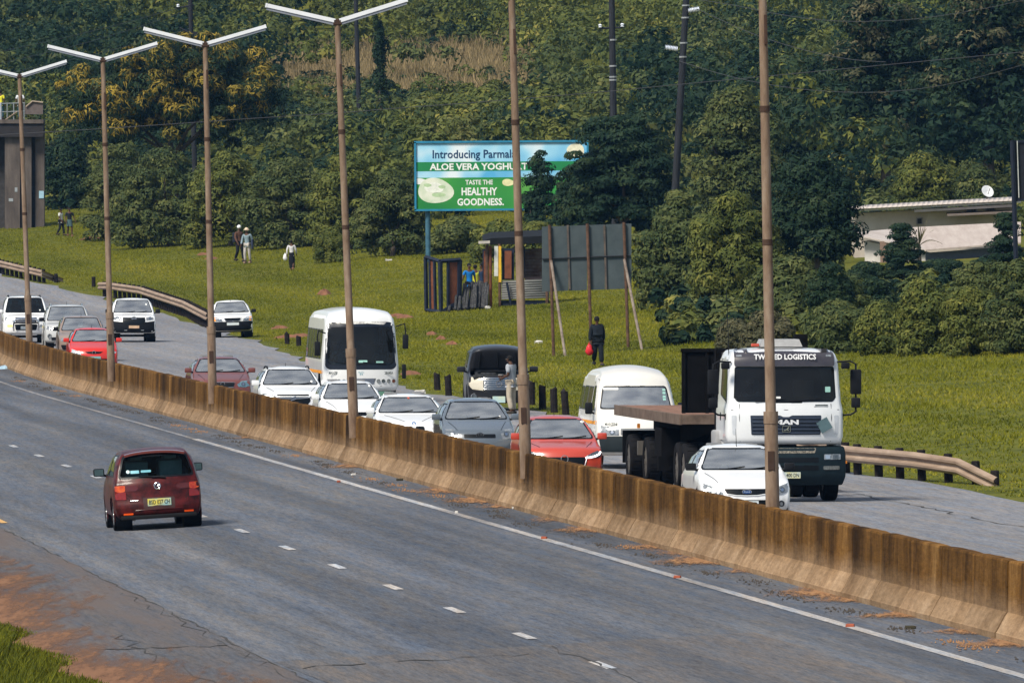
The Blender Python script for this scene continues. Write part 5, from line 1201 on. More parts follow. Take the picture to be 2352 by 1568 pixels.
# bumper assembly
bb = Body(1.2, 1.235, [(.10, .34), (.02, .40), (-.06, .55), (-.06, .80), (-.02, 1.02), (.04, 1.10), (.2, 1.13), (1.15, 1.12), (1.2, 1.0), (1.2, .45), (1.15, .36), (1.0, .34)], [(.3, .95), (.5, 1.0), (.95, 1.0), (1.2, .98)], .20, 0, .0, .05, .0, .07)
bo = bb.build('bumper', M_LDK, root)
bb.patch(roundpoly([(-.62, 1.09), (.62, 1.09), (.58, .985), (-.58, .985)], .02), 'front', .006, M('radiator_mesh', stops=[(.4, (.03, .03, .03)), (.6, (.30, .27, .22))], rough=.6, scale=40), 'radiator', bo)
for z0, z1 in ((.80, .90), (.64, .74)): bb.patch(roundpoly([(-.66, z1), (.66, z1), (.66, z0), (-.66, z0)], .02), 'front', .006, M_FRIT, 'air_slot', bo)
for sg in (-1, 1):
    bb.patch(rect(sg * .95, .91, .35, .11, .02), 'front', .012, M_LAMP, 'headlight', bo); bb.patch(rect(sg * .85, .91, .10, .08, .02), 'front', .02, M_CHROME, 'bulb', bo); bb.patch(rect(sg * 1.02, .91, .12, .09, .02), 'front', .02, M_LAMPD, 'bulb', bo)
    bb.patch(rect(sg * .93, .69, .34, .075, .02), 'front', .012, M('lamp_grey', (.22, .23, .24), .2, .4, var=.4, scale=20), 'fog_lamp', bo)
    MB().rbox((.3, sg * 1.25, .80), (.1, .04, .06), .01).build('indicator', M_AMB, root)
o = MB().rbox((-.09, -.02, .545), (.012, .52, .125), .004).build('number_plate', M('plate_straw', stops=[(.4, (.55, .62, .55)), (.6, (.7, .62, .25))], rough=.5, scale=5), root); text('400 DN', .08, M_INK, o, FM(-.0975, .12, .545), width=.26, bold=.02)
MB().box((1.25, 0, 3.2), (.9, .86, .15), None, .86).build('roof_deflector', M('deflector_grey', (.34, .34, .34), .4), root, True); MB().rbox((.95, .52, 3.16), (.12, .16, .06), .02).build('beacon', M('beacon_red', (.5, .08, .05), .3), root)
MB().rbox((2.55, -.60, 3.0), (.3, .26, .72), .02).build('air_intake', M_CHAS, root)
MB().tube([(.9, 1.06, 2.95), (.95, 1.1, 4.3)], [.01, .005], 5).build('aerial', M_BLK, root)
# mirrors on tubular arms
for sg in (1, -1):
    y = sg * 1.45
    for (zc, hh, ww) in ((2.42, .50, .22), (2.0, .20, .18)): MB().rbox((.28, y, zc), (.11, ww, hh), .05).build('wing_mirror', M_BLK, root, True)
    MB().tube([(.36, sg * 1.08, 2.82), (.30, y - sg * .12, 2.84), (.28, y, 2.78), (.28, y, 2.1), (.28, y, 1.82), (.30, y - sg * .1, 1.76), (.40, sg * 1.14, 1.74)], .022, 6).build('mirror_arm', M_BLK, root, True)
    MB().rbox((.12, sg * 1.22, 2.75), (.1, .17, .13), .03).build('kerb_mirror', M_BLK, root, True); MB().rbox((.36, sg * 1.16, 1.72), (.12, .08, .14), .02).build('mirror_bracket', M_BLK, root, True)
    mb = MB(); pts = [(1.45 + .62 * math.cos(t), 0, .62 + .62 * math.sin(t)) for t in [math.pi * k / 12 for k in range(13)]]
    mb.tube([(x, sg * 1.13, z) for x, y_, z in pts], .06, 6); mb.build('mudguard', M('guard_grey', (.33, .33, .34), .5), root, True)
    mb = MB(); mb.rbox((1.75, sg * 1.18, 1.18), (.75, .22, .5), .1); mb.build('step_guard', M('guard_grey', (.33, .33, .34), .5), root, True)
MB().rbox((.62, 0, 2.0), (.42, 2.1, .24), .05).build('dashboard', M_DARKIN, root, True); MB().box((1.4, 0, 1.3), (1.5, 2.1, .06)).build('cabin_floor', M_DARKIN, root)
seatrow(root, [1.45], (-.55, .55), 1.75); c = Vector((.95, .55, 2.14)); R = Matrix.Rotation(math.radians(48), 3, 'Y')
MB().tube([c + R @ Vector((.25 * math.cos(t), .25 * math.sin(t), 0)) for t in [2 * math.pi * k / 18 for k in range(19)]], .018, 6, False).build('steering_wheel', M('wheel_grey', (.12, .13, .14), .5), root, True)
MB().box((2.27, 0, 2.2), (.04, 2.1, 1.6)).build('cab_rear_wall', M_DARKIN, root)
# chassis, wheels
for sg in (1, -1): MB().box((5.0, sg * .42, .86), (8.6, .1, .28)).build('chassis_rail', M_CHAS, root)
MB().box((4.35, .25, 1.9), (.3, 1.4, 2.3)).build('stack_screen', M_CHAS, root)
M_TYB = M('dusty_tyre', stops=[(.3, (.035, .028, .024)), (.7, (.10, .07, .05))], rough=.9, scale=3)
for x, dual in ((1.45, 0), (4.6, 1), (8.3, 1), (9.55, 1), (15.6, 1), (19.0, 1)):
    for sg in (1, -1):
        wheel(root, x, sg * 1.04, .52, .30, 'steel')
        if dual: wheel(root, x, sg * .72, .52, .28, 'steel')
    MB().tube([(x, -1.0, .52), (x, 1.0, .52)], .08, 8).build('axle', M_CHAS, root)
x0, x1 = 7.7, 20.6
M_DECK = M('deck_timber', stops=[(.3, (.14, .075, .052)), (.6, (.24, .13, .09)), (.8, (.30, .19, .14))], rough=.9, scale=1.2, stretch=(.4, 6, 1))
n = 9
for k in range(n): MB().box(((x0 + x1) / 2, -1.27 + 2.54 * (k + .5) / n, 1.615 + rng.uniform(-.004, .004)), (x1 - x0 - .06, 2.54 / n - .012, .05)).build('deck_plank', M_DECK, root)
M_DEDGE = M('deck_edge', stops=[(.3, (.08, .055, .042)), (.7, (.19, .14, .11))], rough=.85, scale=3)
for sg in (1, -1): MB().rbox(((x0 + x1) / 2, sg * 1.29, 1.54), (x1 - x0, .06, .22), .01).build('deck_beam', M_DEDGE, root)
MB().rbox((x0 + .03, 0, 1.54), (.06, 2.52, .20), .01).build('deck_beam', M_DEDGE, root); MB().rbox((x1 - .03, 0, 1.54), (.06, 2.52, .20), .01).build('deck_beam', M_DEDGE, root)
hb = MB(); hb.box((x0 + .10, 0, 2.32), (.05, 2.52, 1.28)); h_ = hb.build('headboard', M_CHAS, root)
for k in range(6): MB().box((x0 + .06, -1.22 + 2.44 * k / 5, 2.32), (.05, .07, 1.30)).build('headboard_post', M_CHAS, h_)
MB().box((x0 + .06, 0, 2.98), (.08, 2.56, .07)).build('headboard_rail', M_CHAS, h_)
for sg in (1, -1):
    mb = MB(); mb.prism([(x0 + .3, sg * .48, 1.42), (x1 - .2, sg * .48, 1.42), (x1 - .2, sg * .48, 1.12), (x0 + 7.2, sg * .48, .95), (x0 + 3.0, sg * .48, 1.2), (x0 + .3, sg * .48, 1.22)], (0, -sg * .12, 0)); mb.build('trailer_rail', M_CHAS, root)
    MB().box((12.4, sg * 1.05, 1.0), (1.3, .4, .6)).build('tool_box', M_CHAS, root); MB().rbox((17.2, sg * 1.15, 1.25), (.12, .06, .1), .02).build('side_marker', M_AMB, root)
    MB().box((13.6, sg * 1.0, .62), (.2, .25, .5)).build('landing_leg', M_CHAS, root); MB().box((17.2, sg * 1.02, .78), (.22, .3, .3)).build('spring_hanger', M_STEEL, root)
MB().box((20.45, 0, .75), (.06, 2.3, .7)).build('mud_flap', M_CHAS, root)
for k in range(12): MB().box((x0 + .8 + k * 1.03, 0, 1.50), (.08, 2.5, .12)).build('cross_member', M_CHAS, root)
LORRY = (root, B)
# ================================================================== people
M_SKIN = M('brown_skin', (.085, .042, .026), .6, var=.12)
M_HAIR = M('black_hair', (.010, .009, .009), .85)
def cloth(n, c): return M('cloth_' + n, c, .9, var=.2, scale=6, bump=.15)
def skin_mesh(nodes, edges, root, name, sub=1):
    me = bpy.data.meshes.new(name); keys = list(nodes); ix = {k: i for i, k in enumerate(keys)}
    me.from_pydata([nodes[k][0] for k in keys], [(ix[a], ix[b]) for a, b in edges], []); me.update()
    ob = bpy.data.objects.new(name, me); COL.objects.link(ob)
    md = ob.modifiers.new('k', 'SKIN'); md.use_smooth_shade = True
    sv = me.skin_vertices[0].data
    for k in keys:
        r = nodes[k][1]; sv[ix[k]].radius = r if isinstance(r, tuple) else (r, r); sv[ix[k]].use_root = (k == root)
    ms = ob.modifiers.new('s', 'SUBSURF'); ms.levels = ms.render_levels = sub
    dg = bpy.context.evaluated_depsgraph_get(); out = bpy.data.meshes.new_from_object(ob.evaluated_get(dg))
    bpy.data.objects.remove(ob); bpy.data.meshes.remove(me); out.name = name
    out.materials.clear(); out.polygons.foreach_set('use_smooth', [True] * len(out.polygons)); return out
BASE = dict(pel=(0, 0, .93), spi=(0, 0, 1.08), che=(0, -.01, 1.28), nb=(0, .0, 1.43), nk=(0, -.01, 1.50), hd=(0, -.02, 1.60), tp=(0, -.01, 1.695),
            shL=(.18, 0, 1.40), elL=(.235, .02, 1.13), wrL=(.25, -.05, .88), shR=(-.18, 0, 1.40), elR=(-.235, .02, 1.13), wrR=(-.25, -.05, .88),
            hpL=(.09, 0, .90), knL=(.10, -.02, .50), anL=(.10, .03, .09), toL=(.12, -.13, .04), hpR=(-.09, 0, .90), knR=(-.10, -.02, .50), anR=(-.10, .03, .09), toR=(-.12, -.13, .04))
def person(label, M4, pose=None, shirt=('grey', (.3, .3, .32)), trou=('navy', (.03, .035, .05)), sleeve='short', skirt=False, shoes=(.03, .025, .02), hair=True, hat=None, height=1.70, group=None, bust=False, seatd=False, name='person', bulk=1.0):
    J = {k: Vector(v) for k, v in BASE.items()}
    for k, v in (pose or {}).items(): J[k] = Vector(v)
    g = {}; E_ = []
    def N(k, p, r): g[k] = (Vector(p), r)
    N('pel', J['pel'], (.125, .10)); N('spi', J['spi'], (.115, .085)); N('che', J['che'], (.14, .10)); N('nb', J['nb'], (.075, .065)); N('nk', J['nk'], .052)
    hd = J['hd']; N('jaw', hd + Vector((0, -.02, -.05)), (.058, .062)); N('hd', hd, (.072, .085)); N('tp', J['tp'] - Vector((0, 0, .035)), (.058, .068))
    E_ += [('pel', 'spi'), ('spi', 'che'), ('che', 'nb'), ('nb', 'nk'), ('nk', 'jaw'), ('jaw', 'hd'), ('hd', 'tp')]
    for s in 'LR':
        sx = 1 if s == 'L' else -1; w_, e = J['wr' + s], J['el' + s]; d = (w_ - e).normalized()
        N('sh' + s, J['sh' + s], .058); N('el' + s, e, .042); N('wr' + s, w_, .028); N('pa' + s, w_ + d * .07, (.036, .022)); E_ += [('che', 'sh' + s), ('sh' + s, 'el' + s), ('el' + s, 'wr' + s), ('wr' + s, 'pa' + s)]
        side = d.cross(Vector((sx, 0, 0))); side = side.normalized() if side.length > .1 else Vector((0, -1, 0)); inn = Vector((-sx, 0, 0))
        for q, (o, ln) in enumerate(((-.028, .075), (-.010, .088), (.010, .082), (.028, .062))):
            b = w_ + d * .10 + side * o; N(f'f{s}{q}a', b + d * ln * .5 + inn * .008, .0095); N(f'f{s}{q}b', b + d * ln + inn * .028, .008); E_ += [('pa' + s, f'f{s}{q}a'), (f'f{s}{q}a', f'f{s}{q}b')]
        N(f't{s}a', w_ + d * .05 - side * .045 + inn * .01, .0105); N(f't{s}b', w_ + d * .09 - side * .058 + inn * .02, .009); E_ += [('wr' + s, f't{s}a'), (f't{s}a', f't{s}b')]
        if not bust:
            N('hp' + s, J['hp' + s], .092); N('kn' + s, J['kn' + s], .058); N('an' + s, J['an' + s], .040); N('to' + s, J['to' + s], (.042, .03)); E_ += [('pel', 'hp' + s), ('hp' + s, 'kn' + s), ('kn' + s, 'an' + s), ('an' + s, 'to' + s)]
    me = skin_mesh(g, E_, 'pel', 'person'); ex = MB()
    ex.add([(hd + Vector((0, -.098, -.005)) + Vector(q)) for q in ((0, 0, .03), (-.014, .012, -.015), (.014, .012, -.015), (0, -.018, -.012))], [(0, 1, 3), (0, 3, 2), (1, 2, 3)])
    for sx in (-1, 1): ex.ball(hd + Vector((sx * .078, .005, 0)), (.012, .02, .032), 8, 5)
    b = bmesh.new(); b.from_mesh(me); em = ex.mesh('x'); b.from_mesh(em); b.to_mesh(me); b.free(); bpy.data.meshes.remove(em); me.polygons.foreach_set('use_smooth', [True] * len(me.polygons))
    root = link(name, me, M_SKIN); root.matrix_world = M4 @ Matrix.Scale(height / 1.70, 4); tag(root, label, 'person', group)
    fc = MB()
    for sx in (-1, 1): fc.ball(hd + Vector((sx * .03, -.082, .012)), (.013, .008, .009), 8, 5)
    fc.build('eyes', M('eye_white', (.5, .48, .45), .4), root, True); MB().rbox(hd + Vector((0, -.086, -.055)), (.046, .012, .012), .004).build('mouth', M('lip', (.10, .035, .03), .5), root)
    if hair: MB().ball(hd + Vector((0, .018, .035)), (.083, .092, .085), 12, 8).build('hair', M_HAIR, root, True)
    if hat:
        c, brim, h0 = hat; mb = MB().ball(hd + Vector((0, .0, .05)), (.098, .108, .10), 14, 8)
        if brim: mb.lathe([(.09, .05), (brim, .035), (brim, .045), (.09, .065)], hd + Vector((0, 0, 0)), 'z', 18)
        mb.build('hat', c, root, True)
    I = 1.16
    def inf(keys, k_, extra=()):
        gg = {q: (g[q][0], tuple(v * k_ for v in g[q][1]) if isinstance(g[q][1], tuple) else g[q][1] * k_) for q in keys}; return gg
    ks = ['pel', 'spi', 'che', 'nb', 'shL', 'shR']; ee = [('pel', 'spi'), ('spi', 'che'), ('che', 'nb'), ('che', 'shL'), ('che', 'shR')]
    gg = inf(ks, 1.15 * bulk); gg['hem'] = (g['pel'][0] - Vector((0, 0, .07)), (.155 * bulk, .125 * bulk)); ee.append(('pel', 'hem')); gg['nb'] = (g['nb'][0] - Vector((0, 0, .025)), (.07, .065))
    for s in 'LR':
        e = g['sh' + s][0].lerp(g['el' + s][0], .8) if sleeve == 'short' else g['el' + s][0]
        gg['el' + s] = (e, .06 * bulk); ee.append(('sh' + s, 'el' + s)); gg['sh' + s] = (g['sh' + s][0], .07 * bulk)
        if sleeve == 'long': gg['wr' + s] = (g['el' + s][0].lerp(g['wr' + s][0], .95), .042 * bulk); ee.append(('el' + s, 'wr' + s))
    link('shirt', skin_mesh(gg, ee, 'pel', 'shirt'), cloth(*shirt), root)
    if not bust:
        if skirt:
            p = g['pel'][0]; zk = skirt; MB().lathe([(.135, p.z + .08), (.165, p.z - .06), (.185, p.z - .3), (.19 if zk > .3 else .15, zk), (.17 if zk > .3 else .13, zk)], (p.x, p.y, 0), 'z', 16).build('skirt', cloth(*trou), root, True)
        else:
            gg = {'pel': (g['pel'][0] - Vector((0, 0, .02)), (.135, .112))}; ee = []
            for s in 'LR':
                gg['hp' + s] = (g['hp' + s][0], .105 * bulk); gg['kn' + s] = (g['kn' + s][0], .078 * bulk); gg['an' + s] = (g['kn' + s][0].lerp(g['an' + s][0], .93), .068 * bulk); ee += [('pel', 'hp' + s), ('hp' + s, 'kn' + s), ('kn' + s, 'an' + s)]
            link('trousers', skin_mesh(gg, ee, 'pel', 'trousers'), cloth(*trou), root)
        for s in 'LR':
            a, t = g['an' + s][0], g['to' + s][0]; d = (t - a); d.z = 0; yaw_ = math.atan2(d.x, -d.y)
            R = Matrix.Rotation(yaw_, 3, 'Z'); b_ = MB().rbox((0, -.06, 0), (.1, .27, .085), .035); mb = MB().add([R @ Vector(q) + Vector((a.x, a.y, max(a.z - .045, .042) if not seatd else a.z - .04)) for q in b_.v], b_.f); mb.build('shoe', M('shoe_%d' % int(shoes[0] * 1000), shoes, .6), root, True)
    return root
def stand(p, rz): return Matrix.Translation(p) @ Matrix.Rotation(rz, 4, 'Z')
WALK = dict(knL=(.10, -.10, .50), anL=(.10, -.14, .10), toL=(.11, -.30, .06), knR=(-.10, .02, .49), anR=(-.10, .24, .16), toR=(-.10, .12, .05), elL=(.24, .10, 1.14), wrL=(.25, .12, .88), elR=(-.24, -.04, 1.13), wrR=(-.24, -.20, .92))
deg = math.radians
# man in grey at the van, looking at his phone
GM = at(1177, 950)
pz = dict(hd=(0, -.055, 1.585), tp=(0, -.06, 1.68), elR=(-.22, -.05, 1.13), wrR=(-.13, -.30, 1.10), elL=(.23, .04, 1.13), wrL=(.10, -.24, 1.05), knL=(.11, -.03, .5), anL=(.12, .05, .09), toL=(.15, -.1, .04), knR=(-.10, -.03, .5), anR=(-.13, -.02, .09), toR=(-.17, -.16, .04))
m4 = stand(GM, deg(-120)); person('man in a grey shirt and khaki trousers standing at the raised bonnet', m4, pz, ('pale_grey', (.34, .36, .40)), ('khaki', (.44, .38, .30)), bulk=1.15, height=135 / K(GM.y))
ph = MB().rbox((0, 0, 0), (.07, .14, .012), .004).build('phone', M('phone_case', (.5, .5, .5), .3)); ph.matrix_world = m4 @ Matrix.Translation((-.08, -.38, 1.11)); tag(ph, 'pale phone in the hand of the man in grey', 'phone')
# man in dark overalls with a red bag
BMp = at(1374, 840); m4 = stand(BMp, deg(12))
person('man in dark navy overalls walking down the verge with a red bag', m4, dict(WALK, wrR=(-.28, -.06, .86), elR=(-.25, 0, 1.12)), ('navy_black', (.010, .014, .020)), ('navy_black', (.010, .014, .020)), 'long', height=112 / K(BMp.y), shoes=(.05, .045, .04), hat=(M('black_cap', (.012, .012, .013), .9), 0, 0), bulk=1.28)
def bagm(p, w_, h, mat, label, nm='carrier_bag', seed=0):
    r = random.Random(seed); mb = MB().ball((0, 0, -h * .55), (w_ / 2, w_ * .35, h * .45), 14, 9); mb.v = [(x * (1 + r.uniform(-.1, .1)) * (1 if z < -h * .5 else .75), y, z) for x, y, z in mb.v]
    mb.tube([(-w_ * .15, 0, -h * .2), (0, 0, .02), (w_ * .15, 0, -h * .2)], .014, 6); o = mb.build(nm, mat, None, True); o.location = p; tag(o, label, 'bag'); return o
bagm(m4 @ Vector((-.30, -.08, .78)), .28, .42, M('red_plastic', (.62, .03, .04), .35, var=.3, scale=9), 'red carrier bag in the hand of the man in overalls')
# two hikers
H1 = at(551, 601); H2 = at(569, 604)
m4 = stand(H1, deg(35)); person('walker in a brown jacket, dark trousers and white cap with a backpack', m4, WALK, ('brown', (.10, .05, .035)), ('black', (.012, .014, .02)), 'long', height=83 / K(H1.y), hat=(M('cap_white', (.8, .82, .86), .6), .0, 0))
bp = MB().rbox((0, .26, 1.18), (.34, .24, .5), .09).build('backpack', cloth('bp', (.015, .02, .03)), None, True); bp.matrix_world = m4 @ Matrix.Scale(1.1, 4); tag(bp, 'black backpack on the walker in the brown jacket', 'backpack')
m4 = stand(H2, deg(-20)); person('walker in a light blue shirt, pale trousers and straw hat', m4, dict(WALK, knR=(-.1, -.1, .5), anR=(-.1, -.05, .09), toR=(-.1, -.2, .04), knL=(.1, .0, .49), anL=(.1, .12, .1), toL=(.1, -.02, .04)), ('light_blue', (.20, .27, .31)), ('stone', (.42, .39, .36)), 'long', height=80 / K(H2.y), hat=(M('straw', (.72, .55, .42), .8), .15, 0), shoes=(.3, .2, .15))
jk = MB().rbox((.27, .02, .95), (.10, .16, .5), .05).build('folded_jacket', cloth('dkb', (.03, .04, .07)), None, True); jk.matrix_world = m4 @ Matrix.Scale(1.05, 4); tag(jk, 'dark jacket carried over the arm of the walker in light blue', 'jacket')
# woman seen from behind with white bag
WM = at(671, 620); m4 = stand(WM, deg(170)); person('woman in a white patterned blouse and long black skirt walking away', m4, WALK, ('white_print', (.55, .54, .55)), ('black_skirt', (.008, .009, .012)), 'long', skirt=.14, height=69 / K(WM.y), shoes=(.25, .12, .08))
bagm(m4 @ Vector((.34, .0, .90)), .26, .40, M('white_plastic', (.8, .8, .86), .35), 'white carrier bag of the woman in the long black skirt', seed=3)
# two walkers near the bridge pier
LD = at(161, 543); m4 = stand(LD, deg(10)); person('woman in a black top and denim shorts on the path by the bridge pier', m4, dict(WALK, elL=(.26, .02, 1.15), wrL=(.33, -.05, .93)), ('black_top', (.012, .014, .02)), ('denim', (.06, .10, .11)), 'short', skirt=.62, height=1.68, shoes=(.2, .1, .07))
L2 = at(141, 541); m4 = stand(L2, deg(60)); person('person in a white top half hidden at the bushes by the pier', m4, WALK, ('white_top', (.62, .62, .58)), ('black', (.012, .014, .02)), 'short', height=1.60)
# men at the timber stall
for (dx, dz, rz, lab, sh, pose, ht) in ((1080, 706, 20, 'man in a bright blue shirt behind the timber pile', ('bright_blue', (.01, .16, .48)), dict(elR=(-.28, -.06, 1.17), wrR=(-.40, -.12, .98)), 1.92), (1094, 704, 185, 'man in a yellow safety vest at the timber stall', ('vest_yellow', (.50, .52, .04)), {}, 1.82), (1110, 705, -60, 'man in dark clothes beside the stall doorway', ('deep_navy', (.015, .03, .07)), {}, 1.90)):
    p = at(dx, dz); p = Vector((p.x, p.y + 2.2, zg(p.x, p.y + 2.2))); person(lab, stand(p, deg(rz)), pose, sh, ('black', (.012, .014, .02)), 'short', height=ht)
# people inside vehicles
_occ = {}
def occupant(car_, x, y, z, label, shirt=(.1, .1, .12), sc=.93):
    if 'm' not in _occ:
        pose = dict(elL=(.25, -.10, 1.12), wrL=(.16, -.36, 1.12), elR=(-.25, -.10, 1.12), wrR=(-.16, -.36, 1.12), knL=(.12, -.42, .95), anL=(.12, -.55, .55), toL=(.12, -.70, .52), knR=(-.12, -.42, .95), anR=(-.12, -.55, .55), toR=(-.12, -.70, .52))
        _occ['m'] = person('x', Matrix(), pose, ('driver', (.10, .10, .12)), ('black', (.012, .014, .02)), 'short', seatd=True); src = _occ['m']; fresh = True
    else:
        s0 = _occ['m']; src = s0.copy(); COL.objects.link(src)
        for ch in s0.children:
            c = ch.copy(); COL.objects.link(c); c.parent = src
    src.matrix_world = car_[0].matrix_world @ Matrix.Translation((x, y, z - .93 - .13)) @ Matrix.Rotation(deg(-90), 4, 'Z') @ Matrix.Translation((0, 0, .93 * (1 - sc))) @ Matrix.Scale(sc, 4)
    for ch in src.children:
        if ch.name.startswith('shirt') and shirt != (.1, .1, .12):
            ch.data = ch.data.copy(); ch.data.materials[0] = cloth('o%d' % int(sum(shirt) * 1000), shirt)
    tag(src, label, 'person', 'people inside vehicles'); return src
bpy.context.view_layer.update()
for c_, x, y, z, lab, sh in ((FORD, 2.05, .38, .74, 'driver of the white saloon beside the lorry', (.5, .5, .52)), (RED, 2.2, .36, .76, 'driver of the coral red hatchback', (.1, .1, .12)), (YAR, 1.95, .36, .80, 'driver of the dark grey hatchback', (.55, .5, .4)), (YAR, 1.95, -.36, .80, 'front passenger of the dark grey hatchback', (.3, .32, .36)), (BMW, 2.3, .38, .72, 'driver of the low white saloon', (.1, .1, .12)), (POLO, 2.05, .36, .75, 'driver of the white hatchback ahead of the bus', (.2, .22, .3)), (BAL, 2.05, .38, .78, 'driver of the white hatchback with roof rails', (.1, .1, .12)), (COR, 2.05, .38, .76, 'driver of the maroon saloon', (.4, .42, .45)), (NP2, 2.0, .36, .76, 'driver of the small white pickup', (.45, .4, .3)), (NP2, 2.0, -.36, .76, 'passenger of the small white pickup', (.5, .45, .3)), (NAV, 2.3, .38, .95, 'driver of the white pickup with black grille', (.1, .1, .12)),
        (MAZ, 2.05, .38, .90, 'driver of the dark red hatchback, seen through the rear window', (.03, .03, .04)), (MAZ, 2.05, -.38, .88, 'left passenger of the dark red hatchback', (.03, .03, .04)), (MAZ, 2.9, .46, .86, 'rear passenger of the dark red hatchback, right side', (.03, .03, .04)), (BUS, 1.25, .55, 1.18, 'bus driver behind the dark windscreen', (.6, .62, .62)), (BUS, 1.9, .75, 1.12, 'bus passenger seated behind the driver', (.7, .72, .7)), (BUS, 1.7, -.72, 1.12, 'bus passenger on the right of the windscreen', (.4, .5, .5)), (TAXI, 1.45, .42, .98, 'minibus driver behind the windscreen', (.35, .2, .15)), (LORRY, 1.5, .55, 1.88, 'lorry driver in the white cab', (.1, .1, .12))):
    occupant(c_, x, y, z, lab, sh)
# ================================================================== roadside structures
def W3(dx, dy, Y): return atY(dx, dy, Y)
M_STL = M('blue_steel', (.05, .13, .19), .5, var=.3, scale=3); M_RUST = M('rusty_steel', stops=[(.3, (.05, .03, .022)), (.7, (.16, .09, .06))], rough=.9, scale=5)
# ---- yoghurt billboard
Yb = 700.0; k = K(Yb)
c0 = W3(947, 331, Yb); c1 = W3(950, 487, Yb); BW, BH = 396 / k, 156 / k
root = empty('billboard', (c0.x + BW / 2, Yb, zg(c0.x + BW / 2, Yb))); tag(root, 'blue and green yoghurt billboard partly hidden by a dark tree', 'billboard'); root.rotation_euler = (0, deg(1.4), 0)
zt = c0.z - root.location.z; zb = zt - BH
MB().box((0, .12, (zt + zb) / 2), (BW, .16, BH)).build('panel', M('board_back', (.2, .22, .24), .7), root)
fr = MB(); t = .10
for c, d in (((0, .06, zt), (BW + .1, .24, t)), ((0, .06, zb), (BW + .1, .24, t)), ((-BW / 2, .06, (zt + zb) / 2), (t, .24, BH)), ((BW / 2, .06, (zt + zb) / 2), (t, .24, BH))): fr.box(c, d)
fr.build('frame', M('frame_blue', (.03, .22, .38), .5), root)
def bx(D): return (D - 947) / k - BW / 2
def bz(D): return zt - (D - 331) / k
def sheet(x0, y0, x1, y1, mat, nm='print', y=.03, n=1): return MB().add([(bx(x0), y, bz(y1)), (bx(x1), y, bz(y1)), (bx(x1), y, bz(y0)), (bx(x0), y, bz(y0))], [(0, 1, 2, 3)]).build(nm, mat, root, fix=False)
sheet(949, 334, 1341, 485, M('print_sky', stops=[(.36, (.10, .42, .72)), (.50, (.35, .66, .85)), (.60, (.75, .84, .9))], rough=.5, scale=.35, detail=2), 'print_sky', .030)
sheet(949, 377, 1341, 398, M('print_band', (.02, .22, .075), .5, var=.15, scale=.5), 'print_band', .026)
sheet(949, 413, 1341, 485, M('print_green', stops=[(.35, (.02, .20, .05)), (.55, (.05, .30, .06)), (.7, (.20, .42, .08))], rough=.5, scale=.3, detail=1), 'print_green', .026)
M_PW = M('print_white', (.82, .84, .82), .5, var=.03); M_PN = M('print_navy', (.015, .05, .13), .5, var=.1)
def pr(t_, x0, x1, y, h, mat, b=.015): text(t_, h / k, mat, root, face_cam((bx((x0 + x1) / 2), .018, bz(y))), width=(x1 - x0) / k, bold=b)
pr('Introducing Parmalat', 987, 1187, 362, 25, M_PN); pr('ALOE VERA YOGHURT', 980, 1205, 388, 16, M_PW, .03); pr('TASTE THE', 1062, 1125, 424, 11, M_PW, .02); pr('HEALTHY', 1053, 1135, 445, 18, M_PW, .03); pr('GOODNESS.', 1043, 1150, 469, 17, M_PW, .03)
def blob(cx, cy, a, b, mat, nm, y, seed, nn=28):
    r = random.Random(seed); ph = r.uniform(0, 6); P_ = []
    for i in range(nn): tt = 2 * math.pi * i / nn; q = 1 + .05 * math.sin(3 * tt + ph) + .03 * math.sin(2 * tt); P_.append((bx(cx + a * q * math.cos(tt)), y, bz(cy + b * q * math.sin(tt))))
    return MB().add(P_, [tuple(range(nn))[::-1]]).build(nm, mat, root, fix=False)
blob(993, 443, 41, 29, M('print_cream', stops=[(.35, (.55, .66, .48)), (.6, (.78, .80, .68))], rough=.4, scale=1.2, detail=2), 'print_yoghurt', .020, 1); blob(990, 436, 22, 12, M('print_cream2', (.82, .84, .76), .4), 'print_yoghurt', .017, 2); blob(1000, 452, 16, 5, M('print_mint', (.45, .60, .36), .4), 'print_yoghurt', .017, 3); blob(958, 421, 14, 7, M_PW, 'print_yoghurt', .022, 7)
blob(1160, 425, 14, 8, M('print_yel', (.75, .72, .40), .5), 'print_fruit', .02, 4); blob(1316, 352, 20, 16, M('print_straw', (.80, .76, .58), .5), 'print_pot', .02, 6); blob(975, 430, 9, 4, M('print_mint', (.45, .60, .36), .4), 'print_yoghurt', .014, 9); blob(1008, 434, 8, 4, M('print_mint', (.45, .60, .36), .4), 'print_yoghurt', .014, 10)
for D in (975, 1310): MB().tube([(bx(D), .3, -.5), (bx(D), .3, zt - .3)], .13, 12).build('post', M_STL, root, True)
for D in (1010, 1275): MB().box((bx(D), .26, zb + BH / 2), (.08, .12, BH * .96)).build('rear_stud', M_STL, root)
# ---- back of a small hoarding on three posts
Yh = at(1272, 815).y; k = K(Yh); o0 = at(1272, 815)
root = empty('hoarding', o0); tag(root, 'grey back of a hoarding on three rusty posts above the verge', 'hoarding')
def hp(dx, dy, dep=0.0): return W3(dx, dy, Yh + dep) - o0
M_HB = M('zinc_sheet', stops=[(.3, (.045, .062, .072)), (.7, (.075, .095, .105))], rough=.6, scale=2)
xs_ = (1244, 1306, 1349, 1390, 1451)
for a, b in zip(xs_, xs_[1:]):
    for (ya, yb) in ((520, 593), (595, 669)):
        def yy(x, y): return y - (x - 1244) * .036
        p = [hp(a + .7, yy(a, ya)), hp(b - .7, yy(b, ya)), hp(b - .7, yy(b, yb)), hp(a + .7, yy(a, yb))]
        MB().prism(p, (0, .05, 0)).build('sheet_panel', M_HB, root)
M_STRUT = M('hoarding_steel', stops=[(.3, (.05, .045, .045)), (.7, (.15, .12, .10))], rough=.8, scale=4)
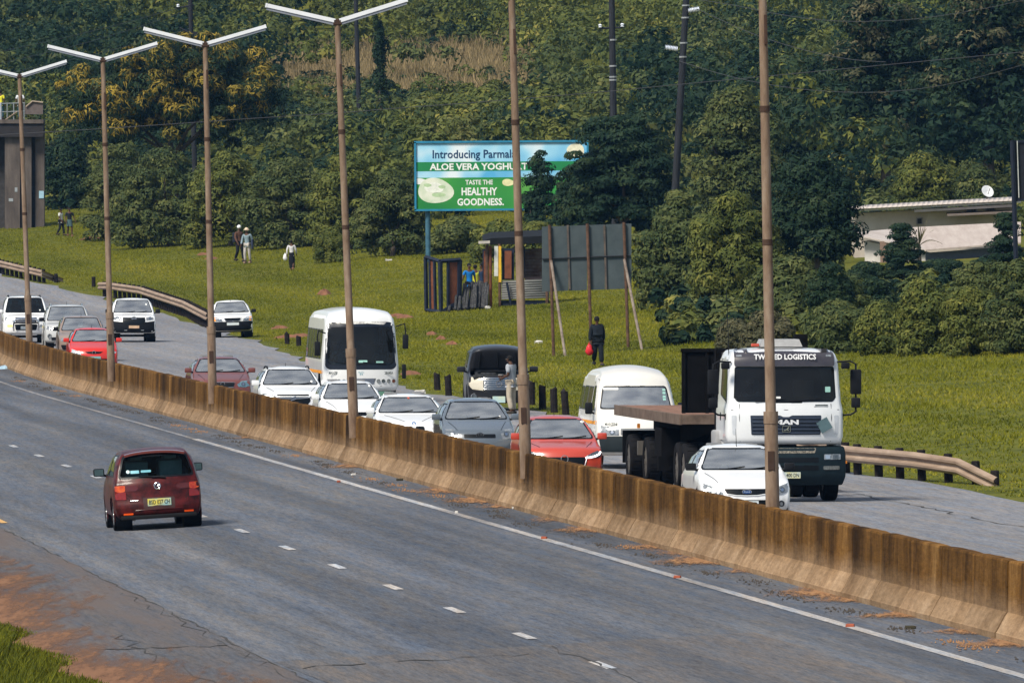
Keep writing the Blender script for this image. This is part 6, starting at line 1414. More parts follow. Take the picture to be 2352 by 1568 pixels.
for x in (1306, 1390): MB().box((hp(x, 590) + Vector((0, -.03, 0))), (.07, .06, 148 / k)).build('stiffener', M_STRUT, root)
MB().tube([hp(1246, 594, -.05), hp(1449, 586, -.05)], .03, 6).build('cross_rail', M('rail_dark', (.02, .024, .03), .8), root)
for (xa, ya, xb_, yb) in ((1262, 516, 1272, 822), (1349, 513, 1358, 800), (1433, 510, 1443, 796)):
    MB().tube([hp(xa, ya, -.09), hp(xb_, yb, -.09)], .055, 8).build('post', M_RUST, root, True)
for (xa, ya, xb_, yb) in ((1266, 598, 1299, 822), (1434, 595, 1475, 804)):
    MB().tube([hp(xa, ya, -.14), hp(xb_, yb, -1.5)], .05, 8).build('prop', M('pale_prop', stops=[(.3, (.14, .10, .08)), (.7, (.32, .27, .23))], rough=.9), root, True)
# ---- timber stall
Ys = at(1000, 716).y; k = K(Ys); g0 = at(1060, 716); g0 = Vector((W3(1060, 716, Ys).x, Ys, W3(1060, 716, Ys).z))
def sp3(dx, dy, dep=0.0): return W3(dx, dy, Ys) + Vector((0, dep, 0))
M_NAVY = M('navy_timber', (.012, .018, .035), .7, var=.4, scale=3); M_HESS = M('brown_board', stops=[(.3, (.10, .035, .02)), (.6, (.20, .07, .035)), (.8, (.24, .11, .06))], rough=.9, scale=2.5)
M_CORR = M('old_iron', stops=[(.3, (.09, .09, .09)), (.6, (.22, .22, .21)), (.8, (.30, .29, .27))], rough=.7, scale=2, stretch=(.5, 1, 6))
def framep(name, lab, quad, dep=.0, post=.09, infill=None, rel=None):
    root = empty(name, (quad[3] + quad[2]) / 2); tag(root, lab, 'stall frame'); q = [v - root.location for v in quad]
    for a, b in ((0, 1), (1, 2), (2, 3), (3, 0)): MB().tube([q[a], q[b]], post, 4).build('frame_bar', M_NAVY, root)
    for (s0, s1) in infill or ():
        p = [q[0].lerp(q[1], s0), q[0].lerp(q[1], s1), q[3].lerp(q[2], s1), q[3].lerp(q[2], s0)]
        MB().prism([v + Vector((0, .02, 0)) for v in p], (0, .03, 0)).build('infill_board', M_HESS, root)
        for a, b in ((0, 3), (1, 2)): MB().tube([p[a], p[b]], post * .8, 4).build('frame_bar', M_NAVY, root)
    return root
framep('stall_frame', 'tall narrow navy frame at the left end of the timber stall', [sp3(977, 590, 1.2), sp3(1010, 599), sp3(1013, 716), sp3(979, 712, 1.2)], infill=[(.30, .62)])
framep('stall_frame', 'navy frame with one brown board right of the tall frame', [sp3(1012, 599), sp3(1057, 596, .5), sp3(1056, 690, .5), sp3(1013, 716)], infill=[(.38, .92)])
shed = empty('roadside_stall', sp3(1180, 700, 1.5)); tag(shed, 'ramshackle roadside stall with a dark roof and corrugated low wall', 'stall'); o_ = shed.location
def sl(dx, dy, dep=1.5): return sp3(dx, dy, dep) - o_
MB().prism([sl(1108, 553), sl(1128, 547), sl(1262, 541), sl(1262, 558), sl(1128, 562), sl(1110, 560)], (0, 3.2, .25)).build('roof', M('tar_roof', (.007, .008, .01), .8, var=.4), shed)
MB().box(sl(1112, 556, 1.2), (.5, .3, .12)).build('roof_end', M('pale_end', (.45, .42, .38), .8), shed)
for (xa, y0, y1, rr, mt) in ((1118, 562, 702, .07, M_RUST), (1126, 565, 704, .07, M_HESS), (1147, 560, 704, .06, M_RUST), (1256, 556, 700, .07, M_RUST)): MB().tube([sl(xa, y0), sl(xa + 1, y1)], rr, 6).build('stall_post', mt, shed)
for (xa, xb_, y0, y1, mt, nm, dep) in ((1135, 1144, 565, 634, M('white_board', (.58, .58, .55), .7), 'white_board', 1.45), (1145, 1151, 565, 648, M('yellow_board', (.72, .42, .03), .6), 'yellow_board', 1.42), (1108, 1122, 572, 660, M_NAVY, 'door_frame', 1.7), (1111, 1120, 576, 656, M_HESS, 'door_board', 1.62), (1153, 1181, 570, 643, M_NAVY, 'shutter_frame', 1.6), (1159, 1175, 576, 640, M_HESS, 'shutter_board', 1.5), (1196, 1206, 566, 640, M_NAVY, 'inner_post', 2.4)):
    MB().prism([sl(xa, y1, dep), sl(xb_, y1, dep), sl(xb_, y0, dep), sl(xa, y0, dep)], (0, .05, 0)).build(nm, mt, shed)
def corr(p00, p10, p11, p01, n, nm, par, mat, amp=.025, horiz=True):
    V = []; Fc = []; N = n * 4
    for i in range(N + 1):
        s = i / N; o = Vector((0, -amp * math.sin(s * n * 2 * math.pi), 0))
        a, b = (p00.lerp(p01, s), p10.lerp(p11, s)) if horiz else (p00.lerp(p10, s), p01.lerp(p11, s)); V += [a + o, b + o]
    for i in range(N): Fc.append((2 * i, 2 * i + 1, 2 * i + 3, 2 * i + 2))
    o = MB().add(V, Fc).build(nm, mat, par, True); m_ = o.modifiers.new('s', 'SOLIDIFY'); m_.thickness = .01; return o
corr(sl(1152, 688), sl(1262, 684), sl(1262, 640), sl(1152, 645), 8, 'corrugated_sheet', shed, M_CORR)
corr(sl(1205, 640, 3.5), sl(1262, 640, 3.5), sl(1262, 570, 3.5), sl(1205, 572, 3.5), 9, 'corrugated_sheet', shed, M('rusty_iron', stops=[(.3, (.09, .04, .025)), (.6, (.18, .14, .12)), (.8, (.25, .25, .24))], rough=.8, scale=2.5))
MB().tube([sl(1164, 648, 1.3), sl(1174, 702, 1.3)], .05, 6).build('leaning_pole', M_NAVY, shed); MB().box(sl(1232, 650, 2.0), (1.0, .5, .5)).build('counter', M('dark_counter', (.03, .02, .02), .8), shed)
MB().prism([sl(1148, 702, 1.6), sl(1262, 698, 1.6), sl(1262, 690, 1.6), sl(1148, 690, 1.6)], (0, .3, 0)).build('base_beam', M_NAVY, shed)
M_LOG = M('weathered_log', stops=[(.3, (.015, .018, .022)), (.55, (.05, .05, .052)), (.8, (.20, .185, .17))], rough=.9, scale=3, stretch=(5, 5, .7))
r = random.Random(5)
ORD = 'first second third fourth fifth sixth seventh eighth ninth tenth eleventh twelfth thirteenth fourteenth fifteenth sixteenth seventeenth eighteenth nineteenth twentieth'.split() + ['twenty-' + q for q in 'first second third fourth fifth sixth'.split()]
for i in range(26):
    x = 1026 + i * 3.7 + r.uniform(-1.5, 1.5); top = lerp_tab([(1024, 690), (1034, 682), (1042, 664), (1052, 650), (1062, 646), (1080, 652), (1095, 644), (1112, 646), (1124, 656)], x) + r.uniform(-3, 6)
    a = sp3(x, 712 - i * .25 + r.uniform(-2, 2), r.uniform(-.5, .6)); b = sp3(x + r.uniform(2, 7), top, r.uniform(.9, 1.5)); rr = r.uniform(.05, .085)
    o = MB().tube([Vector(), (b - a) * .5 + Vector((r.uniform(-.02, .02), 0, 0)), b - a], [rr, rr * .95, rr * .85], 8).build('timber_log', M_LOG, None, True); o.location = a; tag(o, ('shortest ' if i == 0 else '') + 'weathered timber log, %s from the left in the leaning pile at the stall' % ORD[i], 'log', 'timber logs at the stall')
# ---- houses on the right
Yq = 640.0; k = K(Yq)
M_HW = M('lime_wash', stops=[(.3, (.42, .36, .30)), (.7, (.58, .52, .45))], rough=.9, scale=.8); M_HR = M('pale_iron_roof', stops=[(.3, (.42, .36, .32)), (.7, (.56, .50, .46))], rough=.6, scale=.9)
h1 = empty('house', W3(2160, 545, Yq + 14)); tag(h1, 'long pale house with a corrugated iron roof behind the shrubs', 'house'); o_ = h1.location
def q1(dx, dy, dep=14): return W3(dx, dy, Yq + dep) - o_
gz = zg(o_.x, o_.y) - o_.z - .3
def wallp(par, pts, dep_vec, nm, mat): return MB().prism(pts, dep_vec).build(nm, mat, par)
a, b = q1(1960, 490), q1(2335, 468)
wallp(h1, [Vector((a.x, a.y, gz)), Vector((b.x, b.y, gz)), b, a], (0, 5, 0), 'wall', M_HW)
corr(q1(1950, 480, 12.8), q1(1950, 472, 20), q1(2345, 450, 20), q1(2345, 459, 12.8), 34, 'roof_sheet', h1, M_HR, .06)
MB().prism([q1(1950, 486, 13.2), q1(2345, 465, 13.2), q1(2345, 460, 13.2), q1(1950, 481, 13.2)], (0, .06, 0)).build('fascia', M('white_fascia', (.7, .72, .75), .6), h1)
wallp(h1, [q1(2100, 487, 13.1), q1(2335, 474, 13.1), q1(2335, 468, 13.1), q1(2100, 481, 13.1)], (0, .8, 0), 'ledge', M_HR)
MB().prism([q1(2176, 496, 12.4), q1(2335, 489, 12.4), q1(2335, 486, 12.4), q1(2176, 493, 12.4)], (0, 1.5, .1)).build('canopy', M('dark_canopy', (.16, .13, .11), .8), h1)
for (x, y, w_, h_) in ((2112, 507, 10, 12), (2231, 483, 20, 8), (2275, 479, 18, 6)):
    f = MB(); c = q1(x, y, 13.93); f.box(c, (w_ / k + .12, .06, h_ / k + .12)); fo = f.build('window', M('sill_grey', (.3, .27, .24), .8), h1); MB().box(c + Vector((0, -.05, 0)), (w_ / k, .04, h_ / k)).build('pane', M('dark_pane', (.015, .017, .02), .2), fo)
h2 = empty('house', W3(2130, 620, Yq)); tag(h2, 'low house with a broad pale roof in front of the long house', 'house'); o_ = h2.location
def q2(dx, dy, dep=0): return W3(dx, dy, Yq + dep) - o_
gz = zg(o_.x, o_.y) - o_.z - .3
A, Bq, C, D1, E1 = q2(1950, 538, 2), q2(2127, 576, -2), q2(2345, 559, -1), q2(2068, 526, 9), q2(2345, 512, 9)
th = Vector((0, 0, .07))
for nm, pts, mt in (('roof_sheet', [A, Bq, D1], M_HR), ('roof_sheet', [Bq, C, E1, D1], M('pale_iron_roof2', stops=[(.3, (.40, .33, .29)), (.7, (.52, .45, .40))], rough=.6, scale=1.2, stretch=(3, .3, 1)))):
    MB().add(pts + [p + th for p in pts], [tuple(range(len(pts)))[::-1], tuple(range(len(pts), 2 * len(pts)))] + [(i, (i + 1) % len(pts), len(pts) + (i + 1) % len(pts), len(pts) + i) for i in range(len(pts))]).build(nm, mt, h2)
a, b, c = q2(1985, 552, 2.2), q2(2125, 580, -1.4), q2(2345, 563, -.4)
wallp(h2, [Vector((a.x, a.y, gz)), Vector((b.x, b.y, gz)), b, a], (.3, .25, 0), 'wall', M('white_wall', stops=[(.3, (.48, .45, .42)), (.7, (.64, .61, .58))], rough=.9, scale=1))
wallp(h2, [Vector((b.x, b.y, gz)), Vector((c.x, c.y, gz)), c, b + Vector((.02, 0, 0))], (0, .3, 0), 'wall', M('blue_grey_wall', (.11, .125, .15), .9, var=.15))
MB().box(q2(2034, 590, 0.2), (.5, .1, 1.5)).build('door', M('tan_door', (.25, .17, .13), .8), h2)
ds = empty('satellite_dish', W3(2267, 455, Yq + 18)); tag(ds, 'white satellite dish on the roof of the long house', 'satellite dish')
dz = (455 - 440) / k; R = Matrix.Rotation(deg(62), 3, 'X') @ Matrix.Rotation(deg(0), 3, 'Y'); RR = Matrix.Rotation(deg(28), 3, 'Z') @ R
prof_ = [(.001, 0), (.12, .012), (.22, .04), (.31, .085), (.31, .10), (.001, .02)]; mb = MB().lathe(prof_, n=20); mb.v = [tuple(RR @ (Vector(v) * 1.02) + Vector((0, 0, dz))) for v in mb.v]; mb.build('dish', M('dish_white', (.72, .74, .76), .5), ds, True)
MB().tube([(0, 0, -.6), (0, .08, dz)], .03, 6).build('mast', M_STRUT, ds); MB().tube([(0, .05, dz - .25), Vector((0, 0, dz)) + RR @ Vector((0, 0, .35))], .015, 6).build('feed_arm', M_STRUT, ds)
yw = 560.0; k = K(yw)
bw = empty('garden_wall', W3(1997, 712, yw)); tag(bw, 'short grey concrete wall end among the shrubs', 'wall'); o_ = bw.location
MB().prism([W3(1970, 725, yw) - o_, W3(2060, 722, yw) - o_, W3(2060, 661, yw) - o_, W3(1970, 665, yw) - o_], (0, .2, 0)).build('wall_face', M('wall_grey', (.20, .19, .19), .9), bw); MB().prism([W3(1967, 727, yw) - o_, W3(1974, 727, yw) - o_, W3(1974, 663, yw) - o_, W3(1967, 663, yw) - o_], (0, -.15, 0)).build('wall_lit_edge', M('wall_lit_tone', (.34, .31, .29), .9), bw)  # narrow left strip: sunlight on the wall corner painted as a paler colour
# ---- board cut by the right edge of the frame
ye = 480.0; k = K(ye); p = W3(2333, 575, ye); sg_ = empty('hoarding', p); tag(sg_, 'black hoarding cut off by the right edge of the picture', 'hoarding')
hb_ = (575 - 322) / k; gz = zg(p.x, ye) - p.z - .3
MB().tube([(0, 0, gz), (0, 0, hb_)], .085, 8).build('post', M('black_steel', (.012, .016, .03), .5), sg_); MB().tube([(3.6, 0, gz), (3.6, 0, hb_)], .085, 8).build('post', M('black_steel', (.012, .016, .03), .5), sg_)
MB().box((1.9, .12, hb_ - 1.05), (3.7, .1, 2.1)).build('board', M('black_board', (.014, .016, .022), .6), sg_); MB().box((.17, .02, hb_ - 1.02), (.03, .08, 2.0)).build('edge_strip', M('pale_strip', (.5, .52, .5), .5), sg_)
for z in (hb_ - .05, hb_ - 2.1): MB().box((1.9, .05, z), (3.8, .06, .08)).build('rail', M('black_steel', (.012, .016, .03), .5), sg_)
# ---- footbridge end at the left
Yp = at(50, 523).y; k = K(Yp); o0 = at(50, 523)
fb = empty('footbridge', o0); tag(fb, 'concrete footbridge end with tall pier at the left edge', 'footbridge')
M_PC = M('pier_concrete', stops=[(.3, (.06, .05, .046)), (.55, (.12, .10, .09)), (.75, (.19, .16, .145))], rough=.9, scale=.7, stretch=(2, 2, .5)); M_PD = M('pier_dark', (.05, .048, .05), .9, var=.3)
def fp(dx, dy, dep=0.0): return W3(dx, dy, Yp) + Vector((0, dep, 0)) - o0
def slab(x0, x1, y0, y1, dep, thick, nm, mat): return MB().prism([fp(x0, y1, dep), fp(x1, y1, dep), fp(x1, y0, dep), fp(x0, y0, dep)], (0, thick, 0)).build(nm, mat, fb)
slab(11, 46, 300, 528, 0, 1.6, 'pier', M_PC); slab(49, 72, 300, 528, .15, 1.5, 'pier', M_PC); slab(70, 82, 300, 528, .7, .8, 'pier_joint', M_PD); slab(44, 51, 300, 528, .5, 1.0, 'pier_joint', M_PD); slab(80, 101, 300, 527, .5, 1.2, 'pier', M_PC); slab(-60, 9, 300, 528, 1.2, 1.0, 'pier', M_PD)  # leftmost slab: the shadow on it is put into its dark colour
slab(-120, 100, 281, 314, -.3, 2.6, 'deck_beam', M('deck_shadow', (.03, .028, .03), .9)); slab(-120, 100, 274, 283, -.4, 2.9, 'deck_slab', M_PC)
M_RL = M('rail_steel', (.22, .24, .26), .6)
for x in (2, 17, 32, 46, 56): MB().tube([fp(x, 276, -.3), fp(x, 235, -.3)], .035 if x != 2 else .08, 6).build('rail_post', M_RL if x != 2 else M('rail_pale', (.35, .38, .42), .6), fb)
for y in (236, 255): MB().tube([fp(-120, y + 6, -.3), fp(58, y, -.3)], .035, 6).build('hand_rail', M_RL, fb)
MB().tube([fp(10, 277, -.35), fp(40, 256, -.35)], .04, 6).build('brace', M('brace_tan', (.28, .21, .16), .8), fb)
MB().prism([fp(58, 262, -.3), fp(99, 262, -.3), fp(99, 236, -.3), fp(75, 233, -.3), fp(58, 246, -.3)], (0, .1, 0)).build('end_panel', M('panel_taupe', (.13, .105, .10), .9), fb); MB().tube([fp(60, 245, -.36), fp(75, 232, -.36), fp(99, 235, -.36)], .045, 6).build('panel_rim', M('rim_tan', (.35, .28, .22), .8), fb)
slab(89, 100, 438, 455, .46, .02, 'poster', M('poster_blue', (.35, .55, .68), .6)); slab(20, 30, 455, 462, -.02, .02, 'poster', M('poster_grey', (.30, .33, .36), .7)); slab(34, 40, 430, 440, -.02, .02, 'poster', M('poster_grey', (.30, .33, .36), .7))
for (dx, lab, sh, rz) in ((47, 'man in a white shirt on the footbridge', ('bridge_white', (.70, .72, .76)), 170), (2, 'person in a yellow vest on the footbridge at the frame edge', ('bridge_yellow', (.72, .66, .04)), 160)):
    p = W3(dx, 275, Yp) + Vector((0, .6, 0)); person(lab, stand(p, deg(rz)), {}, sh, ('teal_trousers', (.03, .08, .10)), 'short', height=1.76)
# ---- utility poles and wires
M_UP = M('creosote_pole', (.022, .024, .03), .85, var=.5, scale=2, stretch=(6, 6, .5)); M_INS = M('porcelain', (.72, .76, .85), .2, var=.05); M_WIRE = M('wire_grey', (.05, .05, .055), .6)
def upole(lab, Y, x0, y0, x1, y1, r0_, r1_, extra=None):
    a = W3(x0, y0, Y); b = W3(x1, y1, Y); gz = zg(a.x, Y); d = (b - a) / (b.z - a.z); a = a + d * (gz - .3 - a.z); b = b + d * (3.0)
    ro = empty('utility_pole', Vector((a.x, Y, gz))); tag(ro, lab, 'utility pole', 'utility poles on the hillside'); MB().tube([a - ro.location, a.lerp(b, .5) - ro.location, b - ro.location], [r0_, (r0_ + r1_) / 2, r1_], 10).build('pole', M_UP, ro, True)
    if extra: extra(ro, Y)
    return ro
def arm(ro, Y, x0, y0, x1, y1, ins=()):
    a, b = W3(x0, y0, Y) - ro.location, W3(x1, y1, Y) - ro.location; MB().tube([a, b], .06, 6).build('cross_arm', M_UP, ro)
    for s in ins: p = a.lerp(b, s); MB().lathe([(.05, -.08), (.11, -.04), (.05, 0), (.11, .06), (.04, .12)], p + Vector((0, -.1, .1)), 'z', 10).build('insulator', M_INS, ro, True)
def ribbed(ro, Y, x0, y0, x1, y1):
    a, b = W3(x0, y0, Y) - ro.location, W3(x1, y1, Y) - ro.location; d = b - a; pts = []; rs = []
    for i in range(25): pts.append(a + d * (i / 24)); rs.append(.075 if i % 3 else .14)
    MB().tube(pts, rs, 10).build('insulator', M_INS, ro, True)
def e1(ro, Y): arm(ro, Y, 405, 18, 446, 12, (.1,)); MB().box(W3(441, 82, Y) - ro.location, (.7, .4, .5)).build('fuse_box', M_UP, ro); arm(ro, Y, 412, 63, 444, 80)
def e3(ro, Y):
    arm(ro, Y, 1377, 65, 1431, 63, (.03, .97))
    for y in (93, 153, 178, 185): p = W3(1408, y, Y) - ro.location; MB().tube([p, p + Vector((0, 0, .08))], .19, 10).build('band', M('band_zinc', (.3, .32, .34), .5), ro)
def e4(ro, Y):
    ribbed(ro, Y, 1578, 24, 1606, 20); ribbed(ro, Y, 1528, 108, 1556, 112)
    for y in (14, 42, 100, 132): p = W3(1576 - y * .055, y, Y) - ro.location; MB().tube([p, p + Vector((0, 0, .07))], .18, 10).build('band', M('band_zinc', (.3, .32, .34), .5), ro)
upole('leftmost utility pole rising out of the yellow-leaved tree', 840, 445, 300, 437, 0, .17, .13, e1)
upole('slender utility pole left of the ivy-covered trunk', 880, 827, 335, 817, 0, .17, .12)
upole('utility pole with a cross-arm, left of the leaning pole', 700, 1409, 262, 1405, 0, .21, .14, e3)
upole('leaning utility pole with white ribbed insulators', 640, 1554, 385, 1576, 0, .19, .14, e4)
def wire(pts, Y0, Y1, lab, r_=.014):
    n = len(pts); P3 = [W3(x, y, Y0 + (Y1 - Y0) * i / (n - 1)) for i, (x, y) in enumerate(pts)]
    o = MB().tube([p - P3[0] for p in chaikin3(P3, 2)], r_, 5).build('overhead_wire', M_WIRE); o.location = P3[0]; tag(o, lab, 'wire', 'overhead wires')
wire([(-80, 313), (0, 309), (238, 295), (471, 279), (632, 268), (780, 259), (899, 249), (1170, 229), (1403, 209), (1555, 194), (1739, 177), (2102, 142), (2352, 119), (2450, 110)], 640, 600, 'long overhead wire crossing the whole picture', .016)
wire([(-60, 128), (0, 119), (160, 84), (312, 46), (438, 10)], 760, 840, 'uppermost wire running left from the leftmost utility pole'); wire([(-60, 158), (0, 145), (120, 118), (250, 84), (420, 28), (438, 22)], 760, 840, 'second wire left of the leftmost utility pole'); wire([(-40, 178), (24, 167), (150, 140), (310, 102), (440, 64)], 760, 840, 'lowest wire left of the leftmost utility pole')
wire([(1578, -5), (1690, 12), (1787, 33), (1880, 46), (1966, 50), (2060, 47), (2129, 41), (2250, 22), (2380, -6)], 640, 560, 'topmost sagging wire right of the leaning pole'); wire([(1600, 20), (1722, 76), (1820, 108), (1912, 130), (1975, 139), (2034, 142)], 640, 605, 'short wire dropping to the long wire at right'); wire([(1560, 140), (1660, 172), (1763, 194), (1860, 207), (1966, 213), (2050, 210), (2129, 202), (2220, 185), (2380, 140)], 640, 560, 'lowest sagging wire right of the leaning pole')
wire([(826, 2), (870, 30), (930, 72), (990, 118)], 880, 900, 'stay wire slanting down right of the slender pole')
# ================================================================== vegetation
NR = np.random.default_rng(11)
def leaf_mat(name, stops, trans=.25, rough=.6):
    m = bpy.data.materials.new(name); m.use_nodes = True; n = m.node_tree; n.nodes.clear(); L = n.links.new
    at_ = n.nodes.new('ShaderNodeAttribute'); at_.attribute_name = 'tone'; r = ramp(n.nodes, stops); L(at_.outputs['Fac'], r.inputs[0])
    p = n.nodes.new('ShaderNodeBsdfPrincipled'); p.inputs['Roughness'].default_value = rough; p.inputs['Specular IOR Level'].default_value = .08; L(r.outputs[0], p.inputs['Base Color'])
    t = n.nodes.new('ShaderNodeBsdfTranslucent'); L(r.outputs[0], t.inputs[0]); x = n.nodes.new('ShaderNodeMixShader'); x.inputs[0].default_value = trans
    L(p.outputs[0], x.inputs[1]); L(t.outputs[0], x.inputs[2]); o = n.nodes.new('ShaderNodeOutputMaterial'); L(x.outputs[0], o.inputs[0]); return m
LM = dict(
    mid=leaf_mat('leaf_mid', [(0, (.022, .045, .024)), (.5, (.078, .10, .034)), (.85, (.14, .152, .05)), (1, (.21, .20, .065))]),
    olive=leaf_mat('leaf_olive', [(0, (.035, .056, .02)), (.5, (.10, .12, .03)), (.85, (.18, .185, .042)), (1, (.26, .23, .055))]),
    dark=leaf_mat('leaf_dark', [(0, (.006, .020, .016)), (.5, (.020, .042, .024)), (.85, (.042, .066, .028)), (1, (.08, .09, .038))]),
    yellow=leaf_mat('leaf_yellow', [(0, (.10, .10, .025)), (.5, (.26, .20, .035)), (1, (.45, .31, .05))]),
    dry=leaf_mat('leaf_dry', [(0, (.045, .052, .03)), (.5, (.095, .095, .05)), (1, (.18, .155, .085))]),
    straw=leaf_mat('leaf_straw', [(0, (.14, .115, .055)), (.5, (.28, .215, .11)), (1, (.42, .31, .17))]),
    grass=leaf_mat('leaf_grass', [(0, (.06, .076, .010)), (.45, (.17, .178, .012)), (.8, (.27, .25, .02)), (1, (.34, .29, .05))], .3))
M_BARK = M('bark', stops=[(.3, (.04, .032, .026)), (.7, (.13, .105, .085))], rough=.9, scale=4, stretch=(4, 4, .6))
def leaf_quads(C, Rr, n, size, up=.35, droop=0.0, aspect=.5, tone=(0, 1), tb=0.0, shell=(.72, 1.02), zmin=-.55):
    """n leaves over each ellipsoidal clump (centres C, radii Rr)"""
    C = np.asarray(C, float); Rr = np.asarray(Rr, float); N = len(C) * n
    c = np.repeat(C, n, 0); rr = np.repeat(Rr, n, 0)
    d = NR.normal(size=(N, 3)); d /= np.linalg.norm(d, axis=1)[:, None]; d[:, 2] = np.where(d[:, 2] < zmin, -d[:, 2], d[:, 2])
    p = c + d * rr * NR.uniform(shell[0], shell[1], (N, 1))
    nn = d * 1.6 + NR.normal(size=(N, 3)) * .34 + np.array([0, 0, up]); nn /= np.linalg.norm(nn, axis=1)[:, None]
    a = NR.normal(size=(N, 3)); a[:, 2] -= droop; a -= nn * (a * nn).sum(1)[:, None]; a /= np.linalg.norm(a, axis=1)[:, None] + 1e-9
    b = np.cross(nn, a); s = (size * NR.uniform(.6, 1.35, (N, 1)))
    V = np.stack([p - a * s * .5 - b * s * aspect * .55, p - a * s * .35 + b * s * aspect * .55, p + a * s * .65], 1).reshape(-1, 3)
    ct = np.repeat(NR.uniform(-.22, .22, len(C)), n)
    ct += np.repeat(.22 * np.sin(C[:, 0] * .42 + 2.1 * np.sin(C[:, 1] * .05)) * np.sin(C[:, 1] * .09 + C[:, 0] * .1) + .16 * np.clip(Rr[:, 2] - .5, -.4, .6) * 0, n); T = np.clip(NR.normal(.5 + tb, .13, N) + ct, tone[0], tone[1])
    return V, np.arange(N * 3).reshape(-1, 3), T
def clumps(cen, rad, n, cr, flat=.65, lo=.35, bottom=-.8):
    d = NR.normal(size=(n, 3)); d /= np.linalg.norm(d, axis=1)[:, None]; d[:, 2] = np.where(d[:, 2] < bottom, -d[:, 2], d[:, 2])
    C = np.asarray(cen) + d * np.asarray(rad) * (NR.uniform(lo ** 2, 1, (n, 1)) ** .5)
    s = cr * NR.uniform(.55, 1.25, (n, 1)); return C, np.hstack([s, s, s * flat])
def limbs(root, base, C, r0_, n=7, seed=0, mat=None):
    rr_ = random.Random(seed); base = Vector(base); C = [Vector(c) for c in C]; mid = sum(C, Vector()) / len(C); fork = base.lerp(Vector((mid.x, mid.y, mid.z)), .45)
    fork.x = base.x + (mid.x - base.x) * .3
    MB().tube([base - Vector((0, 0, .3)), base.lerp(fork, .5) + Vector((rr_.uniform(-.15, .15), 0, 0)), fork], [r0_, r0_ * .8, r0_ * .65], 8).build('trunk', mat or M_BARK, root, True)
    for c in rr_.sample(C, min(n, len(C))):
        q = fork.lerp(c, .5) + Vector((rr_.uniform(-.3, .3), rr_.uniform(-.3, .3), .2)); MB().tube([fork, q, c], [r0_ * .5, r0_ * .3, r0_ * .1], 6).build('limb', mat or M_BARK, root, True)
def tree(label, cx, top, base, rx, mat='mid', Y=None, n=60, cr=.75, per=110, leaf=.26, flat=.62, name='tree', trunk=.16, up=.35, droop=0, aspect=.5, depth=.8, low=.0, cat='tree', group='trees and shrubs along the verge', tips=None, lo=.35, tb=0.0, dome=True, shape=None):
    """crown between photo heights top and base (or the ground seen there), centred on cx"""
    if Y is None: Y = at(cx, base).y + rx / K(at(cx, base).y) * depth * .6
    k = K(Y); ct = atY(cx, top, Y); cb = atY(cx, base, Y); X = ct.x; g = zg(X, Y)
    z1 = ct.z; z0 = max(cb.z, g + low); rz = (z1 - z0) / 2; cen = (X, Y, (z0 + z1) / 2); R_ = rx / k
    root = empty(name, (X, Y, g)); tag(root, label, cat, group); C, Rr = clumps(cen, (max(.1, R_ - cr * .6), max(.1, (R_ - cr * .6) * depth), max(.1, rz - cr * flat * .5)), n, cr, flat, lo)
    if dome:
        zz_ = NR.random(n) ** .8; a_ = NR.uniform(0, 6.283, n); ph_ = NR.uniform(0, 6, 3); lob_ = 1 + .2 * np.sin(2 * a_ + ph_[0]) + .14 * np.sin(4 * a_ + ph_[1] + 3 * zz_); zz_ = zz_ * (.86 + .14 * np.sin(3 * a_ + ph_[2])); pr_ = (1 - zz_ ** 2.2) ** .5 * (.80 + .2 * zz_) * lob_; q_ = NR.uniform(.45, 1, n) ** .5 * np.where(zz_ > .8, NR.uniform(.2, 1, n), 1)
        zlo = min(z0, g + .2); C = np.stack([X + max(.1, R_ - cr * .5) * pr_ * q_ * np.cos(a_), Y + max(.1, R_ - cr * .5) * depth * pr_ * q_ * np.sin(a_), zlo + (z1 - zlo - cr * flat * .6) * zz_], 1)
    if shape: C, Rr = shape(C, Rr, np.array(cen), R_, rz)
    off = np.array([X, Y, g])
    per = int(per * 1.5); leaf = leaf * .76
    V, Fq, T = leaf_quads(C - off, Rr, per, leaf, up, droop, aspect, tb=tb)
    raw_mesh('crown', V, Fq, LM[mat], root, attr=T)
    if tips:
        tm, tn, ts = tips; d = C - np.array(cen); idx = np.argsort(-(d[:, 2] * .35 - d[:, 1] * .6 + NR.normal(size=len(C)) * rz * .8))[:tn]
        C2 = C[idx] + np.array([0, 0, .25]) * Rr[idx] - np.array([0, 1, 0]) * Rr[idx] * .5; V, Fq, T = leaf_quads(C2 - off, Rr[idx] * ts, int(per * .5), leaf * 1.15, .2, droop, aspect * .8); raw_mesh('new_leaves', V, Fq, LM[tm], root, attr=T)
    if trunk: limbs(root, (0, 0, 0), [tuple(c) for c in (C - off)], trunk, 7, int(cx))
    return root
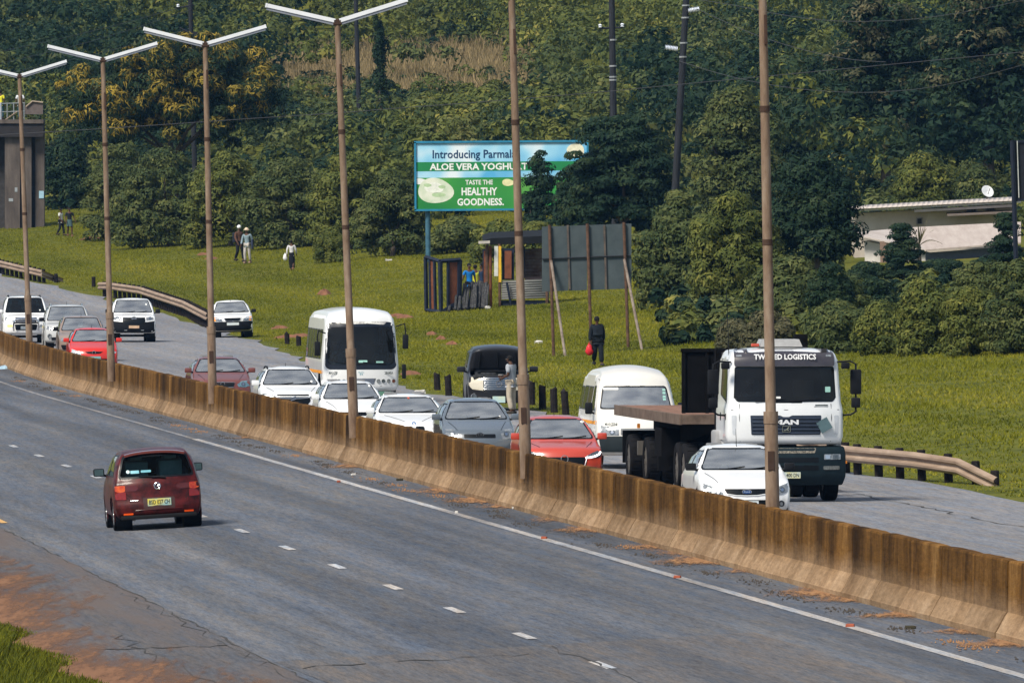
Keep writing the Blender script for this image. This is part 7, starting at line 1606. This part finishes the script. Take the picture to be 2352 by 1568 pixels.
# ---- the wooded hillside (one mass) and its scrub
def hillside():
    Cs = []; Rs = []; Ms = []
    Y = 745.0
    while Y < 1230:
        x = -.0375 * Y - 14
        while x < .0375 * Y + 14:
            X = x + NR.uniform(-2, 2); Yt = Y + NR.uniform(-6, 6); g = zg(X, Yt); b = X / Yt * FPX * 2352 / 1024 + 1176
            h = NR.uniform(3.0, 7.5) * (1.0 if NR.random() > .2 else 1.4); clear = False
            # dry clearing on the slope
            if 640 < b < 1180 and 995 < Yt < 1028: clear = NR.random() < .75; h *= .4
            if b < 720 and Yt < 870: clear = True
            if 620 < b < 1260 and Yt < 985:
                los = CAMH + (11.6 - CAMH) / 1005 * Yt; h = min(h, max(.8, (los - g) * NR.uniform(.7, 1.0)))
            if Yt < 770 and b < 1600: clear = True
            if not clear:
                r_ = min(h * .55, NR.uniform(2.0, 3.8)); n = 9
                d = NR.normal(size=(n, 3)); d /= np.linalg.norm(d, axis=1)[:, None]; d[:, 2] = np.abs(d[:, 2]); d[:, 1] = -np.abs(d[:, 1]) * .9 + .2
                C = np.array([X, Yt, g + h * .42]) + d * np.array([r_, r_, h * .5]); s = NR.uniform(.55, 1.25, (n, 1)) * r_ * .48
                Cs.append(C); Rs.append(np.hstack([s, s, s * .65]))
                zn = math.sin(X * .21 + 1.7 * math.sin(Yt * .031)) * math.sin(Yt * .045 + .6) + NR.normal(0, .45); k_ = 1 if zn > .15 else 0 if zn > -.5 else 2
                if b > 1650 and NR.random() < .55: k_ = 2
                if 700 < b < 1450 and Yt > 860 and k_ == 2: k_ = 1
                if b < 700 and Yt > 880 and NR.random() < .5: k_ = 2
                Ms += [k_] * n
            x += NR.uniform(3.4, 5.4)
        Y += 10.0
    for _ in range(1500):                       # undergrowth around the houses
        Yt = NR.uniform(478, 700); b = NR.uniform(1560, 2420)
        if b > 1900 and Yt > 545: continue
        X = (b - 1176) / K(Yt); g = zg(X, Yt)
        s = NR.uniform(.2, .5, (2, 1)); Cs.append(np.array([X, Yt, g + .3]) + NR.normal(size=(2, 3)) * np.array([.5, .5, .2])); Rs.append(np.hstack([s, s, s])); Ms += [int(NR.integers(0, 3))] * 2
    for _ in range(5200):                       # low scrub between the trees
        Yt = NR.uniform(690, 1230); X = NR.uniform(-1, 1) * (.0375 * Yt + 14); b = X / Yt * FPX * 2352 / 1024 + 1176; g = zg(X, Yt)
        if (Yt < 770 and b < 1560) or (Yt < 832 and b < 330) or (600 < b < 1200 and 990 < Yt < 1030): continue
        s = NR.uniform(.35, 1.0, (2, 1)); Cs.append(np.array([X, Yt, g + .35]) + NR.normal(size=(2, 3)) * np.array([.7, .7, .3])); Rs.append(np.hstack([s, s, s * .9])); Ms += [int(NR.integers(0, 3))] * 2
    C = np.vstack(Cs); Rr = np.vstack(Rs); Ms = np.array(Ms)
    for k_, nm, mk in ((0, 'hillside_wood', 'mid'), (1, 'hillside_wood', 'olive'), (2, 'hillside_wood', 'dark')):
        s = Ms == k_; V, Fq, T = leaf_quads(C[s], Rr[s], 52, .34, .45, 0, .65); o = raw_mesh(nm, V, Fq, LM[mk], attr=T)
        tag(o, ('mid green', 'olive', 'dark green')[k_] + ' canopy of the wooded hillside', 'woodland', kind='stuff')
hillside()
# dry grass in the clearing
def blades(P, h, w_, lean=.35, nb=3, tone=(.5, .2)):
    N = len(P) * nb; p = np.repeat(P, nb, 0) + NR.normal(size=(N, 3)) * np.array([w_ * .8, w_ * .8, 0]); hh = np.repeat(h, nb) * NR.uniform(.6, 1.2, N)
    a = NR.uniform(0, 2 * np.pi, N); d = np.stack([np.cos(a), np.sin(a) * .35, np.zeros(N)], 1) * (w_ * .5); ln = NR.normal(size=(N, 3)) * (lean * hh)[:, None]; ln[:, 2] = hh
    V = np.stack([p - d, p + d, p + ln], 1).reshape(-1, 3); t = np.clip(NR.normal(tone[0], tone[1], N) + np.repeat(NR.normal(0, .12, len(P)), nb), 0, 1); return V, np.arange(N * 3).reshape(-1, 3), t
pts = []
for _ in range(9000):
    Yt = NR.uniform(975, 1045); X = NR.uniform(-20, 2); pts.append((X, Yt, zg(X, Yt) - .05))
P_ = np.array(pts); V, Fq, T = blades(P_, NR.uniform(.4, 1.3, len(P_)), .16); tag(raw_mesh('dry_grass', V, Fq, LM['straw'], attr=T), 'dry straw-coloured grass in the hillside clearing', 'grass', kind='stuff')
# ---- verge grass
def nz2(x, y): return np.sin(x * .9 + 1.3 * np.sin(y * .21)) * np.sin(y * .33 + x * .4) * .5 + np.sin(x * 2.3 + y * .7) * .25
SOIL = [(745, 674, .30, 2.4, .5), (912, 724, .45, 2, .18), (932, 727, .35, 2, .2), (992, 766, .2, 2, .22), (1014, 776, .22, 2, .2), (1038, 788, .2, 2, .2), (662, 773, .6, 3, .2), (692, 771, .5, 3, .22), (486, 592, .4, 3, .12), (466, 582, .35, 3, .12), (210, 546, .7, 4, .15), (642, 752, .4, 2, .2), (940, 857, .35, 2, .2), (1560, 752, .4, 2, .2)]
SP_ = [at(a, b) for a, b, *_ in SOIL]
N = 640000; Yt = 235 + (840 - 235) * NR.random(N) ** .8; U = NR.uniform(0, 48, N)
ue = np.interp(Yt, [e[0] for e in EDGE], [e[1] for e in EDGE]) + .2 + .45 * NR.random(N) ** 2
xbv = np.array([xb(y) for y in range(0, 1000)]); XB = np.interp(Yt, np.arange(1000), xbv); X = XB + ue + U ** 1.0 * .9
fr_ = np.abs(X) < Yt * .0375 + 5; Yt, X, U = Yt[fr_], X[fr_], U[fr_]
keep = ~((X / Yt * FPX * 2352 / 1024 + 1176 > 1560) & (Yt > 505))
for p in SP_: keep &= ((X - p.x) / .7) ** 2 + ((Yt - p.y + 1.5) / 3.0) ** 2 > NR.random(len(X)) * 1.6
keep &= NR.random(len(X)) < .75 + .3 * nz2(X, Yt)
X, Yt, U = X[keep], Yt[keep], U[keep]
Z = np.array([zg(a, b) for a, b in zip(X, Yt)]) - .03
hh = (.075 + .07 * np.clip(nz2(X * .7, Yt * .5) + .4, 0, 1.4)) * NR.uniform(.7, 1.3, len(X)) * np.clip(.45 + U * .25, .45, 1.0); hh *= np.where(NR.random(len(X)) > .99, 2.0, 1)
V, Fq, T = blades(np.stack([X, Yt, Z], 1), hh * .75, .036, .5, 2, (.5, .12)); T = np.clip(T + np.repeat(.42 * nz2(X * .5, Yt * .22), 2), 0, 1)
tag(raw_mesh('verge_grass', V, Fq, LM['grass'], attr=T), 'rough green grass covering the far verge', 'grass', kind='stuff')
N = 26000; Yt = NR.uniform(165, 262, N); U = -12.75 - NR.random(N) ** 1.4 * 4.5 + .35 * np.sin(Yt * .5); X = np.interp(Yt, np.arange(1000), xbv) + U; Z = np.array([zg(a, b) for a, b in zip(X, Yt)]) - .02
hh = np.clip(.08 + (-12.6 - U) * .22, .05, .5) * NR.uniform(.5, 1.2, N); V, Fq, T = blades(np.stack([X, Yt, Z], 1), hh, .05, .45, 3, (.16, .14)); tag(raw_mesh('roadside_grass', V, Fq, LM['grass'], attr=T), 'tall grass clump at the bottom left corner', 'grass', kind='stuff')
for k_, ((a, b, rx_, ry_, h_), p) in enumerate(zip(SOIL, SP_)): tag(mound(p - Vector((0, 0, .05)), rx_ * 1.0, ry_ * .6, h_ * .45 + .06, 700 + k_, M_SOIL, 'bare_soil'), 'bare red soil showing through the verge', kind='stuff')
for k_, (a, b, s_, lab) in enumerate(((893, 598, .3, 'white scrap on the grass left of the stall'), (1237, 788, .28, 'pale scrap on the grass left of the hoarding legs'), (1540, 763, .26, 'pale flat litter on the grass by the shrubs'), (1556, 778, .25, 'small white scrap right of the hoarding prop'), (965, 903, .3, 'white plastic strip at the road edge left of the black van'), (1340, 998, .2, 'pink scrap at the road edge near the minibus'), (1120, 708, .22, 'white scrap below the timber logs'))):
    p = at(a, b); mb = MB().rbox((0, 0, .05), (s_, s_ * .5, .10), .03); r = random.Random(k_); mb.v = [(x * r.uniform(.6, 1.3), y * r.uniform(.7, 1.2), z * r.uniform(.4, 1.3)) for x, y, z in mb.v]
    o = mb.build('litter', M('pale_litter', (.6, .58, .55), .8)); o.location = p; tag(o, lab, 'litter')
# ---- single trees and shrubs, left to right
tree('broad tree with yellow new leaves above the footbridge', 390, 78, 385, 290, 'dark', Y=822, n=300, cr=.95, per=110, leaf=.36, droop=1.0, aspect=.34, trunk=.3, tips=('yellow', 150, .8), flat=.8, dome=False)
tree('dark bush hanging beside the bridge pier', 150, 300, 528, 60, 'dark', n=60, cr=.8, per=110, leaf=.3, Y=835, trunk=.12)
tree('big rounded bush right of the bridge pier', 275, 315, 550, 92, 'mid', n=110, cr=.75, per=120, depth=.7)
tree('tall bush behind the third lamp post', 380, 335, 566, 130, 'mid', n=110, cr=.75, per=120, depth=.7)
tree('bush mound behind the two walkers', 520, 338, 566, 135, 'olive', n=120, cr=.75, per=120, depth=.7)
tree('dense bush behind the woman in the black skirt', 655, 360, 570, 125, 'mid', n=120, cr=.75, per=120, depth=.7)
tree('bush between the fourth lamp post and the round shrub', 800, 350, 572, 125, 'olive', n=120, cr=.75, per=120, depth=.7)
tree('bush just left of the billboard', 895, 385, 588, 105, 'mid', n=90, cr=.7, per=120, depth=.7)
tree('small round shrub standing alone on the grass', 757, 525, 602, 39, 'olive', n=70, cr=.32, per=130, leaf=.14, name='shrub', cat='shrub', trunk=.06, flat=.8)
def ivy(C, Rr, cen, R_, rz):
    t = NR.uniform(-1, 1, len(C)); C = cen + np.stack([NR.normal(0, .15, len(C)) + .15 * t, NR.normal(0, .2, len(C)), t * rz], 1); s = R_ * (.75 - .42 * t)[:, None]; return C, np.hstack([s, s, np.full_like(s, .6)])
tree('tall trunk wrapped in dark ivy left of the billboard', 866, 50, 352, 22, 'dark', Y=868, n=44, cr=.5, per=130, leaf=.24, shape=ivy, trunk=.2)
tree('low shrub under the left half of the billboard', 1050, 500, 612, 78, 'mid', n=80, cr=.6, per=120, Y=712, trunk=.1); tree('shrub under the middle of the billboard', 1150, 500, 640, 80, 'olive', n=80, cr=.6, per=120, Y=690); tree('shrub behind the stall roof', 1220, 490, 660, 70, 'olive', n=80, cr=.6, per=120, Y=680)
tree('wispy tree in front of the right half of the billboard', 1236, 340, 600, 46, 'dark', n=80, cr=.5, per=60, leaf=.24, Y=692, trunk=.1)
tree('big dark tree hiding the right end of the billboard', 1420, 245, 585, 150, 'dark', n=190, cr=.8, per=120, leaf=.28, Y=668, trunk=.26, flat=.45, depth=.6, dome=False)
tree('dark tree between the leaning pole and the billboard', 1335, 372, 590, 72, 'dark', n=100, cr=.65, per=120, Y=672, trunk=.16, depth=.6, dome=False)
tree('bushy tree right behind the hoarding', 1560, 430, 735, 115, 'mid', n=140, cr=.7, per=120, Y=560, flat=.5, depth=.6)
tree('tree with light tips left of the nearest lamp post', 1680, 440, 790, 115, 'olive', n=150, cr=.65, per=120, Y=535, depth=.6, tips=('olive', 30, .8))
tree('large dark tree in front of the houses', 1862, 355, 640, 118, 'dark', n=190, cr=.75, per=120, leaf=.26, Y=575, trunk=.24, depth=.6, dome=False)
tree('leafy bush below the large dark tree', 1800, 590, 805, 120, 'mid', n=120, cr=.55, per=120, Y=490, depth=.6)
def cone(C, Rr, cen, R_, rz):
    t = np.clip(np.round(NR.uniform(-1, 1, len(C)) * 4) / 4 + NR.normal(0, .11, len(C)), -1, 1.1); a = NR.uniform(0, 6.28, len(C)); rad = R_ * (1.0 - .42 * (t + 1)) * NR.uniform(.15, 1.15, len(C)); C = cen + np.stack([rad * np.cos(a), rad * np.sin(a), t * rz], 1); s = np.full((len(C), 1), .28) * NR.uniform(.7, 1.3, (len(C), 1)); return C, np.hstack([s * 1.3, s * 1.3, s * .45])
tree('tiered dark shrub tree in front of the low house', 2068, 520, 690, 66, 'dark', n=110, cr=.3, per=90, leaf=.16, Y=585, shape=cone, trunk=.08)
tree('tiered shrub tree beside the black hoarding', 2308, 500, 640, 52, 'dark', n=80, cr=.3, per=90, leaf=.16, Y=560, shape=cone, trunk=.08)
for (lab, cx, tp, bs, rx, mt, n_) in (('low grey shrub behind the minibus, left end of the hedge', 1690, 735, 800, 52, 'dry', 50), ('scrubby shrub right of the lorry cab roof', 1765, 715, 806, 70, 'dry', 60), ('tall scrub right of the lorry roof', 1925, 690, 810, 85, 'mid', 90), ('rounded hedge shrub below the grey wall', 2025, 690, 812, 70, 'olive', 80), ('large rounded hedge bush in front of the low house', 2130, 640, 812, 95, 'olive', 130), ('brownish hedge bush right of the large rounded one', 2235, 640, 815, 80, 'olive', 100), ('hedge bush at the right edge of the frame', 2335, 590, 812, 80, 'mid', 110), ('dense bush below the large dark tree, right side', 1945, 640, 790, 70, 'mid', 90), ('dark bush filling the gap left of the grey wall', 1905, 600, 800, 60, 'dark', 80), ('bush behind the grey wall end', 2010, 640, 760, 60, 'dark', 70), ('low shrub under the dark wall of the low house', 2200, 615, 680, 55, 'mid', 60), ('second tier bush behind the hedge at right', 2240, 600, 740, 70, 'mid', 80)):
    tree(lab, cx, tp, bs, rx, mt, n=n_, cr=.42, per=120, leaf=.17, name='shrub', cat='shrub', depth=.6, trunk=.06)
tree('rounded yellowish tree behind the long house', 2120, 345, 500, 92, 'olive', n=110, cr=.7, per=120, Y=700, trunk=.18, depth=.6); tree('grey-green tree behind the satellite dish', 2235, 380, 480, 75, 'mid', n=80, cr=.7, per=110, Y=705, depth=.6)
tree('tall shadowy tree at the top right corner', 2260, -60, 420, 180, 'dark', n=230, cr=1.1, per=110, leaf=.34, Y=760, trunk=.4, tips=('dry', 50, .9), dome=False); tree('dark tree left of the top right corner', 2020, -20, 430, 150, 'dark', n=200, cr=1.0, per=110, leaf=.32, Y=770, trunk=.35, tips=('dry', 36, .9), dome=False)
tree('dark tree above the large tree by the houses', 1860, 120, 430, 120, 'dark', n=150, cr=.95, per=110, leaf=.3, Y=775, trunk=.3, dome=False); tree('mid green tree right of the leaning pole', 1690, 180, 480, 115, 'mid', n=150, cr=.9, per=110, leaf=.3, Y=720, trunk=.25)
tree('dark hillside tree behind the leaning pole', 1500, 95, 290, 75, 'dark', n=90, cr=.85, per=110, leaf=.3, Y=870, trunk=.2, dome=False)
for (lab, cx_, tp_, rx_) in (('low dark shrub at the left foot of the low house', 1985, 600, 42), ('low shrub screening the dark wall of the low house', 2165, 596, 60), ('low shrub left of the black hoarding post', 2262, 590, 55)): tree(lab, cx_, tp_, 668, rx_, 'dark', Y=598, n=50, cr=.42, per=120, leaf=.17, name='shrub', cat='shrub', depth=.6, trunk=.06)
# banana-like plants and a small palm
def fronds(lab, cx, base, n, L_, wd, mat, name, cat, Y=None, seed=0, spread=.9):
    Y = Y or at(cx, base).y; p = atY(cx, base, Y); p.z = max(p.z, zg(p.x, Y)); r = random.Random(seed); root = empty(name, p); tag(root, lab, cat)
    MB().tube([(0, 0, p.z * 0 - .4), (0, 0, L_ * .35)], [.09, .06], 8).build('stem', M_BARK, root, True)
    for i in range(n):
        a = 2 * math.pi * i / n + r.uniform(-.3, .3); t_ = r.uniform(.3, spread); d = Vector((math.cos(a) * t_, math.sin(a) * t_, 1)).normalized(); V = []; N_ = 7
        sd = Vector((-math.sin(a), math.cos(a), 0))
        for j in range(N_ + 1):
            s = j / N_; q = d * L_ * s + Vector((0, 0, L_ * .3 - L_ * .45 * s * s * t_)); w_ = wd * math.sin(math.pi * min(1, s * .9 + .08)); V += [q - sd * w_, q + sd * w_ + Vector((0, 0, .02))]
        raw_mesh('leaf', [tuple(v) for v in V], [(2 * j, 2 * j + 1, 2 * j + 3, 2 * j + 2) for j in range(N_)], LM[mat], root, True, attr=[r.uniform(.4, .95)] * N_)
fronds('clump of broad banana leaves right of the hoarding', 1500, 655, 9, 2.4, .16, 'olive', 'banana_plant', 'plant', seed=2); fronds('second banana clump lower right of the hoarding', 1475, 690, 8, 1.8, .13, 'mid', 'banana_plant', 'plant', seed=4)
fronds('small spiky palm beside the low house roof', 2112, 585, 22, 1.3, .025, 'dry', 'palm', 'plant', Y=590, seed=6, spread=1.5)

# ================================================================== the air
hz = MB().box((0, 680, 32), (330, 1480, 84)).build('haze', None); tag(hz, 'thin bluish haze over the valley', 'haze', kind='stuff')
hm = bpy.data.materials.new('haze_air'); hm.use_nodes = True; n = hm.node_tree; n.nodes.clear()
v = n.nodes.new('ShaderNodeVolumePrincipled'); v.inputs['Color'].default_value = (.22, .52, 1, 1); v.inputs['Density'].default_value = .00004; v.inputs['Anisotropy'].default_value = .2
o = n.nodes.new('ShaderNodeOutputMaterial'); n.links.new(v.outputs[0], o.inputs['Volume']); hz.data.materials.append(hm)
